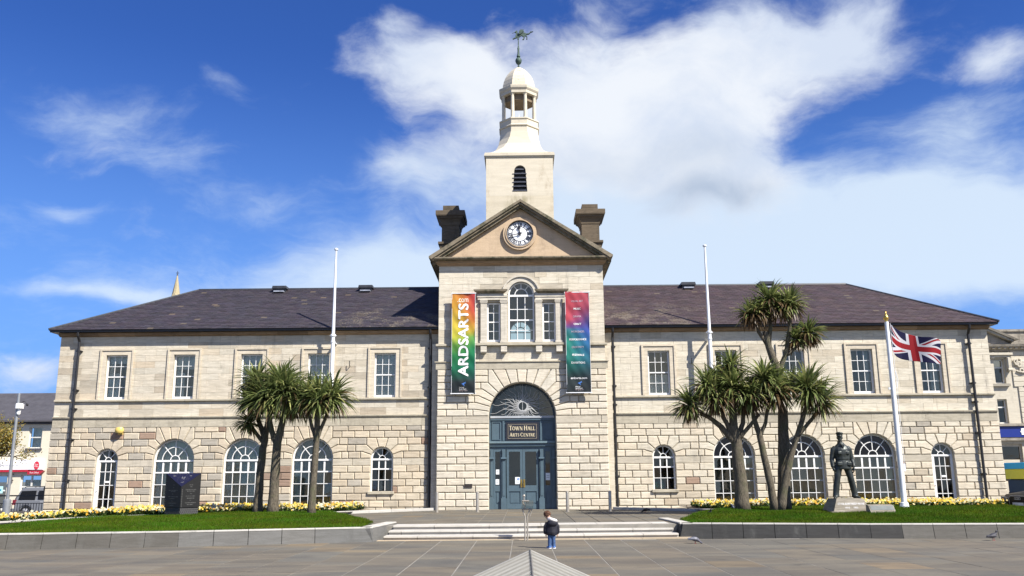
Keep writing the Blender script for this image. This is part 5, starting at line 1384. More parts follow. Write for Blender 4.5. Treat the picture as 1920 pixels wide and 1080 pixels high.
palm('palm with a straight bare trunk, nearest the steps on the left grass', (-7.16, 30.6, .42),
     [([(-7.16, 30.6, .38), (-7.13, 30.6, 1.6), (-7.08, 30.6, 3.0), (-7.08, 30.6, 4.2)], .145, .09), ([(-7.09, 30.6, 2.95), (-7.30, 30.6, 3.5), (-7.42, 30.6, 4.2)], .075, .05), ([(-7.08, 30.6, 2.95), (-6.86, 30.6, 3.5), (-6.66, 30.6, 4.2)], .08, .05)],
     [((-7.42, 30.6, 4.35), 240, .85, dict(skirt=80)), ((-7.05, 30.7, 4.45), 260, .85, dict()), ((-6.60, 30.6, 4.40), 320, .92, dict(skirt=40, dark=1.05)), ((-6.95, 30.2, 4.2), 160, .75, dict())])
yr = 32.2
palm('palm with a thick single trunk and wide low crown, left on the right grass', (7.76, yr, .45),
     [([(7.78, yr, .40), (7.74, yr, 1.7), (7.70, yr, 2.8), (7.62, yr, 3.5), (7.66, yr, 4.5)], .27, .12), ([(7.66, yr, 2.75), (7.2, yr, 3.35), (6.75, yr, 3.72), (6.2, yr, 3.95)], .13, .06), ([(7.66, yr, 2.9), (7.28, yr, 3.7), (6.95, yr, 4.5)], .11, .06), ([(7.74, yr, 2.9), (8.0, yr+.1, 3.5), (8.05, yr+.1, 4.2)], .11, .07), ([(7.74, yr, 2.9), (8.2, yr-.1, 3.4), (8.55, yr-.1, 3.8)], .09, .06), ([(7.66, yr, 3.2), (7.5, yr-.1, 4.4), (7.62, yr-.1, 5.4)], .09, .06)],
     [((6.08, yr, 4.12), 280, .82, dict(skirt=50, dead=.3)), ((6.72, yr-.1, 4.82), 300, .85, dict(skirt=40)), ((7.0, yr-.2, 4.35), 280, .85, dict(skirt=60, dead=.25)), ((7.62, yr-.2, 4.75), 320, .95, dict(skirt=50)), ((7.65, yr, 5.55), 240, .68, dict()), ((8.05, yr, 4.35), 260, .85, dict(skirt=60, dead=.25)), ((7.25, yr+.3, 5.0), 220, .8, dict())], (7.375, 30.6, .51), .95)
palm('palm with twin thin trunks parting in a V, middle of the right grass', (8.95, yr-.1, .45),
     [([(8.90, yr-.1, .40), (8.74, yr-.1, 1.6), (8.53, yr-.1, 3.0), (8.42, yr-.1, 3.4), (8.2, yr-.1, 4.3)], .15, .08), ([(8.52, yr-.1, 3.0), (8.75, yr-.1, 3.5), (8.95, yr-.1, 4.3)], .08, .06), ([(9.06, yr-.15, .40), (9.35, yr-.15, 1.6), (9.60, yr-.15, 2.4), (9.95, yr-.15, 3.3), (10.3, yr-.2, 4.2)], .15, .08), ([(9.85, yr-.15, 3.0), (10.4, yr-.2, 3.6), (10.75, yr-.2, 4.0)], .08, .06)],
     [((8.25, yr-.3, 4.45), 260, .8, dict(skirt=60, dead=.25)), ((8.75, yr-.3, 5.0), 320, .9, dict(skirt=40)), ((9.15, yr-.3, 4.6), 300, .9, dict(skirt=110, dead=.3)), ((10.32, yr-.3, 4.65), 360, 1.0, dict(skirt=60)), ((10.75, yr-.3, 4.25), 240, .85, dict(skirt=70, dead=.3))], (8.505, 30.5, .51), .95)
palm('tallest palm with heads rising above the eaves, right on the right grass', (9.36, yr+.4, .45),
     [([(9.36, yr+.4, .40), (9.44, yr+.4, 1.8), (9.52, yr+.4, 3.2), (9.58, yr+.4, 4.4), (9.46, yr+.4, 5.5), (9.20, yr+.4, 6.3), (9.10, yr+.4, 6.9)], .25, .11), ([(9.14, yr+.4, 6.4), (8.80, yr+.4, 7.0), (8.62, yr+.4, 7.3)], .08, .05), ([(9.2, yr+.4, 6.2), (9.3, yr+.4, 7.0), (9.34, yr+.4, 7.8)], .09, .06), ([(9.50, yr+.4, 5.3), (9.86, yr+.4, 6.2), (10.02, yr+.4, 7.0), (10.05, yr+.4, 7.7)], .10, .06), ([(9.86, yr+.4, 6.0), (10.3, yr+.4, 6.35), (10.6, yr+.4, 6.8)], .07, .05), ([(9.56, yr+.4, 4.6), (10.0, yr+.4, 5.0), (10.3, yr+.4, 5.3)], .06, .05)],
     [((9.34, yr+.4, 8.02), 320, .78, dict(skirt=80, dead=.6)), ((10.06, yr+.4, 7.88), 320, .76, dict(skirt=50, dead=.5)), ((9.0, yr+.4, 7.62), 220, .66, dict(dead=.6)), ((9.7, yr+.3, 7.7), 220, .66, dict(dead=.5)), ((8.62, yr+.4, 7.52), 280, .66, dict(skirt=80, dead=.6)), ((10.72, yr+.4, 6.80), 260, .64, dict(skirt=90, dead=.5)), ((9.95, yr+.6, 4.9), 200, .75, dict(dead=.3)), ((10.25, yr+.5, 6.6), 160, .6, dict(dead=.4))], (8.895, 30.98, .51), .95)
# ================================================================== BANNERS
def srgb(r, g, b, k=1.0):
    f = lambda c: ((c/255/12.92) if c/255 < .04045 else ((c/255+.055)/1.055)**2.4)*k
    return (f(r), f(g), f(b))
def lerp(a, b, t): return tuple(x+(y-x)*t for x, y in zip(a, b))
def grad(stops, t):
    for (t0, c0), (t1, c1) in zip(stops, stops[1:]):
        if t <= t1: return lerp(c0, c1, max(0, (t-t0)/(t1-t0)))
    return stops[-1][1]
BY = YT-.30
def banner_y(x, z, ph):
    return BY + .016*math.sin(z*4.3+x*3+ph) + .011*math.sin(x*7.5-z*6.1+ph*2) + .007*math.sin(x*16+z*9.5) + .010*math.sin(z*11+ph)*math.exp(-((x-(-2.45 if x < 0 else 2.42))/.5)**2)
def banner(name, label, x0, x1, z0, z1, colfn, ph):
    b = thing(name, ((x0+x1)/2, BY, z0), label, 'banner', 'tall printed banners on the tower front')
    nx, nz = 24, 100; V = []; F = []; C = []
    for j in range(nz+1):
        for i in range(nx+1):
            x = x0+(x1-x0)*i/nx; z = z0+(z1-z0)*j/nz; V.append((x, banner_y(x, z, ph), z))
    for j in range(nz):
        for i in range(nx): a = j*(nx+1)+i; F.append((a, a+1, a+nx+2, a+nx+1)); C.append(colfn((i+.5)/nx, 1-(j+.5)/nz))
    n0 = len(V); V += [(p[0], p[1]+.006, p[2]) for p in V]
    m = MB(); m.v = V; m.f = F+[tuple(n0+i for i in f[::-1]) for f in F]; m.c = C+C; m.mi = [0]*len(m.f)
    m.build('cloth', CLOTH, b, (x0, BY, z0), smooth=True)
    h = MB()
    for z in (z1-.03, z0+.03): h.tube([(x0-.04, BY-.0, z), (x1+.04, BY, z)], .022, 8); h.tube([((x0+x1)/2, BY, z), ((x0+x1)/2, YT, z)], .018, 6)
    for x in (x0, x1): h.tube([(x, BY-.005, z0), (x, BY-.005, z1)], .008, 5)
    h.build('bracket', POLEW, b, (x0, BY, z0))
    return b
KB = .62
def c1(u, v):
    L = [(0, srgb(228, 150, 70, KB)), (.12, srgb(235, 175, 70, KB)), (.34, srgb(240, 218, 85, KB)), (.44, srgb(215, 215, 80, KB)), (.52, srgb(120, 180, 80, KB)), (.62, srgb(50, 140, 80, KB)), (.75, srgb(30, 120, 85, KB)), (.84, srgb(45, 85, 75, KB)), (.88, srgb(50, 60, 62, KB)), (1, srgb(45, 52, 58, KB))]
    R_ = [(0, srgb(215, 75, 80, KB)), (.18, srgb(225, 95, 75, KB)), (.28, srgb(232, 140, 70, KB)), (.38, srgb(240, 205, 80, KB)), (.44, srgb(120, 185, 90, KB)), (.56, srgb(45, 150, 95, KB)), (.72, srgb(30, 125, 95, KB)), (.84, srgb(40, 85, 80, KB)), (.88, srgb(50, 60, 62, KB)), (1, srgb(45, 52, 58, KB))]
    return lerp(grad(L, v), grad(R_, v), min(1, max(0, u*1.4-.25)))
def c2(u, v):
    L = [(0, srgb(215, 85, 95, KB)), (.28, srgb(215, 90, 105, KB)), (.35, srgb(120, 85, 150, KB)), (.38, srgb(70, 140, 150, KB)), (.48, srgb(60, 160, 140, KB)), (.66, srgb(50, 140, 125, KB)), (.78, srgb(40, 90, 85, KB)), (.85, srgb(52, 66, 68, KB)), (1, srgb(52, 58, 62, KB))]
    R_ = [(0, srgb(205, 95, 105, KB)), (.15, srgb(180, 85, 110, KB)), (.26, srgb(105, 80, 135, KB)), (.38, srgb(70, 90, 180, KB)), (.50, srgb(65, 130, 190, KB)), (.64, srgb(55, 125, 150, KB)), (.76, srgb(45, 85, 95, KB)), (.85, srgb(55, 66, 72, KB)), (1, srgb(52, 58, 62, KB))]
    return lerp(grad(L, v), grad(R_, v), min(1, max(0, u*1.3-.15)))
B1X0, B1X1, B2X0, B2X1, BZ0, BZ1 = -2.98, -1.98, 1.90, 2.92, 5.07, 9.45
b1 = banner('banner', 'yellow red and green banner with large vertical white lettering, left of the door', B1X0, B1X1, BZ0, BZ1, c1, .3)
b2 = banner('banner', 'pink blue and green banner listing art forms in small white words, right of the door', B2X0, B2X1, BZ0, BZ1, c2, 2.1)
def onb(ph, rot=False):
    if rot: return lambda a, b_: (-b_, banner_y(-b_, a, ph)-.012, a)      # text runs upwards
    return lambda a, b_: (a, banner_y(a, b_, ph)-.012, b_)
m = MB()
for k_, (da, db) in enumerate(((0, 0), (.018, .008), (-.018, -.008), (.0, .016), (.0, -.016))): text(m, 'ARDSARTS', 5.84+da, 8.96+da, 2.28+db, 2.69+db, lambda a, b_, k_=k_: (-b_, banner_y(-b_, a, .3)-.012-.0007*k_, a), cut=.07)

text(m, '.com', -2.74, -2.28, 9.03, 9.20, onb(.3), (.95, .86, .72), cut=.07)
m.build('lettering', WHITEINK, b1, (B1X0, BY, BZ0))
for bb, x, ph in ((b1, -2.65, .3), (b2, 2.26, 2.1)):
    m = MB(); fn = onb(ph)
    text(m, 'Ards and', x, x+.20, 5.335, 5.39, fn); text(m, 'North Down', x, x+.30, 5.265, 5.32, fn); text(m, 'Borough Council', x, x+.34, 5.20, 5.245, fn, (.75, .6, .6)); m.build('small_lettering', WHITEINK, bb, (x, BY, 5.2))
    m = MB()
    for pl in ([(0, .05), (.10, .10), (.22, .09), (.12, .06)], [(.04, .05), (.12, .06), (.15, -.03), (.09, .01)], [(.12, .10), (.20, .15), (.17, .08)]): m.add([fn(x+.08+p[0], 5.45+p[1]) for p in pl], [tuple(range(len(pl)))])
    m.build('bird_emblem', BLUEINK, bb, (x, BY, 5.4))
bold, faint = MB(), MB()
for i, (wd, w, st_) in enumerate((('VISUAL ART', .50, 0), ('MUSIC', .30, 1), ('DRAMA', .34, 0), ('CRAFT', .32, 1), ('WORKSHOPS', .56, 0), ('PERFORMANCE', .72, 1), ('CREATIVITY', .52, 0), ('FESTIVALS', .50, 1), ('EXHIBITIONS', .58, 2))):
    z = 9.04-i*.3325-.05; xc = 2.40
    text(faint if st_ == 0 else bold, wd, xc-w/2, xc+w/2, z, z+.085, onb(2.1), cut=.06)
    if st_ == 1: text(bold, wd, xc-w/2+.008, xc+w/2+.008, z, z+.085, lambda a, b_: (a, banner_y(a, b_, 2.1)-.0135, b_), cut=.06)
text(bold, 'ardsarts.com', 2.07, 2.75, 5.68, 5.77, onb(2.1)); text(bold, 'ardsarts.com', 2.078, 2.758, 5.68, 5.77, lambda a, b_: (a, banner_y(a, b_, 2.1)-.0135, b_))
bold.build('lettering', WHITEINK, b2, (2.4, BY, 7), kind='stuff'); faint.build('faint_lettering', PALEINK, b2, (2.4, BY, 7), kind='stuff')

# ================================================================== FLAGPOLES, FLAG
def wall_pole(x, label):
    p = thing('flagpole', (x, 37.35, 5.2), label, 'flagpole', 'white flagpoles fixed to the facade')
    m = MB(); y = 37.35
    m.tube([(x, y, 5.2), (x, y, 7.6), (x, y, 7.66)], [.085, .08, .08], 12); m.tube([(x, y, 7.66), (x, y, 11.45)], [.072, .040], 12); m.build('pole', POLEW, p, (x, y, 5.2), smooth=True, sharp=40)
    m = MB(); m.lathe([(.10, 7.60), (.115, 7.62), (.115, 7.68), (.10, 7.70)], x, y, 14); m.box(x-.14, x+.14, y-.015, y+.015, 7.63, 7.67); m.build('collar', POLEW, p, (x, y, 7.6))
    m = MB(); m.lathe([(.075, 11.44), (.085, 11.46), (.085, 11.51), (.03, 11.54)], x, y, 12); m.build('cap', POLEW, p, (x, y, 11.4))
    m = MB()
    for z in (5.4, 7.35): m.box(x-.05, x+.05, y+.06, 37.98, z, z+.05); m.lathe([(.10, z-.01), (.10, z+.06)], x, y, 12)
    m.build('bracket', POLEW, p, (x, y, 5.4))
wall_pole(-8.10, 'white wall-mounted flagpole without a flag, on the left wing'); wall_pole(8.05, 'white wall-mounted flagpole without a flag, on the right wing')
for x, lab in ((-7.45, 'left'), (7.33, 'right')):
    m = MB(); m.tube([(x, 37.98, 6.40), (x, 37.86, 6.40), (x, 37.84, 6.46), (x, 37.84, 6.62)], .018, 6); o = m.build('wall_bracket', BLACK, None, (x, 37.9, 6.3)); tag(o, 'small black iron bracket on the upper wall of the %s wing' % lab, 'bracket')
fx, fy = 12.98, 31.0
fp = thing('flagpole', (fx, fy, .44), 'tall white flagpole with a gold finial standing on the right grass', 'flagpole')
m = MB(); m.tube([(fx, fy, .5), (fx, fy, 4.6), (fx, fy, 6.95)], [.098, .085, .068], 16); m.build('pole', POLEW, fp, (fx, fy, .44), smooth=True, sharp=50)
m = MB(); m.lathe([(.42, .40), (.42, .50), (.36, .52), (.16, .54), (.13, .70), (.105, .72)], fx, fy, 24); m.build('base', POLEW, fp, (fx, fy, .44), smooth=True, sharp=30)
m = MB(); m.lathe([(.05, 6.94), (.07, 6.96), (.05, 6.99), (.09, 7.05), (.10, 7.10), (.08, 7.15), (.045, 7.18), (.05, 7.21), (.02, 7.30), (.004, 7.34)], fx, fy, 14); m.build('finial', BRASS, fp, (fx, fy, 7), smooth=True)
m = MB(); m.tube([(fx+.10, fy-.06, 6.9), (fx+.13, fy-.05, 4.3), (fx+.12, fy-.07, 1.9)], .006, 5); m.tube([(fx+.12, fy-.06, 4.6), (fx+.18, fy-.06, 4.9), (fx+.12, fy-.06, 5.2)], .012, 6); m.box(fx+.06, fx+.14, fy-.08, fy-.05, 1.75, 2.0); m.box(fx-.16, fx-.08, fy-.03, fy+.03, 4.55, 4.62); m.build('halyard', POLEW, fp, (fx, fy, 2))
def union(u, v):
    x, y = u*60-30, v*30-15
    red, wht, blu = srgb(200, 42, 52, .42), (.50, .50, .53), srgb(26, 26, 66, .7)
    if abs(x) < 3 or abs(y) < 3: return red
    if abs(x) < 5 or abs(y) < 5: return wht
    sgn_ = 1 if x*y > 0 else -1                       # which diagonal
    d = (y*2-sgn_*x)/math.sqrt(5)                     # signed distance above the diagonal
    if abs(d) < 3:
        red_side = -1 if x < 0 else 1                 # red lies below the line at the hoist, above it at the fly
        if 0 < d*red_side < 2: return red
        return wht
    return blu
NX, NY = 180, 90; V = []; F = []; C = []
def flag_pt(u, v):
    # the cloth billows: narrow folds near the hoist, fly corner hanging lower
    s_ = .33*math.sin(u*7.4-v*1.2-.5)*min(1, u*3)
    x = fx+.09+1.70*(u-.11*math.sin(min(u*2, 1)*PI))
    top = 6.90-.70*u**.85+.06*math.sin(u*9)*u; bot = 5.93-.50*u-.16*math.sin(u*PI)*1.0
    return (x, fy-.02+s_*.55, bot+(top-bot)*v)
for j in range(NY+1):
    for i in range(NX+1): V.append(flag_pt(i/NX, j/NY))
for j in range(NY):
    for i in range(NX): a = j*(NX+1)+i; F.append((a, a+1, a+NX+2, a+NX+1)); C.append(union((i+.5)/NX, (j+.5)/NY))
m = MB(); m.v = V; m.f = F; m.c = C; m.mi = [0]*len(F)
fl_ = m.build('flag', CLOTH, None, (fx, fy, 6), smooth=True); tag(fl_, 'red white and blue crossed flag flying from the white pole', 'flag')
md = fl_.modifiers.new('thickness', 'SOLIDIFY'); md.thickness = .004

# ================================================================== STREET FURNITURE
def bollard(x, y):
    b = thing('bollard', (x, y, TZ), 'x', 'bollard', 'steel bollards before the entrance')
    m = MB(); m.lathe([(.062, TZ), (.062, TZ+.74), (.058, TZ+.76), (.0, TZ+.785)], x, y, 16); m.build('post', STEEL, b, (x, y, TZ), smooth=True, sharp=40)
    m = MB(); m.lathe([(.066, TZ+.70), (.068, TZ+.705), (.068, TZ+.72), (.066, TZ+.725)], x, y, 16); m.lathe([(.085, TZ-.0), (.085, TZ+.012)], x, y, 16); m.build('collar', STEEL, b, (x, y, TZ)); return b
bl0 = bollard(-3.33, 35.0)
bl0['label'] = 'steel bollard farthest left, by the left downpipe of the tower'
for x, y, l in ((-1.76, 35.0, 'steel bollard just left of the blue entrance doors'), (1.72, 35.0, 'steel bollard just right of the blue entrance doors'), (3.36, 35.0, 'steel bollard farthest right, by the right downpipe of the tower')):
    c = copy_tree(bl0); c.location = (x, y, TZ); c['label'] = l

sx_, sy_ = .08, 24.1
sd = thing('display_stand', (sx_, sy_, 0), 'slender steel post stand with a clear acrylic box at the foot of the steps', 'display stand')
m = MB()
for dx in (-.032, .032): m.tube([(sx_+dx, sy_, 0), (sx_+dx, sy_, .62), (sx_+dx*3.2, sy_-.02, .80)], .022, 8)
m.tube([(sx_-.10, sy_, .80), (sx_+.16, sy_, .80)], .022, 8); m.tube([(sx_-.10, sy_, 1.02), (sx_+.08, sy_, 1.02)], .018, 8)
m.tube([(sx_-.06, sy_, .80), (sx_-.02, sy_, .88), (sx_-.09, sy_, .98), (sx_-.05, sy_, 1.06), (sx_-.055, sy_, 1.15)], .016, 8); m.tube([(sx_+.10, sy_, .62), (sx_+.16, sy_, .80)], .016, 8)
m.lathe([(.035, 1.13), (.045, 1.15), (.03, 1.18)], sx_-.055, sy_, 8)
m.build('post', STEEL, sd, (sx_, sy_, 0), smooth=True, sharp=50)
m = MB(); m.box(sx_-.12, sx_+.19, sy_-.09, sy_-.084, .81, 1.03); m.box(sx_-.12, sx_+.19, sy_+.084, sy_+.09, .81, 1.03); m.box(sx_-.12, sx_-.114, sy_-.084, sy_+.084, .81, 1.03); m.box(sx_+.184, sx_+.19, sy_-.084, sy_+.084, .81, 1.03); m.build('acrylic_box', CLEAR, sd, (sx_, sy_, .8))

# white ribbed ridge roof near the camera
rx, ry0, ry1, rz = .07, 6.3, 9.05, .925
cn = thing('slatted_canopy', (rx, 7.6, 0), 'low white ribbed canopy with a ridge at the bottom edge of the photo', 'canopy')
CAN = plain('white_ribbed_metal', (.37, .36, .325), .6, 0, .10, 9)
tl = math.tan(rad(23.4))
for s in (-1, 1):
    for k in range(17):
        y = ry1-.165*k; m = MB(); y2 = y-.132
        def q(d, yy, h): return (rx+s*d, yy, rz-d*tl+h)
        h0, h1 = .0, .012
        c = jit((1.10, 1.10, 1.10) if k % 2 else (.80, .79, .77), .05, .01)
        m.add([q(.0, y, h0), q(1.28, y, h0), q(1.28, y2, h1), q(.0, y2, h1), q(.0, y, h0-.03), q(1.28, y, h0-.03), q(1.28, y2, h0-.03), q(.0, y2, h0-.03)], [(0, 1, 2, 3), (7, 6, 5, 4), (0, 4, 5, 1), (1, 5, 6, 2), (2, 6, 7, 3), (3, 7, 4, 0)], c)
        m.build('slat', CAN, cn, (rx+s*.6, y, rz-.3))
m = MB(); m.ext([(rx-.007, rz+.011), (rx, rz+.014), (rx+.007, rz+.011), (rx+.007, rz-.006), (rx-.007, rz-.006)], ry0, ry1+.06, (), (1.05, 1.04, 1.02))
for s in (-1, 1): m.add([(rx, ry0, rz-.03), (rx, ry1, rz-.03), (rx+s*1.27, ry1, rz-.03-1.27*tl), (rx+s*1.27, ry0, rz-.03-1.27*tl)], [(0, 1, 2, 3)], (.75, .75, .75)); m.build('ridge_cap', CAN, cn, (rx, 7.6, rz))
m = MB()
for s in (-1, 1): m.ext([(rx, rz+.006), (rx+s*1.30, rz-1.30*tl+.006), (rx+s*1.30, rz-1.30*tl-.06), (rx, rz-.06)], ry1-.0, ry1+.06)
m.build('edge_trim', CAN, cn, (rx, ry1, rz))
m = MB(); m.box(rx-1.1, rx+1.1, ry0+.1, ry1-.1, 0, .36); m.build('base', WALLST, cn, (rx, 7.6, 0))

# alarm box
m = MB(); m.lathe([(.0, 3.60), (.13, 3.60), (.17, 3.66), (.18, 3.74), (.14, 3.83), (.0, 3.85)], 0, 0, 16)
a_ = MB(); a_.v = [(-17.20+p[0]*1.05, 37.80+p[1]*.8, p[2]) for p in m.v]; a_.f, a_.c, a_.mi = m.f, m.c, m.mi; a_.box(-17.3, -17.1, 37.9, 37.99, 3.54, 3.62)
tag(a_.build('alarm_box', YELLOW, None, (-17.2, 37.9, 3.6), smooth=True, sharp=40), 'small yellow alarm box on the wall at the left end of the hall', 'alarm')

# ================================================================== BLACK GRANITE MONUMENT
mx, my = -11.58, 30.6
mo = thing('monument', (mx, my, .42), 'black granite memorial block with a sloping navy corner panel on the left grass', 'monument')
# plan: corner towards the viewer, the left face longer
Fp, Lp, Rp = (-11.50, 30.25), (-12.24, 30.75), (-11.02, 30.72)
Bp = (Lp[0]+Rp[0]-Fp[0], Lp[1]+Rp[1]-Fp[1])
def ring4(z, k=1.0):
    c = (sum(p[0] for p in (Fp, Lp, Rp, Bp))/4, sum(p[1] for p in (Fp, Lp, Rp, Bp))/4)
    return [(c[0]+(p[0]-c[0])*k, c[1]+(p[1]-c[1])*k, z) for p in (Fp, Rp, Bp, Lp)]
top, cut = 1.845, 1.40
b0 = ring4(.38, .93); b1_ = ring4(.72, .93); b2_ = ring4(.72); T = ring4(top)
FC = (Fp[0], Fp[1], cut)
m = MB(); v = b2_ + [FC] + [T[1], T[2], T[3]]
m.add(v, [(0, 1, 5, 4), (1, 2, 6, 5), (2, 3, 7, 6), (3, 0, 4, 7), (5, 6, 7), (3, 2, 1, 0)])
m.build('block', BLKGR, mo, (mx, my, .42))
m = MB(); e_ = Vector((0, -.5, .5)).normalized()*.004; m.add([Vector(FC)+e_, Vector(T[1])+e_, Vector(T[3])+e_], [(0, 1, 2)]); m.build('navy_panel', NAVYGR, mo, (mx, my, 1.5))
m = MB(); m.loft([b0, b1_])
for s, (A, B_) in enumerate(((b0[3], b0[0]), (b0[0], b0[1]))):     # lattice frieze cut into the foot
    n_ = 12 if s == 0 else 9; d = Vector(B_)-Vector(A); nn = Vector((d.y, -d.x, 0)).normalized()*.006
    for i in range(n_):
        for sg in (0, 1):
            p = Vector(A)+d*((i+sg)/n_); q_ = Vector(A)+d*((i+1-sg)/n_); w = d.normalized()*.009
            for za, zb, tt in ((.44, .57, 0), (.57, .70, 1)):
                P_, Q_ = (p, q_) if tt == 0 else (q_, p)
                m.add([P_-w+nn+Vector((0, 0, za-.38)), P_+w+nn+Vector((0, 0, za-.38)), Q_+w+nn+Vector((0, 0, zb-.38)), Q_-w+nn+Vector((0, 0, zb-.38))], [(0, 1, 2, 3)], (7, 7, 7))
m.build('foot', BLKGR, mo, (mx, my, .42))
m = MB()     # engraved lines on both faces and marks on the panel
def onface(A, B_):
    A, B_ = Vector((*A, 0)), Vector((*B_, 0)); d = B_-A; L = d.length; d /= L; nn = Vector((d.y, -d.x, 0))*.004
    return L, (lambda t, z: A+d*t*L+nn+Vector((0, 0, z)))
for (A, B_), lines in (((Lp, Fp), [(.55, 1.46, .12), (.52, 1.38, .06), (.52, 1.28, .56), (.52, 1.24, .26), (.5, 1.16, .08), (.5, 1.07, .60), (.48, 1.01, .30), (.48, .93, .08), (.47, .86, .50), (.46, .79, .24)]), ((Fp, Rp), [(.5, 1.46, .14), (.5, 1.40, .06), (.5, 1.30, .56), (.5, 1.25, .36), (.5, 1.17, .06), (.5, 1.09, .48), (.5, 1.02, .34), (.5, .95, .06), (.5, .87, .52), (.5, .81, .30)])):
    L, fn = onface(A, B_)
    for t, z, w in lines:
        x = t-w/2
        while x < t+w/2: k = random.uniform(.012, .030)/L; m.add([fn(x, z-.014), fn(x+k, z-.014), fn(x+k, z+.014), fn(x, z+.014)], [(0, 1, 2, 3)], jit((1, 1, 1), .5)); x += k+.010/L
    for i in range(11): z = 1.58-.075*i if A == Lp else 1.30-.055*i; t = .06; m.add([fn(t-.012, z-.018), fn(t+.014, z-.018), fn(t+.014, z+.018), fn(t-.012, z+.018)], [(0, 1, 2, 3)], (1.3,)*3)
pA, pB, pC = Vector(T[3]), Vector(T[1]), Vector(FC); up_ = (pA+pB)/2-pC; rt_ = (pB-pA).normalized(); off = e_*1.6
def onp(a, b_): return pC+up_*b_+rt_*a+off
random.seed(5)
for x, z, w, h in ((-.30, .80, .07, .035), (.26, .80, .05, .04), (.0, .32, .06, .03), (.05, .36, .02, .03), (-.02, .66, .03, .12), (.04, .62, .02, .14), (.07, .70, .03, .05)):
    m.add([onp(x-w, z), onp(x, z-h), onp(x+w, z), onp(x, z+h)], [(0, 1, 2, 3)], (1.5, 1.5, 1.7))
for i in range(60):
    z = random.uniform(.45, .97); x = random.uniform(-.5, .5)*z*.8; w = random.uniform(.005, .012); m.add([onp(x-w, z-.02), onp(x+w, z-.015), onp(x+w, z+.015), onp(x-w, z+.01)], [(0, 1, 2, 3)], (.45, .45, .65))
m.build('engraving', ENGR, mo, (mx, my, 1), kind='stuff')
m = MB()
for t in (.1, .36, .61): p = pA+(pB-pA)*t; m.ell((p.x, p.y-.01, p.z+.015), (.02, .02, .02), 8, 5)
m.build('stud', SILVER, mo, (mx, my, 1.8))

# ================================================================== STATUE
stx, sty = 10.50, 29.6
pl = thing('statue_plinth', (stx, sty, .40), 'rough granite plinth with sloping sides under the bronze soldier', 'plinth')
m = MB(); hb, ht, z0, z1 = .67, .425, .38, .895
def rg(w, d, z): return [(stx-w, sty-d, z), (stx+w, sty-d, z), (stx+w, sty+d, z), (stx-w, sty+d, z)]
m.loft([rg(.68, .62, .36), rg(.665, .61, .50), rg(.59, .56, .50), rg(.425, .42, .895)]); m.build('block', PLINTH, pl, (stx, sty, .4))
m = MB()
def onpl(a, b_): t = (b_-.50)/.395; return (stx+a, sty-(.56-.14*t)-.004, b_)
text(m, 'LT COL BLAIR PADDY MAYNE', -.42, .42, .705, .765, onpl); text(m, '1915     1955', -.20, .20, .59, .64, onpl); m.build('lettering', WHITEINK, pl, (stx, sty, .6), kind='stuff')
tb = thing('stone_tablet', (11.22, 28.5, .4), 'small low stone block with a grey plaque beside the statue plinth', 'tablet')
m = MB(); m.add([(10.84, 28.4, .36), (11.62, 28.4, .36), (11.62, 28.8, .36), (10.84, 28.8, .36), (10.84, 28.44, .54), (11.62, 28.44, .54), (11.62, 28.8, .72), (10.84, 28.8, .72), (10.84, 28.58, .70), (11.62, 28.58, .70)], [(0, 1, 5, 4), (4, 5, 9, 8), (8, 9, 6, 7), (0, 4, 8, 7, 3), (1, 2, 6, 9, 5), (2, 3, 7, 6), (3, 2, 1, 0)]); m.build('block', PLINTH, tb, (11.2, 28.5, .4))
m = MB(); n_ = Vector((0, -.16, .14)).normalized()*.012
A = [Vector(p) for p in ((10.87, 28.455, .552), (11.59, 28.455, .552), (11.59, 28.566, .682), (10.87, 28.566, .682))]; m.add([p+n_ for p in A]+A, [(0, 1, 2, 3), (0, 4, 5, 1), (1, 5, 6, 2), (2, 6, 7, 3), (3, 7, 4, 0)]); m.build('plaque', plain('grey_green_plaque', (.11, .125, .12), .5, .2, .2), tb, (11.2, 28.5, .5))

def oval(c, rx_, ry_, n=14, tilt=0, yaw=0):
    out = []
    for i in range(n):
        a = 2*PI*i/n; x, y = rx_*math.cos(a), ry_*math.sin(a); x, y = x*math.cos(yaw)-y*math.sin(yaw), x*math.sin(yaw)+y*math.cos(yaw)
        out.append((c[0]+x, c[1]+y, c[2]+x*tilt))
    return out
def hand(mb, w, d, side, k=1.0):
    """relaxed hand hanging from wrist w, fingers along d; side = +1 thumb towards +x"""
    w = Vector(w); d = Vector(d).normalized(); s = Vector((0, -1, 0)); p = w+d*.055*k
    mb.tube([w, w+d*.04*k, w+d*.095*k], [.026*k, .036*k, .034*k], 10)
    for i, (o, l) in enumerate(((-.027, .075), (-.009, .085), (.009, .08), (.026, .065))):
        b_ = w+d*.085*k+s*o*k*1.0; e = b_+d*l*.5*k+Vector((side*.004, 0, 0))*k; f_ = e+(d+Vector((side*.45, 0, 0))).normalized()*l*.5*k
        mb.tube([b_, e, f_], [.0105*k, .0095*k, .007*k], 7)
    t = w+d*.035*k+s*.03*k; mb.tube([w+d*.02*k+s*.018*k, t+d*.025*k+s*.012*k, t+d*.065*k+s*.012*k+Vector((side*.012*k, 0, 0))], [.014*k, .012*k, .008*k], 7)
stt = MB(); O = Vector((stx-.0, sty, .895))
def S(x, y, z): return (O.x+x, O.y+y, O.z+z)
B_ = MB()
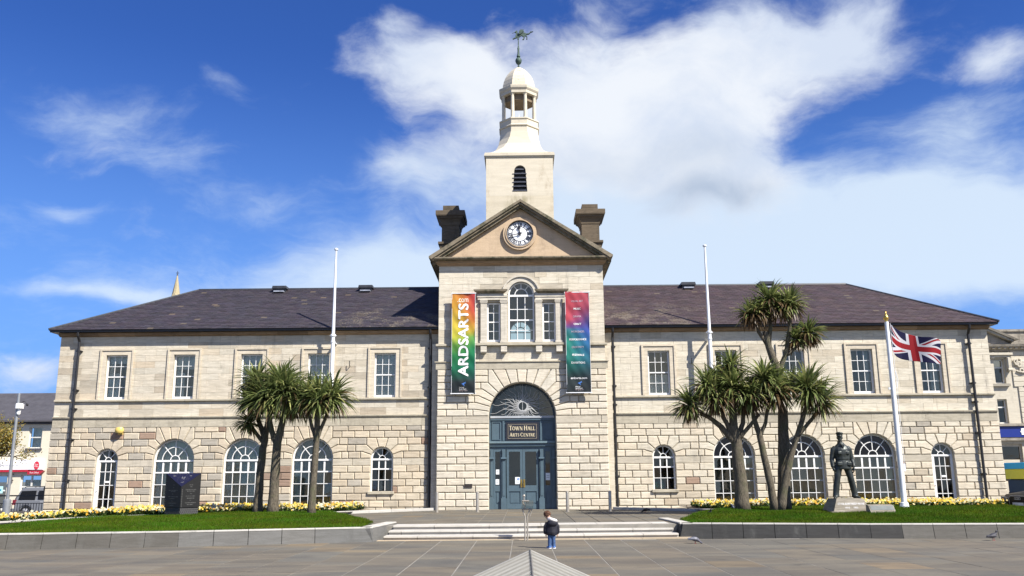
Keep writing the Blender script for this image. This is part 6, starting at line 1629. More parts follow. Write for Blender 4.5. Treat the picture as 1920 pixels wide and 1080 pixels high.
# boots
for fxx, ang, fy_ in ((-.30, .5, -.02), (.34, -.35, .02)):
    c, s_ = math.cos(ang), math.sin(ang)
    def bt(l, w, z): return S(fxx - s_*l + c*w, fy_ - c*l - s_*w, z)
    rings = []
    for l, w, h in ((-.09, .035, .05), (-.06, .05, .10), (.02, .052, .11), (.10, .056, .085), (.18, .058, .06), (.235, .042, .045), (.26, .015, .03)):
        rings.append([bt(l, w*math.cos(2*PI*i/10), max(0, h*.5+h*.5*math.sin(2*PI*i/10))) for i in range(10)])
    B_.loft(rings)
# trousers, wide and straight, breaking over the boots
B_.loft([oval(S(-.29, .0, .05), .108, .118), oval(S(-.285, .0, .16), .098, .106), oval(S(-.25, -.01, .42), .106, .112), oval(S(-.215, -.02, .60), .098, .108), oval(S(-.165, .0, .86), .122, .125), oval(S(-.12, .0, 1.05), .14, .14), oval(S(-.09, .0, 1.18), .13, .14)])
B_.loft([oval(S(.335, .02, .05), .108, .118), oval(S(.325, .02, .16), .098, .106), oval(S(.275, .0, .42), .106, .112), oval(S(.235, -.02, .60), .098, .108), oval(S(.18, .0, .86), .122, .125), oval(S(.13, .0, 1.05), .14, .14), oval(S(.10, .0, 1.18), .13, .14)])
# jacket with a belted waist and skirt
B_.loft([oval(S(.02, 0, .92), .244, .178), oval(S(.02, 0, .945), .262, .190), oval(S(.02, 0, 1.10), .256, .190), oval(S(.015, 0, 1.24), 0.220, 0.167), oval(S(.015, 0, 1.27), 0.231, 0.177), oval(S(.01, -.01, 1.42), 0.248, 0.189), oval(S(.005, -.01, 1.56), 0.256, 0.184), oval(S(0, 0, 1.66), 0.231, 0.147), oval(S(-.005, 0, 1.73), 0.143, 0.106), oval(S(-.005, 0, 1.765), 0.088, 0.092)], True)
# sleeves
B_.tube([S(-.19, 0, 1.63), S(-.262, .01, 1.56), S(-.305, .02, 1.36), S(-.325, .02, 1.24), S(-.33, -.02, 1.08), S(-.325, -.05, .99)], [.085, .09, .080, .076, .070, .064], 12)
B_.tube([S(.19, 0, 1.63), S(.262, .01, 1.56), S(.308, .03, 1.36), S(.335, .03, 1.24), S(.345, -.02, 1.09), S(.34, -.06, 1.00)], [.085, .09, .080, .076, .070, .064], 12)
hand(B_, S(-.322, -.06, .995), (.06, -.25, -1), 1, 1.25); hand(B_, S(.338, -.07, 1.0), (-.10, -.25, -1), -1, 1.25)
# pockets, collar, belt buckle, binocular case
for x in (-.15, .17): B_.bbox(O.x+x-.07, O.x+x+.07, O.y-.203, O.y-.12, O.z+1.04, O.z+1.16, .012); B_.bbox(O.x+x*.85-.055, O.x+x*.85+.055, O.y-.203, O.y-.1, O.z+1.40, O.z+1.50, .012)
B_.loft([oval(S(.015, 0, 1.235), 0.232, 0.180), oval(S(.015, 0, 1.285), 0.235, 0.184)])
B_.loft([oval(S(-.01, -.01, 1.70), 0.143, 0.124), oval(S(-.01, -.02, 1.79), 0.097, 0.106)]); B_.ext([(O.x-.08, O.z+1.74), (O.x+.0, O.z+1.60), (O.x+.02, O.z+1.74)], O.y-.19, O.y-.08); B_.ext([(O.x+.08, O.z+1.74), (O.x+.0, O.z+1.60), (O.x+.02, O.z+1.74)], O.y-.19, O.y-.08)
# neck, head turned a little to the left, face, ears
B_.tube([S(-.005, .01, 1.68), S(-.02, -.005, 1.86)], [.075, .07], 12)
hd = Matrix.Rotation(rad(-22), 3, 'Z')
def Hd(x, y, z): p = hd @ Vector((x, y, z)); return S(-.025+p.x, -.02+p.y, 1.94+p.z)
B_.ell(Hd(0, .01, .02), (.088, .108, .125), 14, 10, rot=hd); B_.ell(Hd(0, -.035, -.06), (.062, .065, .07), 12, 8, rot=hd); B_.ell(Hd(0, -.075, -.10), (.03, .028, .026), 8, 6, rot=hd)
B_.tube([Hd(0, -.085, .035), Hd(0, -.118, -.012), Hd(0, -.10, -.022)], [.012, .019, .014], 8); B_.tube([Hd(-.05, -.082, .043), Hd(0, -.10, .046), Hd(.05, -.082, .043)], .013, 6); B_.tube([Hd(-.028, -.088, -.058), Hd(0, -.098, -.056), Hd(.028, -.088, -.058)], .009, 6)
for x in (-.088, .088): B_.ell(Hd(x, .01, .0), (.014, .026, .036), 8, 6, rot=hd)
# peaked cap
def capring(r1, r2, z, dy=0, tl_=0): return [Hd(r1*math.cos(2*PI*i/18), dy+r2*math.sin(2*PI*i/18), z+tl_*math.sin(2*PI*i/18)) for i in range(18)]
B_.loft([capring(.098, .116, .065), capring(.10, .118, .105), capring(.118, .136, .130, 0, -.012), capring(.126, .146, .148, 0, -.016), capring(.105, .122, .168, 0, -.02), capring(.04, .05, .176, 0, -.02)])
B_.loft([[Hd(.085*math.cos(a), -.09+.0*a-(.085 if k else .0)*abs(math.sin(a)), .068-(.03 if k else 0)+dz) for a in [PI+PI*i/8 for i in range(9)] for dz in (0, .014)] for k in (0, 1)], True)
sta = solid_mesh(B_, 'statue', .014, BRONZE, None, (stx, sty, .895), 2)
tag(sta, 'dark bronze statue of a soldier in peaked cap and jacket standing with legs apart', 'statue')

# ================================================================== THE CHILD
bx, by = .66, 21.45
ch = thing('person', (bx, by, 0), 'small child in navy coat and blue jeans seen from behind with bowed head', 'child')
SKIN = plain('skin', (.56, .36, .27), .5, 0, .05); HAIR = plain('brown_hair', (.115, .052, .026), .6, 0, .35, 60, .5); COAT = plain('navy_quilted_coat', (.006, .006, .014), .75, 0, .2, 12, .2); FUR = plain('white_fleece', (.70, .66, .63), .95, 0, .12, 60, .8)
JEAN = plain('blue_denim', (.038, .082, .19), .8, 0, .45, 26, .2); SHOE = plain('blue_shoe', (.03, .13, .42), .5, 0, .15); SOLE = plain('white_sole', (.75, .75, .75), .6)
def K(x, y, z): return (bx+x, by+y, z)
b = MB()      # the body itself: legs, trunk, neck, head, arms
b.tube([K(-.035, 0, .05), K(-.035, 0, .20), K(-.035, .0, .34)], [.030, .036, .05], 10); b.tube([K(.05, 0, .05), K(.048, 0, .20), K(.04, 0, .34)], [.030, .036, .05], 10)
b.loft([oval(K(.0, 0, .30), .085, .07), oval(K(0, 0, .45), .09, .075), oval(K(0, 0, .58), .095, .07), oval(K(0, .0, .63), .06, .05)])
b.tube([K(-.03, .01, .60), K(-.065, .05, .70)], [.042, .042], 10)
hm = Matrix.Rotation(rad(34), 3, 'X') @ Matrix.Rotation(rad(-16), 3, 'Y')
hm = Matrix.Rotation(rad(22), 3, 'Z') @ Matrix.Rotation(rad(-30), 3, 'X') @ Matrix.Rotation(rad(-14), 3, 'Y')
hc = Vector(K(-.085, .075, .755))
def Hc(x, y, z): p = hm @ Vector((x, y, z)); return tuple(hc+p)
b.ell(tuple(hc), (.068, .082, .086), 14, 10, rot=hm); b.ell(Hc(0, .04, -.04), (.05, .05, .05), 10, 8, rot=hm); b.ell(Hc(0, .088, -.018), (.011, .014, .012), 8, 6, rot=hm)
for s in (-1, 1): b.ell(Hc(s*.069, .0, -.012), (.010, .016, .022), 8, 6, rot=hm); b.ell(Hc(s*.026, .078, .005), (.012, .008, .007), 8, 5, rot=hm)
b.tube([Hc(-.02, .078, -.048), Hc(0, .084, -.05), Hc(.02, .078, -.048)], .006, 6)
for s, x in ((-1, -.120), (1, .14)):
    b.tube([K(s*.09, 0, .56), K(x, .01, .44), K(x*1.06, .03, .32)], [.035, .03, .022], 8); hand(b, K(x*1.06, .03, .325), (-s*.1, .1, -1), -s, .52)
solid_mesh(b, 'body', .008, SKIN, ch, (bx, by, 0), 2)
c = MB()
def fold(r, amp, ph, z, cx=0, cy=0, ry=.8):
    return [K(cx+r*(1+amp*math.sin(5*a+ph)+amp*.6*math.sin(9*a-ph))*math.cos(a), cy+r*ry*(1+amp*math.sin(5*a+ph))*math.sin(a), z+.008*math.sin(3*a+ph)) for a in [2*PI*i/20 for i in range(20)]]
c.loft([fold(0.1061, .04, 1, .298, .015), fold(0.1261, .05, 1.2, .315, .012), fold(0.1375, .04, 2, .37, .01), fold(0.1305, .035, 3, .44, .012), fold(0.1288, .03, 2.4, .50, .014), fold(0.1218, .025, 1.6, .56, .012), fold(0.1027, .02, 1, .615, .01), fold(0.0653, .02, 1, .65, .0)])
c.tube([K(-0.0870, 0, .59), K(-0.1288, .0, .50), K(-0.1436, .01, .41), K(-0.1392, .03, .345), K(-0.1305, .035, .335)], [.048, .052, .048, .042, .030], 12); c.tube([K(0.1001, 0, .59), K(0.1436, .0, .50), K(0.1522, .01, .41), K(0.1436, .03, .345), K(0.1348, .035, .335)], [.048, .052, .048, .042, .030], 12)
c.ell(K(0.0305, -.085, .575), (.115, .055, .075), 14, 9)                                    # hood lying on the back
solid_mesh(c, 'coat', .007, COAT, ch, (bx, by, 0), 2)
f = MB(); n = 30
f.tube([K(-.05, .05, .655), K(-.058, -.02, .672), K(-.03, -.075, .672), K(.04, -.10, .652), K(.105, -.085, .635), K(.13, -.03, .622)], [.03, .034, .040, .040, .036, .022], 10)
for i in range(120):
    t = random.random(); p = Vector(K(-.055+.18*t, -.06-.03*math.sin(t*3), .665-.03*t)); q = p+Vector((random.uniform(-.03, .03), random.uniform(-.035, .01), random.uniform(-.02, .035))); f.tube([p, q], [.010, .004], 4)
f.build('hood_lining', FUR, ch, (bx, by, .6), smooth=True)
j = MB()
j.loft([oval(K(-.04, 0, .05), .045, .05), oval(K(-.042, 0, .10), .043, .048), oval(K(-.038, .004, .20), .046, .05), oval(K(-.034, 0, .30), .056, .06), oval(K(-.03, 0, .36), .065, .07)])
j.loft([oval(K(.055, .01, .05), .045, .05), oval(K(.052, .01, .10), .042, .047), oval(K(.05, .008, .20), .046, .05), oval(K(.044, .0, .30), .056, .06), oval(K(.04, 0, .36), .065, .07)])
solid_mesh(j, 'jeans', .006, JEAN, ch, (bx, by, 0), 1)
for x, y, yaw in ((-.05, .0, .55), (.058, .01, -.15)):
    m = MB(); cs, sn = math.cos(yaw), math.sin(yaw)
    def sh(l, w, z): return K(x-sn*l+cs*w, y+cs*l+sn*w, z)
    m.loft([[sh(l, w*math.cos(2*PI*i/10), .012+h*(.5+.5*math.sin(2*PI*i/10))) for i in range(10)] for l, w, h in ((-.05, .02, .035), (-.04, .036, .055), (.0, .037, .06), (.05, .036, .042), (.085, .030, .032), (.098, .012, .02))]); s_ = m.build('shoe', SHOE, ch, (bx+x, by, 0), smooth=True)
    m = MB(); m.loft([[sh(l, w, z) for l, w in ((-.052, -.02), (-.052, .02), (-.035, .038), (.06, .039), (.1, .014), (.1, -.014), (.06, -.039), (-.035, -.038))] for z in (.0, .016)]); m.build('sole', SOLE, s_, (bx+x, by, 0))
h = MB(); h.ell(Hc(0, -.012, .016), (.076, .083, .084), 16, 10, rot=hm)
for i in range(260):
    a = random.uniform(0, 2*PI); u = random.uniform(-.55, 1); r = math.sqrt(1-u*u); nrm = Vector((r*math.cos(a), r*math.sin(a), u))
    if nrm.y > .35 and nrm.z < .55: continue
    p = Vector((nrm.x*.073, nrm.y*.080-.012, nrm.z*.081+.016)); t_ = (Vector((0, 0, -1))-nrm*(-nrm.z)).normalized()+nrm*.18+Vector((random.uniform(-.3, .3), 0, 0)); h.tube([Hc(*p), Hc(*(p+t_*.022-nrm*.002)), Hc(*(p+t_*.042-nrm*.010))], [.006, .005, .002], 4)
h.build('hair', HAIR, ch, tuple(hc), smooth=True)

# ================================================================== PIGEONS
def pigeon(label, loc, rz, pose, cols):
    t = thing('pigeon', loc, label, 'pigeon', 'pigeons on the paving and grass', rz)
    PB = vcol('pigeon_'+str(len(bpy.data.materials)), .6, .15, 60); b = MB(); c1_, c2_ = cols
    def pr(x, z, ry, rz_, cc=None): return [(x, ry*math.cos(2*PI*i/12), z+rz_*math.sin(2*PI*i/12)) for i in range(12)]
    if pose == 'peck': sp = [(-.19, .11, .012, .006), (-.15, .115, .030, .014), (-.09, .12, .048, .038), (-.03, .115, .060, .056), (.04, .105, .056, .056), (.085, .085, .042, .045), (.115, .055, .030, .030), (.135, .035, .026, .026), (.155, .022, .018, .018)]; hx, hz = .148, .026
    else: sp = [(-.20, .085, .012, .006), (-.15, .095, .030, .014), (-.09, .11, .048, .038), (-.03, .125, .060, .056), (.04, .135, .054, .056), (.078, .165, .036, .042), (.092, .20, .026, .028), (.098, .225, .027, .028), (.10, .245, .014, .012)]; hx, hz = .105, .228
    b.loft([pr(*q) for q in sp], True, c1_); b.ell((hx, 0, hz), (.030, .025, .026), 10, 8, c1_)
    bo = b.build('body', PB, t, (0, 0, 0), smooth=True, local=True)
    w = MB()
    for s in (-1, 1): w.loft([[(x, s*(y+dy), z+dz) for dy, dz in ((0, .03), (.012, 0), (0, -.03), (-.012, 0))] for x, y, z in ((.05, .05, .12), (.0, .060, .122), (-.08, .048, .118), (-.17, .014, .108))], True, c2_)
    w.build('wing', PB, t, (0, 0, 0), local=True)
    k = MB(); dx, dz = (.8, -.6) if pose == 'peck' else (1, -.15); k.tube([(hx+.024*dx, 0, hz+.024*dz), (hx+.05*dx, 0, hz+.05*dz)], [.007, .002], 6, (.06, .05, .05)); k.build('beak', PB, t, (0, 0, 0), local=True)
    l = MB()
    for s in (-1, 1):
        l.tube([(-.005, s*.025, .075), (.0, s*.026, .03), (-.01, s*.026, .004)], .006, 6, (.30, .09, .08))
        for a in (-.5, 0, .5): l.tube([(-.01, s*.026, .005), (.03*math.cos(a), s*.026+.03*math.sin(a), .004)], .0045, 5, (.30, .09, .08))
    l.build('leg', PB, t, (0, 0, 0), local=True); return t
pigeon('grey pigeon with pale wings pecking on the plaza in front of the right wall', (4.26, 22.7, 0), rad(-20), 'peck', ((.09, .09, .11), (.34, .34, .36)))
pigeon('dark pigeon standing upright on the plaza at the far right', (11.77, 23.0, 0), rad(8), 'up', ((.045, .045, .055), (.055, .055, .065)))
pigeon('dark brown pigeon pecking on the terrace behind the steps', (4.5, 33.4, TZ), rad(160), 'peck', ((.06, .045, .035), (.07, .055, .04)))
pigeon('small dark pigeon at the front tip of the right grass', (5.95, 29.0, .36), rad(-80), 'up', ((.03, .03, .035), (.03, .03, .035)))
pigeon('blue grey pigeon on the grass in front of the thick palm', (7.25, 31.3, .44), rad(-140), 'up', ((.12, .14, .20), (.24, .27, .33)))
# ================================================================== LEFT: POST OFFICE, CAR, TREE, LAMP
PO = thing('post_office', (-38, 65, -.6), 'cream two storey post office with red fascia stripe at the far left', 'building')
PCREAM = plain('cream_masonry_paint', (.66, .60, .47), .8, 0, .06, .7); PROOF = plain('grey_slate_roof', (.075, .072, .08), .7, 0, .2, 2); REDP = plain('red_sign', (.42, .015, .035), .4, 0, .05); SIGNW = plain('white_fascia', (.80, .79, .80), .45, 0, .03); WINF = plain('off_white_window', (.62, .62, .58), .5)
WIN2 = [(-36.22, -35.25), (-38.75, -37.72)]
wz0, wz1 = 3.95, 5.50
m = MB(); m.ext(rect(-58, -30, -.6, 6.0), 65, 65.4, [rect(a, b_, wz0, wz1) for a, b_ in WIN2]+[rect(-36.5, -34.95, .6, 2.05), rect(-39.6, -37.45, -.4, 2.05)]); m.box(-58, -57.6, 65.4, 75, -.6, 6.0); m.box(-30.4, -30, 65.4, 75, -.6, 6.0); m.build('wall', PCREAM, PO, (-44, 65, 0))
m = MB(); m.add([(-58.4, 64.7, 5.98), (-29.6, 64.7, 5.98), (-29.6, 70, 8.45), (-58.4, 70, 8.45), (-58.4, 75.3, 5.98), (-29.6, 75.3, 5.98)], [(0, 1, 2, 3), (3, 2, 5, 4), (1, 5, 2), (0, 3, 4)])
for k in range(22):
    t = k/22; y, z = 64.7+5.3*t, 5.98+2.47*t; m.add([(-58.4, y, z+.035), (-29.6, y, z+.035), (-29.6, y+.26, z+.13), (-58.4, y+.26, z+.13), (-58.4, y, z), (-29.6, y, z)], [(0, 1, 2, 3), (0, 4, 5, 1)])
m.build('roof', PROOF, PO, (-44, 70, 6)); m = MB(); m.box(-58.4, -29.6, 64.55, 64.72, 5.86, 6.0); m.box(-58, -30, 64.85, 65, 5.70, 5.88); m.build('gutter', PROOF, PO, (-44, 64.6, 5.9))
for a, b_ in WIN2:
    f = MB(); f.ext(rect(a, b_, wz0, wz1), 65.12, 65.2, [rect(a+.08, b_-.08, wz0+.08, 4.70), rect(a+.08, b_-.08, 4.78, wz1-.08)]); w = f.build('window', WINF, PO, (a, 65.1, wz0)); rect_pane(w, GLASS, a+.08, b_-.08, wz0+.08, 4.70, 65.15); rect_pane(w, GLASS, a+.08, b_-.08, 4.78, wz1-.08, 65.15)
    s = MB(); s.box(a-.1, b_+.1, 64.86, 65.0, wz0-.12, wz0); s.build('sill', PROOF, PO, (a, 65, wz0)); bk = MB(); bk.box(a, b_, 65.6, 65.63, wz0, wz1); bk.build('blind', CURTAIN, PO, (a, 65.6, wz0))
f = MB(); f.ext(rect(-36.5, -34.95, .6, 2.05), 65.12, 65.2, [rect(-36.4, -35.78, 1.25, 1.97), rect(-35.66, -35.05, 1.25, 1.97), rect(-36.4, -35.05, .68, 1.15)]); w = f.build('shop_window', WINF, PO, (-36, 65, .6))
for r_ in ((-36.4, -35.78, 1.25, 1.97), (-35.66, -35.05, 1.25, 1.97), (-36.4, -35.05, .68, 1.15)): rect_pane(w, GLASS, *r_, 65.15)
bk = MB(); bk.box(-36.5, -34.95, 65.7, 65.73, .6, 1.7); bk.build('blind', BLIND, PO, (-36, 65.7, .6))
f = MB(); f.ext(rect(-39.6, -37.45, -.4, 2.05), 65.12, 65.2, [rect(-39.5, -37.55, -.3, .9), rect(-39.5, -37.55, 1.0, 1.95)]); w = f.build('shop_window', WINF, PO, (-38.5, 65, 0)); rect_pane(w, DARKGLASS, -39.5, -37.55, -.3, .9, 65.15); rect_pane(w, DARKGLASS, -39.5, -37.55, 1.0, 1.95, 65.15)
f = MB(); f.box(-38.9, -37.75, 65.08, 65.10, .75, 1.25, (.45, .72, .75)); f.box(-38.7, -37.85, 65.07, 65.08, .92, 1.05, (.05, .25, .35)); f.build('poster', PRINT, w, (-38, 65, 1))
sg = MB(); sg.box(-50, -34.85, 64.78, 64.98, 2.42, 3.12); sgo = sg.build('shop_sign', SIGNW, PO, (-42, 64.9, 2.4))
r_ = MB(); r_.box(-50, -35.9, 64.74, 64.99, 2.26, 2.40); r_.ext([(-35.9, 2.34), (-34.72, 2.34), (-35.0, 2.08), (-35.9, 2.08)], 64.72, 64.99); r_.build('red_stripe', REDP, sgo, (-42, 64.8, 2.2))
r_ = MB(); r_.ext([(-35.30+.20*math.cos(2*PI*i/24), 2.72+.29*math.sin(2*PI*i/24)) for i in range(24)], 64.765, 64.779, (), (1.35, 2, 1.5)); r_.build('oval_emblem', REDP, sgo, (-35.3, 64.77, 2.7))
t_ = MB(); fnp = lambda a, b_: (a, 64.76, b_)
text(t_, 'Post', -35.43, -35.17, 2.74, 2.84, fnp); text(t_, 'Office', -35.45, -35.15, 2.60, 2.71, fnp); text(t_, 'Post Office', -35.7, -35.05, 2.15, 2.26, lambda a, b_: (a, 64.71, b_)); t_.build('lettering', WHITEINK, sgo, (-35.3, 64.76, 2.7))
t_ = MB(); text(t_, 'postoffice.co.uk', -38.0, -36.6, 2.66, 2.80, fnp); t_.build('web_address', plain('grey_print', (.42, .42, .44), .6), sgo, (-37, 64.76, 2.7))
m = MB(); m.lathe([(.10, 1.62), (.16, 1.68), (.06, 1.74)], -37.05, 64.8, 10); m.tube([(-37.05, 65, 2.1), (-37.05, 64.8, 2.1), (-37.0, 64.8, 1.74)], .03, 6); m.build('wall_lamp', PROOF, PO, (-37, 64.8, 1.7))

# church spire far behind
sp = thing('church_spire', (-60.4, 150, -.6), 'slender pale stone church spire rising behind the left end of the roof', 'church spire')
SPST = stone('spire_stone', (.40, .345, .22), .2, .4); m = MB(); r0 = 1.55
m.loft([[(-60.35+r*math.cos(PI/8+i*PI/4), 150+r*math.sin(PI/8+i*PI/4), z) for i in range(8)] for r, z in ((1.72, 27), (1.06, 31.0), (.70, 33.1), (.08, 36.7))]); m.build('steeple', SPST, sp, (-60.4, 150, 27))
m = MB(); m.box(-62.4, -58.3, 148, 152, -.6, 27.0); m.build('tower', SPST, sp, (-60.4, 150, 0)); m = MB(); m.tube([(-60.35, 150, 36.6), (-60.35, 150, 37.5)], .05, 6); m.box(-60.6, -60.1, 149.96, 150.04, 37.1, 37.2); m.ell((-60.35, 150, 36.8), (.14, .14, .14), 8, 6); m.build('finial', LEAD, sp, (-60.4, 150, 36.6))
m = MB(); m.ext([(-60.62, 32.2), (-60.02, 32.2), (-60.02, 33.0), (-60.32, 33.6), (-60.62, 33.0)], 149.0, 150); m.build('lucarne', SPST, sp, (-60.4, 149, 32))

def wheel(parent, x, y, r, z0, w=.22, local=True, side=1):
    m = MB(); pr = [(r*.62, -w/2), (r*.92, -w/2), (r, -w*.32), (r, w*.32), (r*.92, w/2), (r*.62, w/2)]
    n = 24; rings = [[(x+a*math.cos(2*PI*i/n), y+b_, z0+a*math.sin(2*PI*i/n)) for i in range(n)] for a, b_ in pr]
    m.loft(rings+[rings[0]], False, (.02, .02, .02)); wo = m.build('wheel', MISC, parent, (0, 0, 0), smooth=True, sharp=40, local=local)
    m = MB(); m.ext([(x+r*.16*math.cos(2*PI*i/12), z0+r*.16*math.sin(2*PI*i/12)) for i in range(12)], y-side*w*.42-.01, y-side*w*.42+.01, (), (.5, .5, .52))
    for k in range(6): a = k*PI/3; m.bar((x, z0), (x+r*.62*math.cos(a), z0+r*.62*math.sin(a)), r*.16, y-side*w*.40-.012, y-side*w*.40+.012, (.55, .55, .57))
    m.arc(x, z0, r*.57, r*.65, 0, 2*PI, y-w*.45, y+w*.45, 24, (.5, .5, .52)); m.build('rim', MISC, wo, (0, 0, 0), local=local)
def body_shell(prof, half, name, mat, parent, col, tumble):
    """side profile (x, z) lofted across the width; tumble(z) narrows the upper part"""
    n = len(prof); m = MB(); ys = [-1, -.94, -.6, 0, .6, .94, 1]; rings = []
    for s in ys:
        k = 1-.045*abs(s)**6
        cx = sum(p[0] for p in prof)/n; rings.append([(cx+(p[0]-cx)*k, s*half*tumble(p[1]), p[1]-(.03 if abs(s) == 1 and p[1] > .6 else 0)) for p in prof])
    m.loft(rings, True, col); return m.build(name, mat, parent, (0, 0, 0), smooth=True, sharp=42, local=True)
# grey off-road car, nose to the right, mostly seen from its side
SUVC = (.17, .18, .20)
suv = thing('parked_car', (-28.75, 55.6, -.58), 'silver grey four wheel drive car with a spare wheel parked before the post office', 'car')
body_shell([(-2.25, .42), (-2.28, .80), (-2.25, 1.02), (-1.5, 1.06), (.6, 1.05), (1.6, .98), (2.15, .88), (2.25, .60), (2.2, .38), (1.95, .32), (-1.95, .32)], .90, 'body', PAINT, suv, SUVC, lambda z: 1-.04*max(0, z-.7))
body_shell([(-2.24, 1.0), (-2.05, 1.55), (-1.85, 1.76), (-1.4, 1.81), (.1, 1.79), (.45, 1.70), (1.05, 1.02)], .80, 'cabin', PAINT, suv, SUVC, lambda z: 1.04-.13*max(0, z-1.0))
for nm, lp in (('rear_window', [(-1.98, 1.10), (-1.82, 1.60), (-.95, 1.62), (-.98, 1.06)]), ('side_window', [(-.78, 1.10), (-.76, 1.62), (.02, 1.62), (.02, 1.10)]), ('side_window', [(.12, 1.10), (.12, 1.62), (.38, 1.58), (.85, 1.10)])): m = MB(); m.ext(lp, -.86, -.70, (), (.012, .013, .016)); m.build(nm, PAINT, suv, (0, 0, 0), local=True)
for xx in (-1.45, 1.40):
    for s in (-1, 1): wheel(suv, xx, s*.80, .37, .37, .24, True, -1 if s > 0 else 1)
    m = MB(); m.arc(xx, .37, .40, .49, rad(5), rad(175), -.935, -.86, 16, (.12, .125, .14)); m.build('wheel_arch', PAINT, suv, (0, 0, 0), local=True)
m = MB(); m.lathe([(.0, -.11), (.30, -.11), (.35, -.07), (.35, .07), (.30, .11), (.0, .11)], 0, 0, 20); a_ = MB(); a_.v = [(-2.36+p[2], p[0]-.1, .98+p[1]) for p in m.v]; a_.f, a_.mi = m.f, m.mi; a_.c = [(.05, .05, .055)]*len(m.f); a_.build('spare_wheel', MISC, suv, (0, 0, 0), smooth=True, sharp=40, local=True)
m = MB(); m.box(-2.30, -2.10, -.90, -.76, .78, 1.08, (.18, .02, .03)); m.build('tail_light', MISC, suv, (0, 0, 0), local=True); m = MB(); m.box(-2.38, -2.0, -.90, .90, .40, .56, (.14, .145, .16)); m.build('bumper', MISC, suv, (0, 0, 0), local=True)
m = MB()
for s in (-1, 1): m.tube([(-1.8, s*.58, 1.80), (-1.7, s*.58, 1.86), (-.1, s*.58, 1.86), (.05, s*.58, 1.78)], .022, 6, (.02, .02, .02))
m.build('roof_rail', MISC, suv, (0, 0, 0), local=True); m = MB(); m.box(-.62, -.45, -.905, -.88, .92, .96, (.45, .45, .47)); m.ell((.62, -.97, 1.10), (.07, .10, .12), 10, 8, (.02, .02, .022)); m.build('wing_mirror', MISC, suv, (0, 0, 0), local=True)

rl = thing('railing', (-24, 41.5, -.5), 'black iron railing at the far left in front of the grey car', 'railing')
m = MB(); m.box(-34, -21.3, 41.47, 41.53, .93, .99); m.box(-34, -21.3, 41.48, 41.52, .12, .16); m.box(-34, -21.3, 41.48, 41.52, .60, .63); m.build('rail', BLACK, rl, (-26, 41.5, .9))
for i in range(100): x = -33.9+i*.126; m = MB(); m.box(x-.010, x+.010, 41.49, 41.51, .12, .63); m.build('bar', BLACK, rl, (x, 41.5, .1))
for x in (-33.9, -29.5, -25.4, -22.05): m = MB(); m.box(x-.035, x+.035, 41.46, 41.54, -.6, 1.02); m.build('post', BLACK, rl, (x, 41.5, 0))
m = MB(); m.box(-34, -21.3, 41.3, 41.7, -.6, .10); m.build('base_wall', PCREAM, rl, (-27, 41.5, -.6))
m = MB(); m.ell((-22.05, 41.5, 1.26), (.13, .04, .17), 14, 8); m.tube([(-22.05, 41.5, 1.0), (-22.05, 41.5, 1.15)], .03, 6); tag(m.build('round_sign', BLACK, None, (-22.05, 41.5, 1.0)), 'small dark disc seen from behind on the railing post', 'sign')

lp = thing('camera_pole', (-19.5, 34, -.1), 'grey steel pole with a small white camera housing at the far left', 'camera pole')
GREYP = plain('galvanised_steel', (.26, .275, .29), .45, .4, .1)
m = MB(); m.tube([(-19.5, 34, -.5), (-19.5, 34, .92), (-19.5, 34, .96)], [.14, .14, .09], 14); m.tube([(-19.5, 34, .96), (-19.5, 34, 4.95)], [.062, .052], 14); m.build('pole', GREYP, lp, (-19.5, 34, 0), smooth=True, sharp=40)
m = MB(); m.bbox(-19.52, -19.28, 33.84, 34.08, 4.36, 4.56, .03); m.tube([(-19.40, 33.96, 4.36), (-19.40, 33.96, 4.22)], [.07, .05], 10); m.ell((-19.42, 33.96, 4.18), (.07, .07, .08), 10, 8); m.build('camera_housing', WHITE, lp, (-19.4, 34, 4.4))
m = MB(); m.tube([(-19.45, 33.95, 4.55), (-19.22, 33.93, 4.64), (-19.10, 33.93, 4.52)], .014, 6); m.ell((-19.10, 33.93, 4.50), (.05, .05, .05), 8, 6); m.build('antenna_arm', BLACK, lp, (-19.3, 34, 4.5))

# young street tree with yellow-green spring leaves
random.seed(12)
tr = thing('street_tree', (-27.7, 45, -.58), 'spreading tree with sparse yellow green spring leaves at the far left', 'tree')
tw, lf = MB(), MB()
def grow(p, d, L, r, lvl):
    p = Vector(p); d = Vector(d).normalized(); n = 4; pts = [p]; q = p.copy(); dd = d.copy()
    for i in range(n): dd = (dd+Vector((random.uniform(-.16, .16), random.uniform(-.16, .16), random.uniform(-.05, .12)))).normalized(); q = q+dd*L/n; pts.append(q.copy())
    tw.tube(pts, [r*(1-.55*i/n) for i in range(n+1)], 6 if lvl < 2 else 4)
    if lvl >= 2:
        for _ in range(34 if lvl > 2 else 16):
            c = pts[random.randint(1, n)]+Vector((random.gauss(0, .13), random.gauss(0, .13), random.gauss(0, .12))); s_ = random.uniform(.035, .075); a, b_ = Vector((random.gauss(0, 1), random.gauss(0, 1), random.gauss(0, 1))).normalized(), Vector((random.gauss(0, 1), random.gauss(0, 1), random.gauss(0, .6))).normalized()
            g = random.uniform(.6, 1.3); cc = (.36*g, .25*g, .045*g) if random.random() < .6 else (.22*g, .21*g, .05*g); lf.add([c-a*s_, c+b_*s_*.55, c+a*s_, c-b_*s_*.55], [(0, 1, 2, 3)], cc)
    if lvl < 4:
        for k in range(3 if lvl < 3 else 2):
            t = random.uniform(.45, 1); c = pts[min(n, int(t*n))]; ax = Vector((random.gauss(0, 1), random.gauss(0, 1), random.gauss(.15, .6))).normalized(); grow(c, dd*.75+ax*.75, L*random.uniform(.62, .8), r*.55, lvl+1)
tw.tube([(-27.7, 45, -.6), (-27.66, 45, 1.0), (-27.6, 45, 2.4)], [.20, .16, .14], 10)
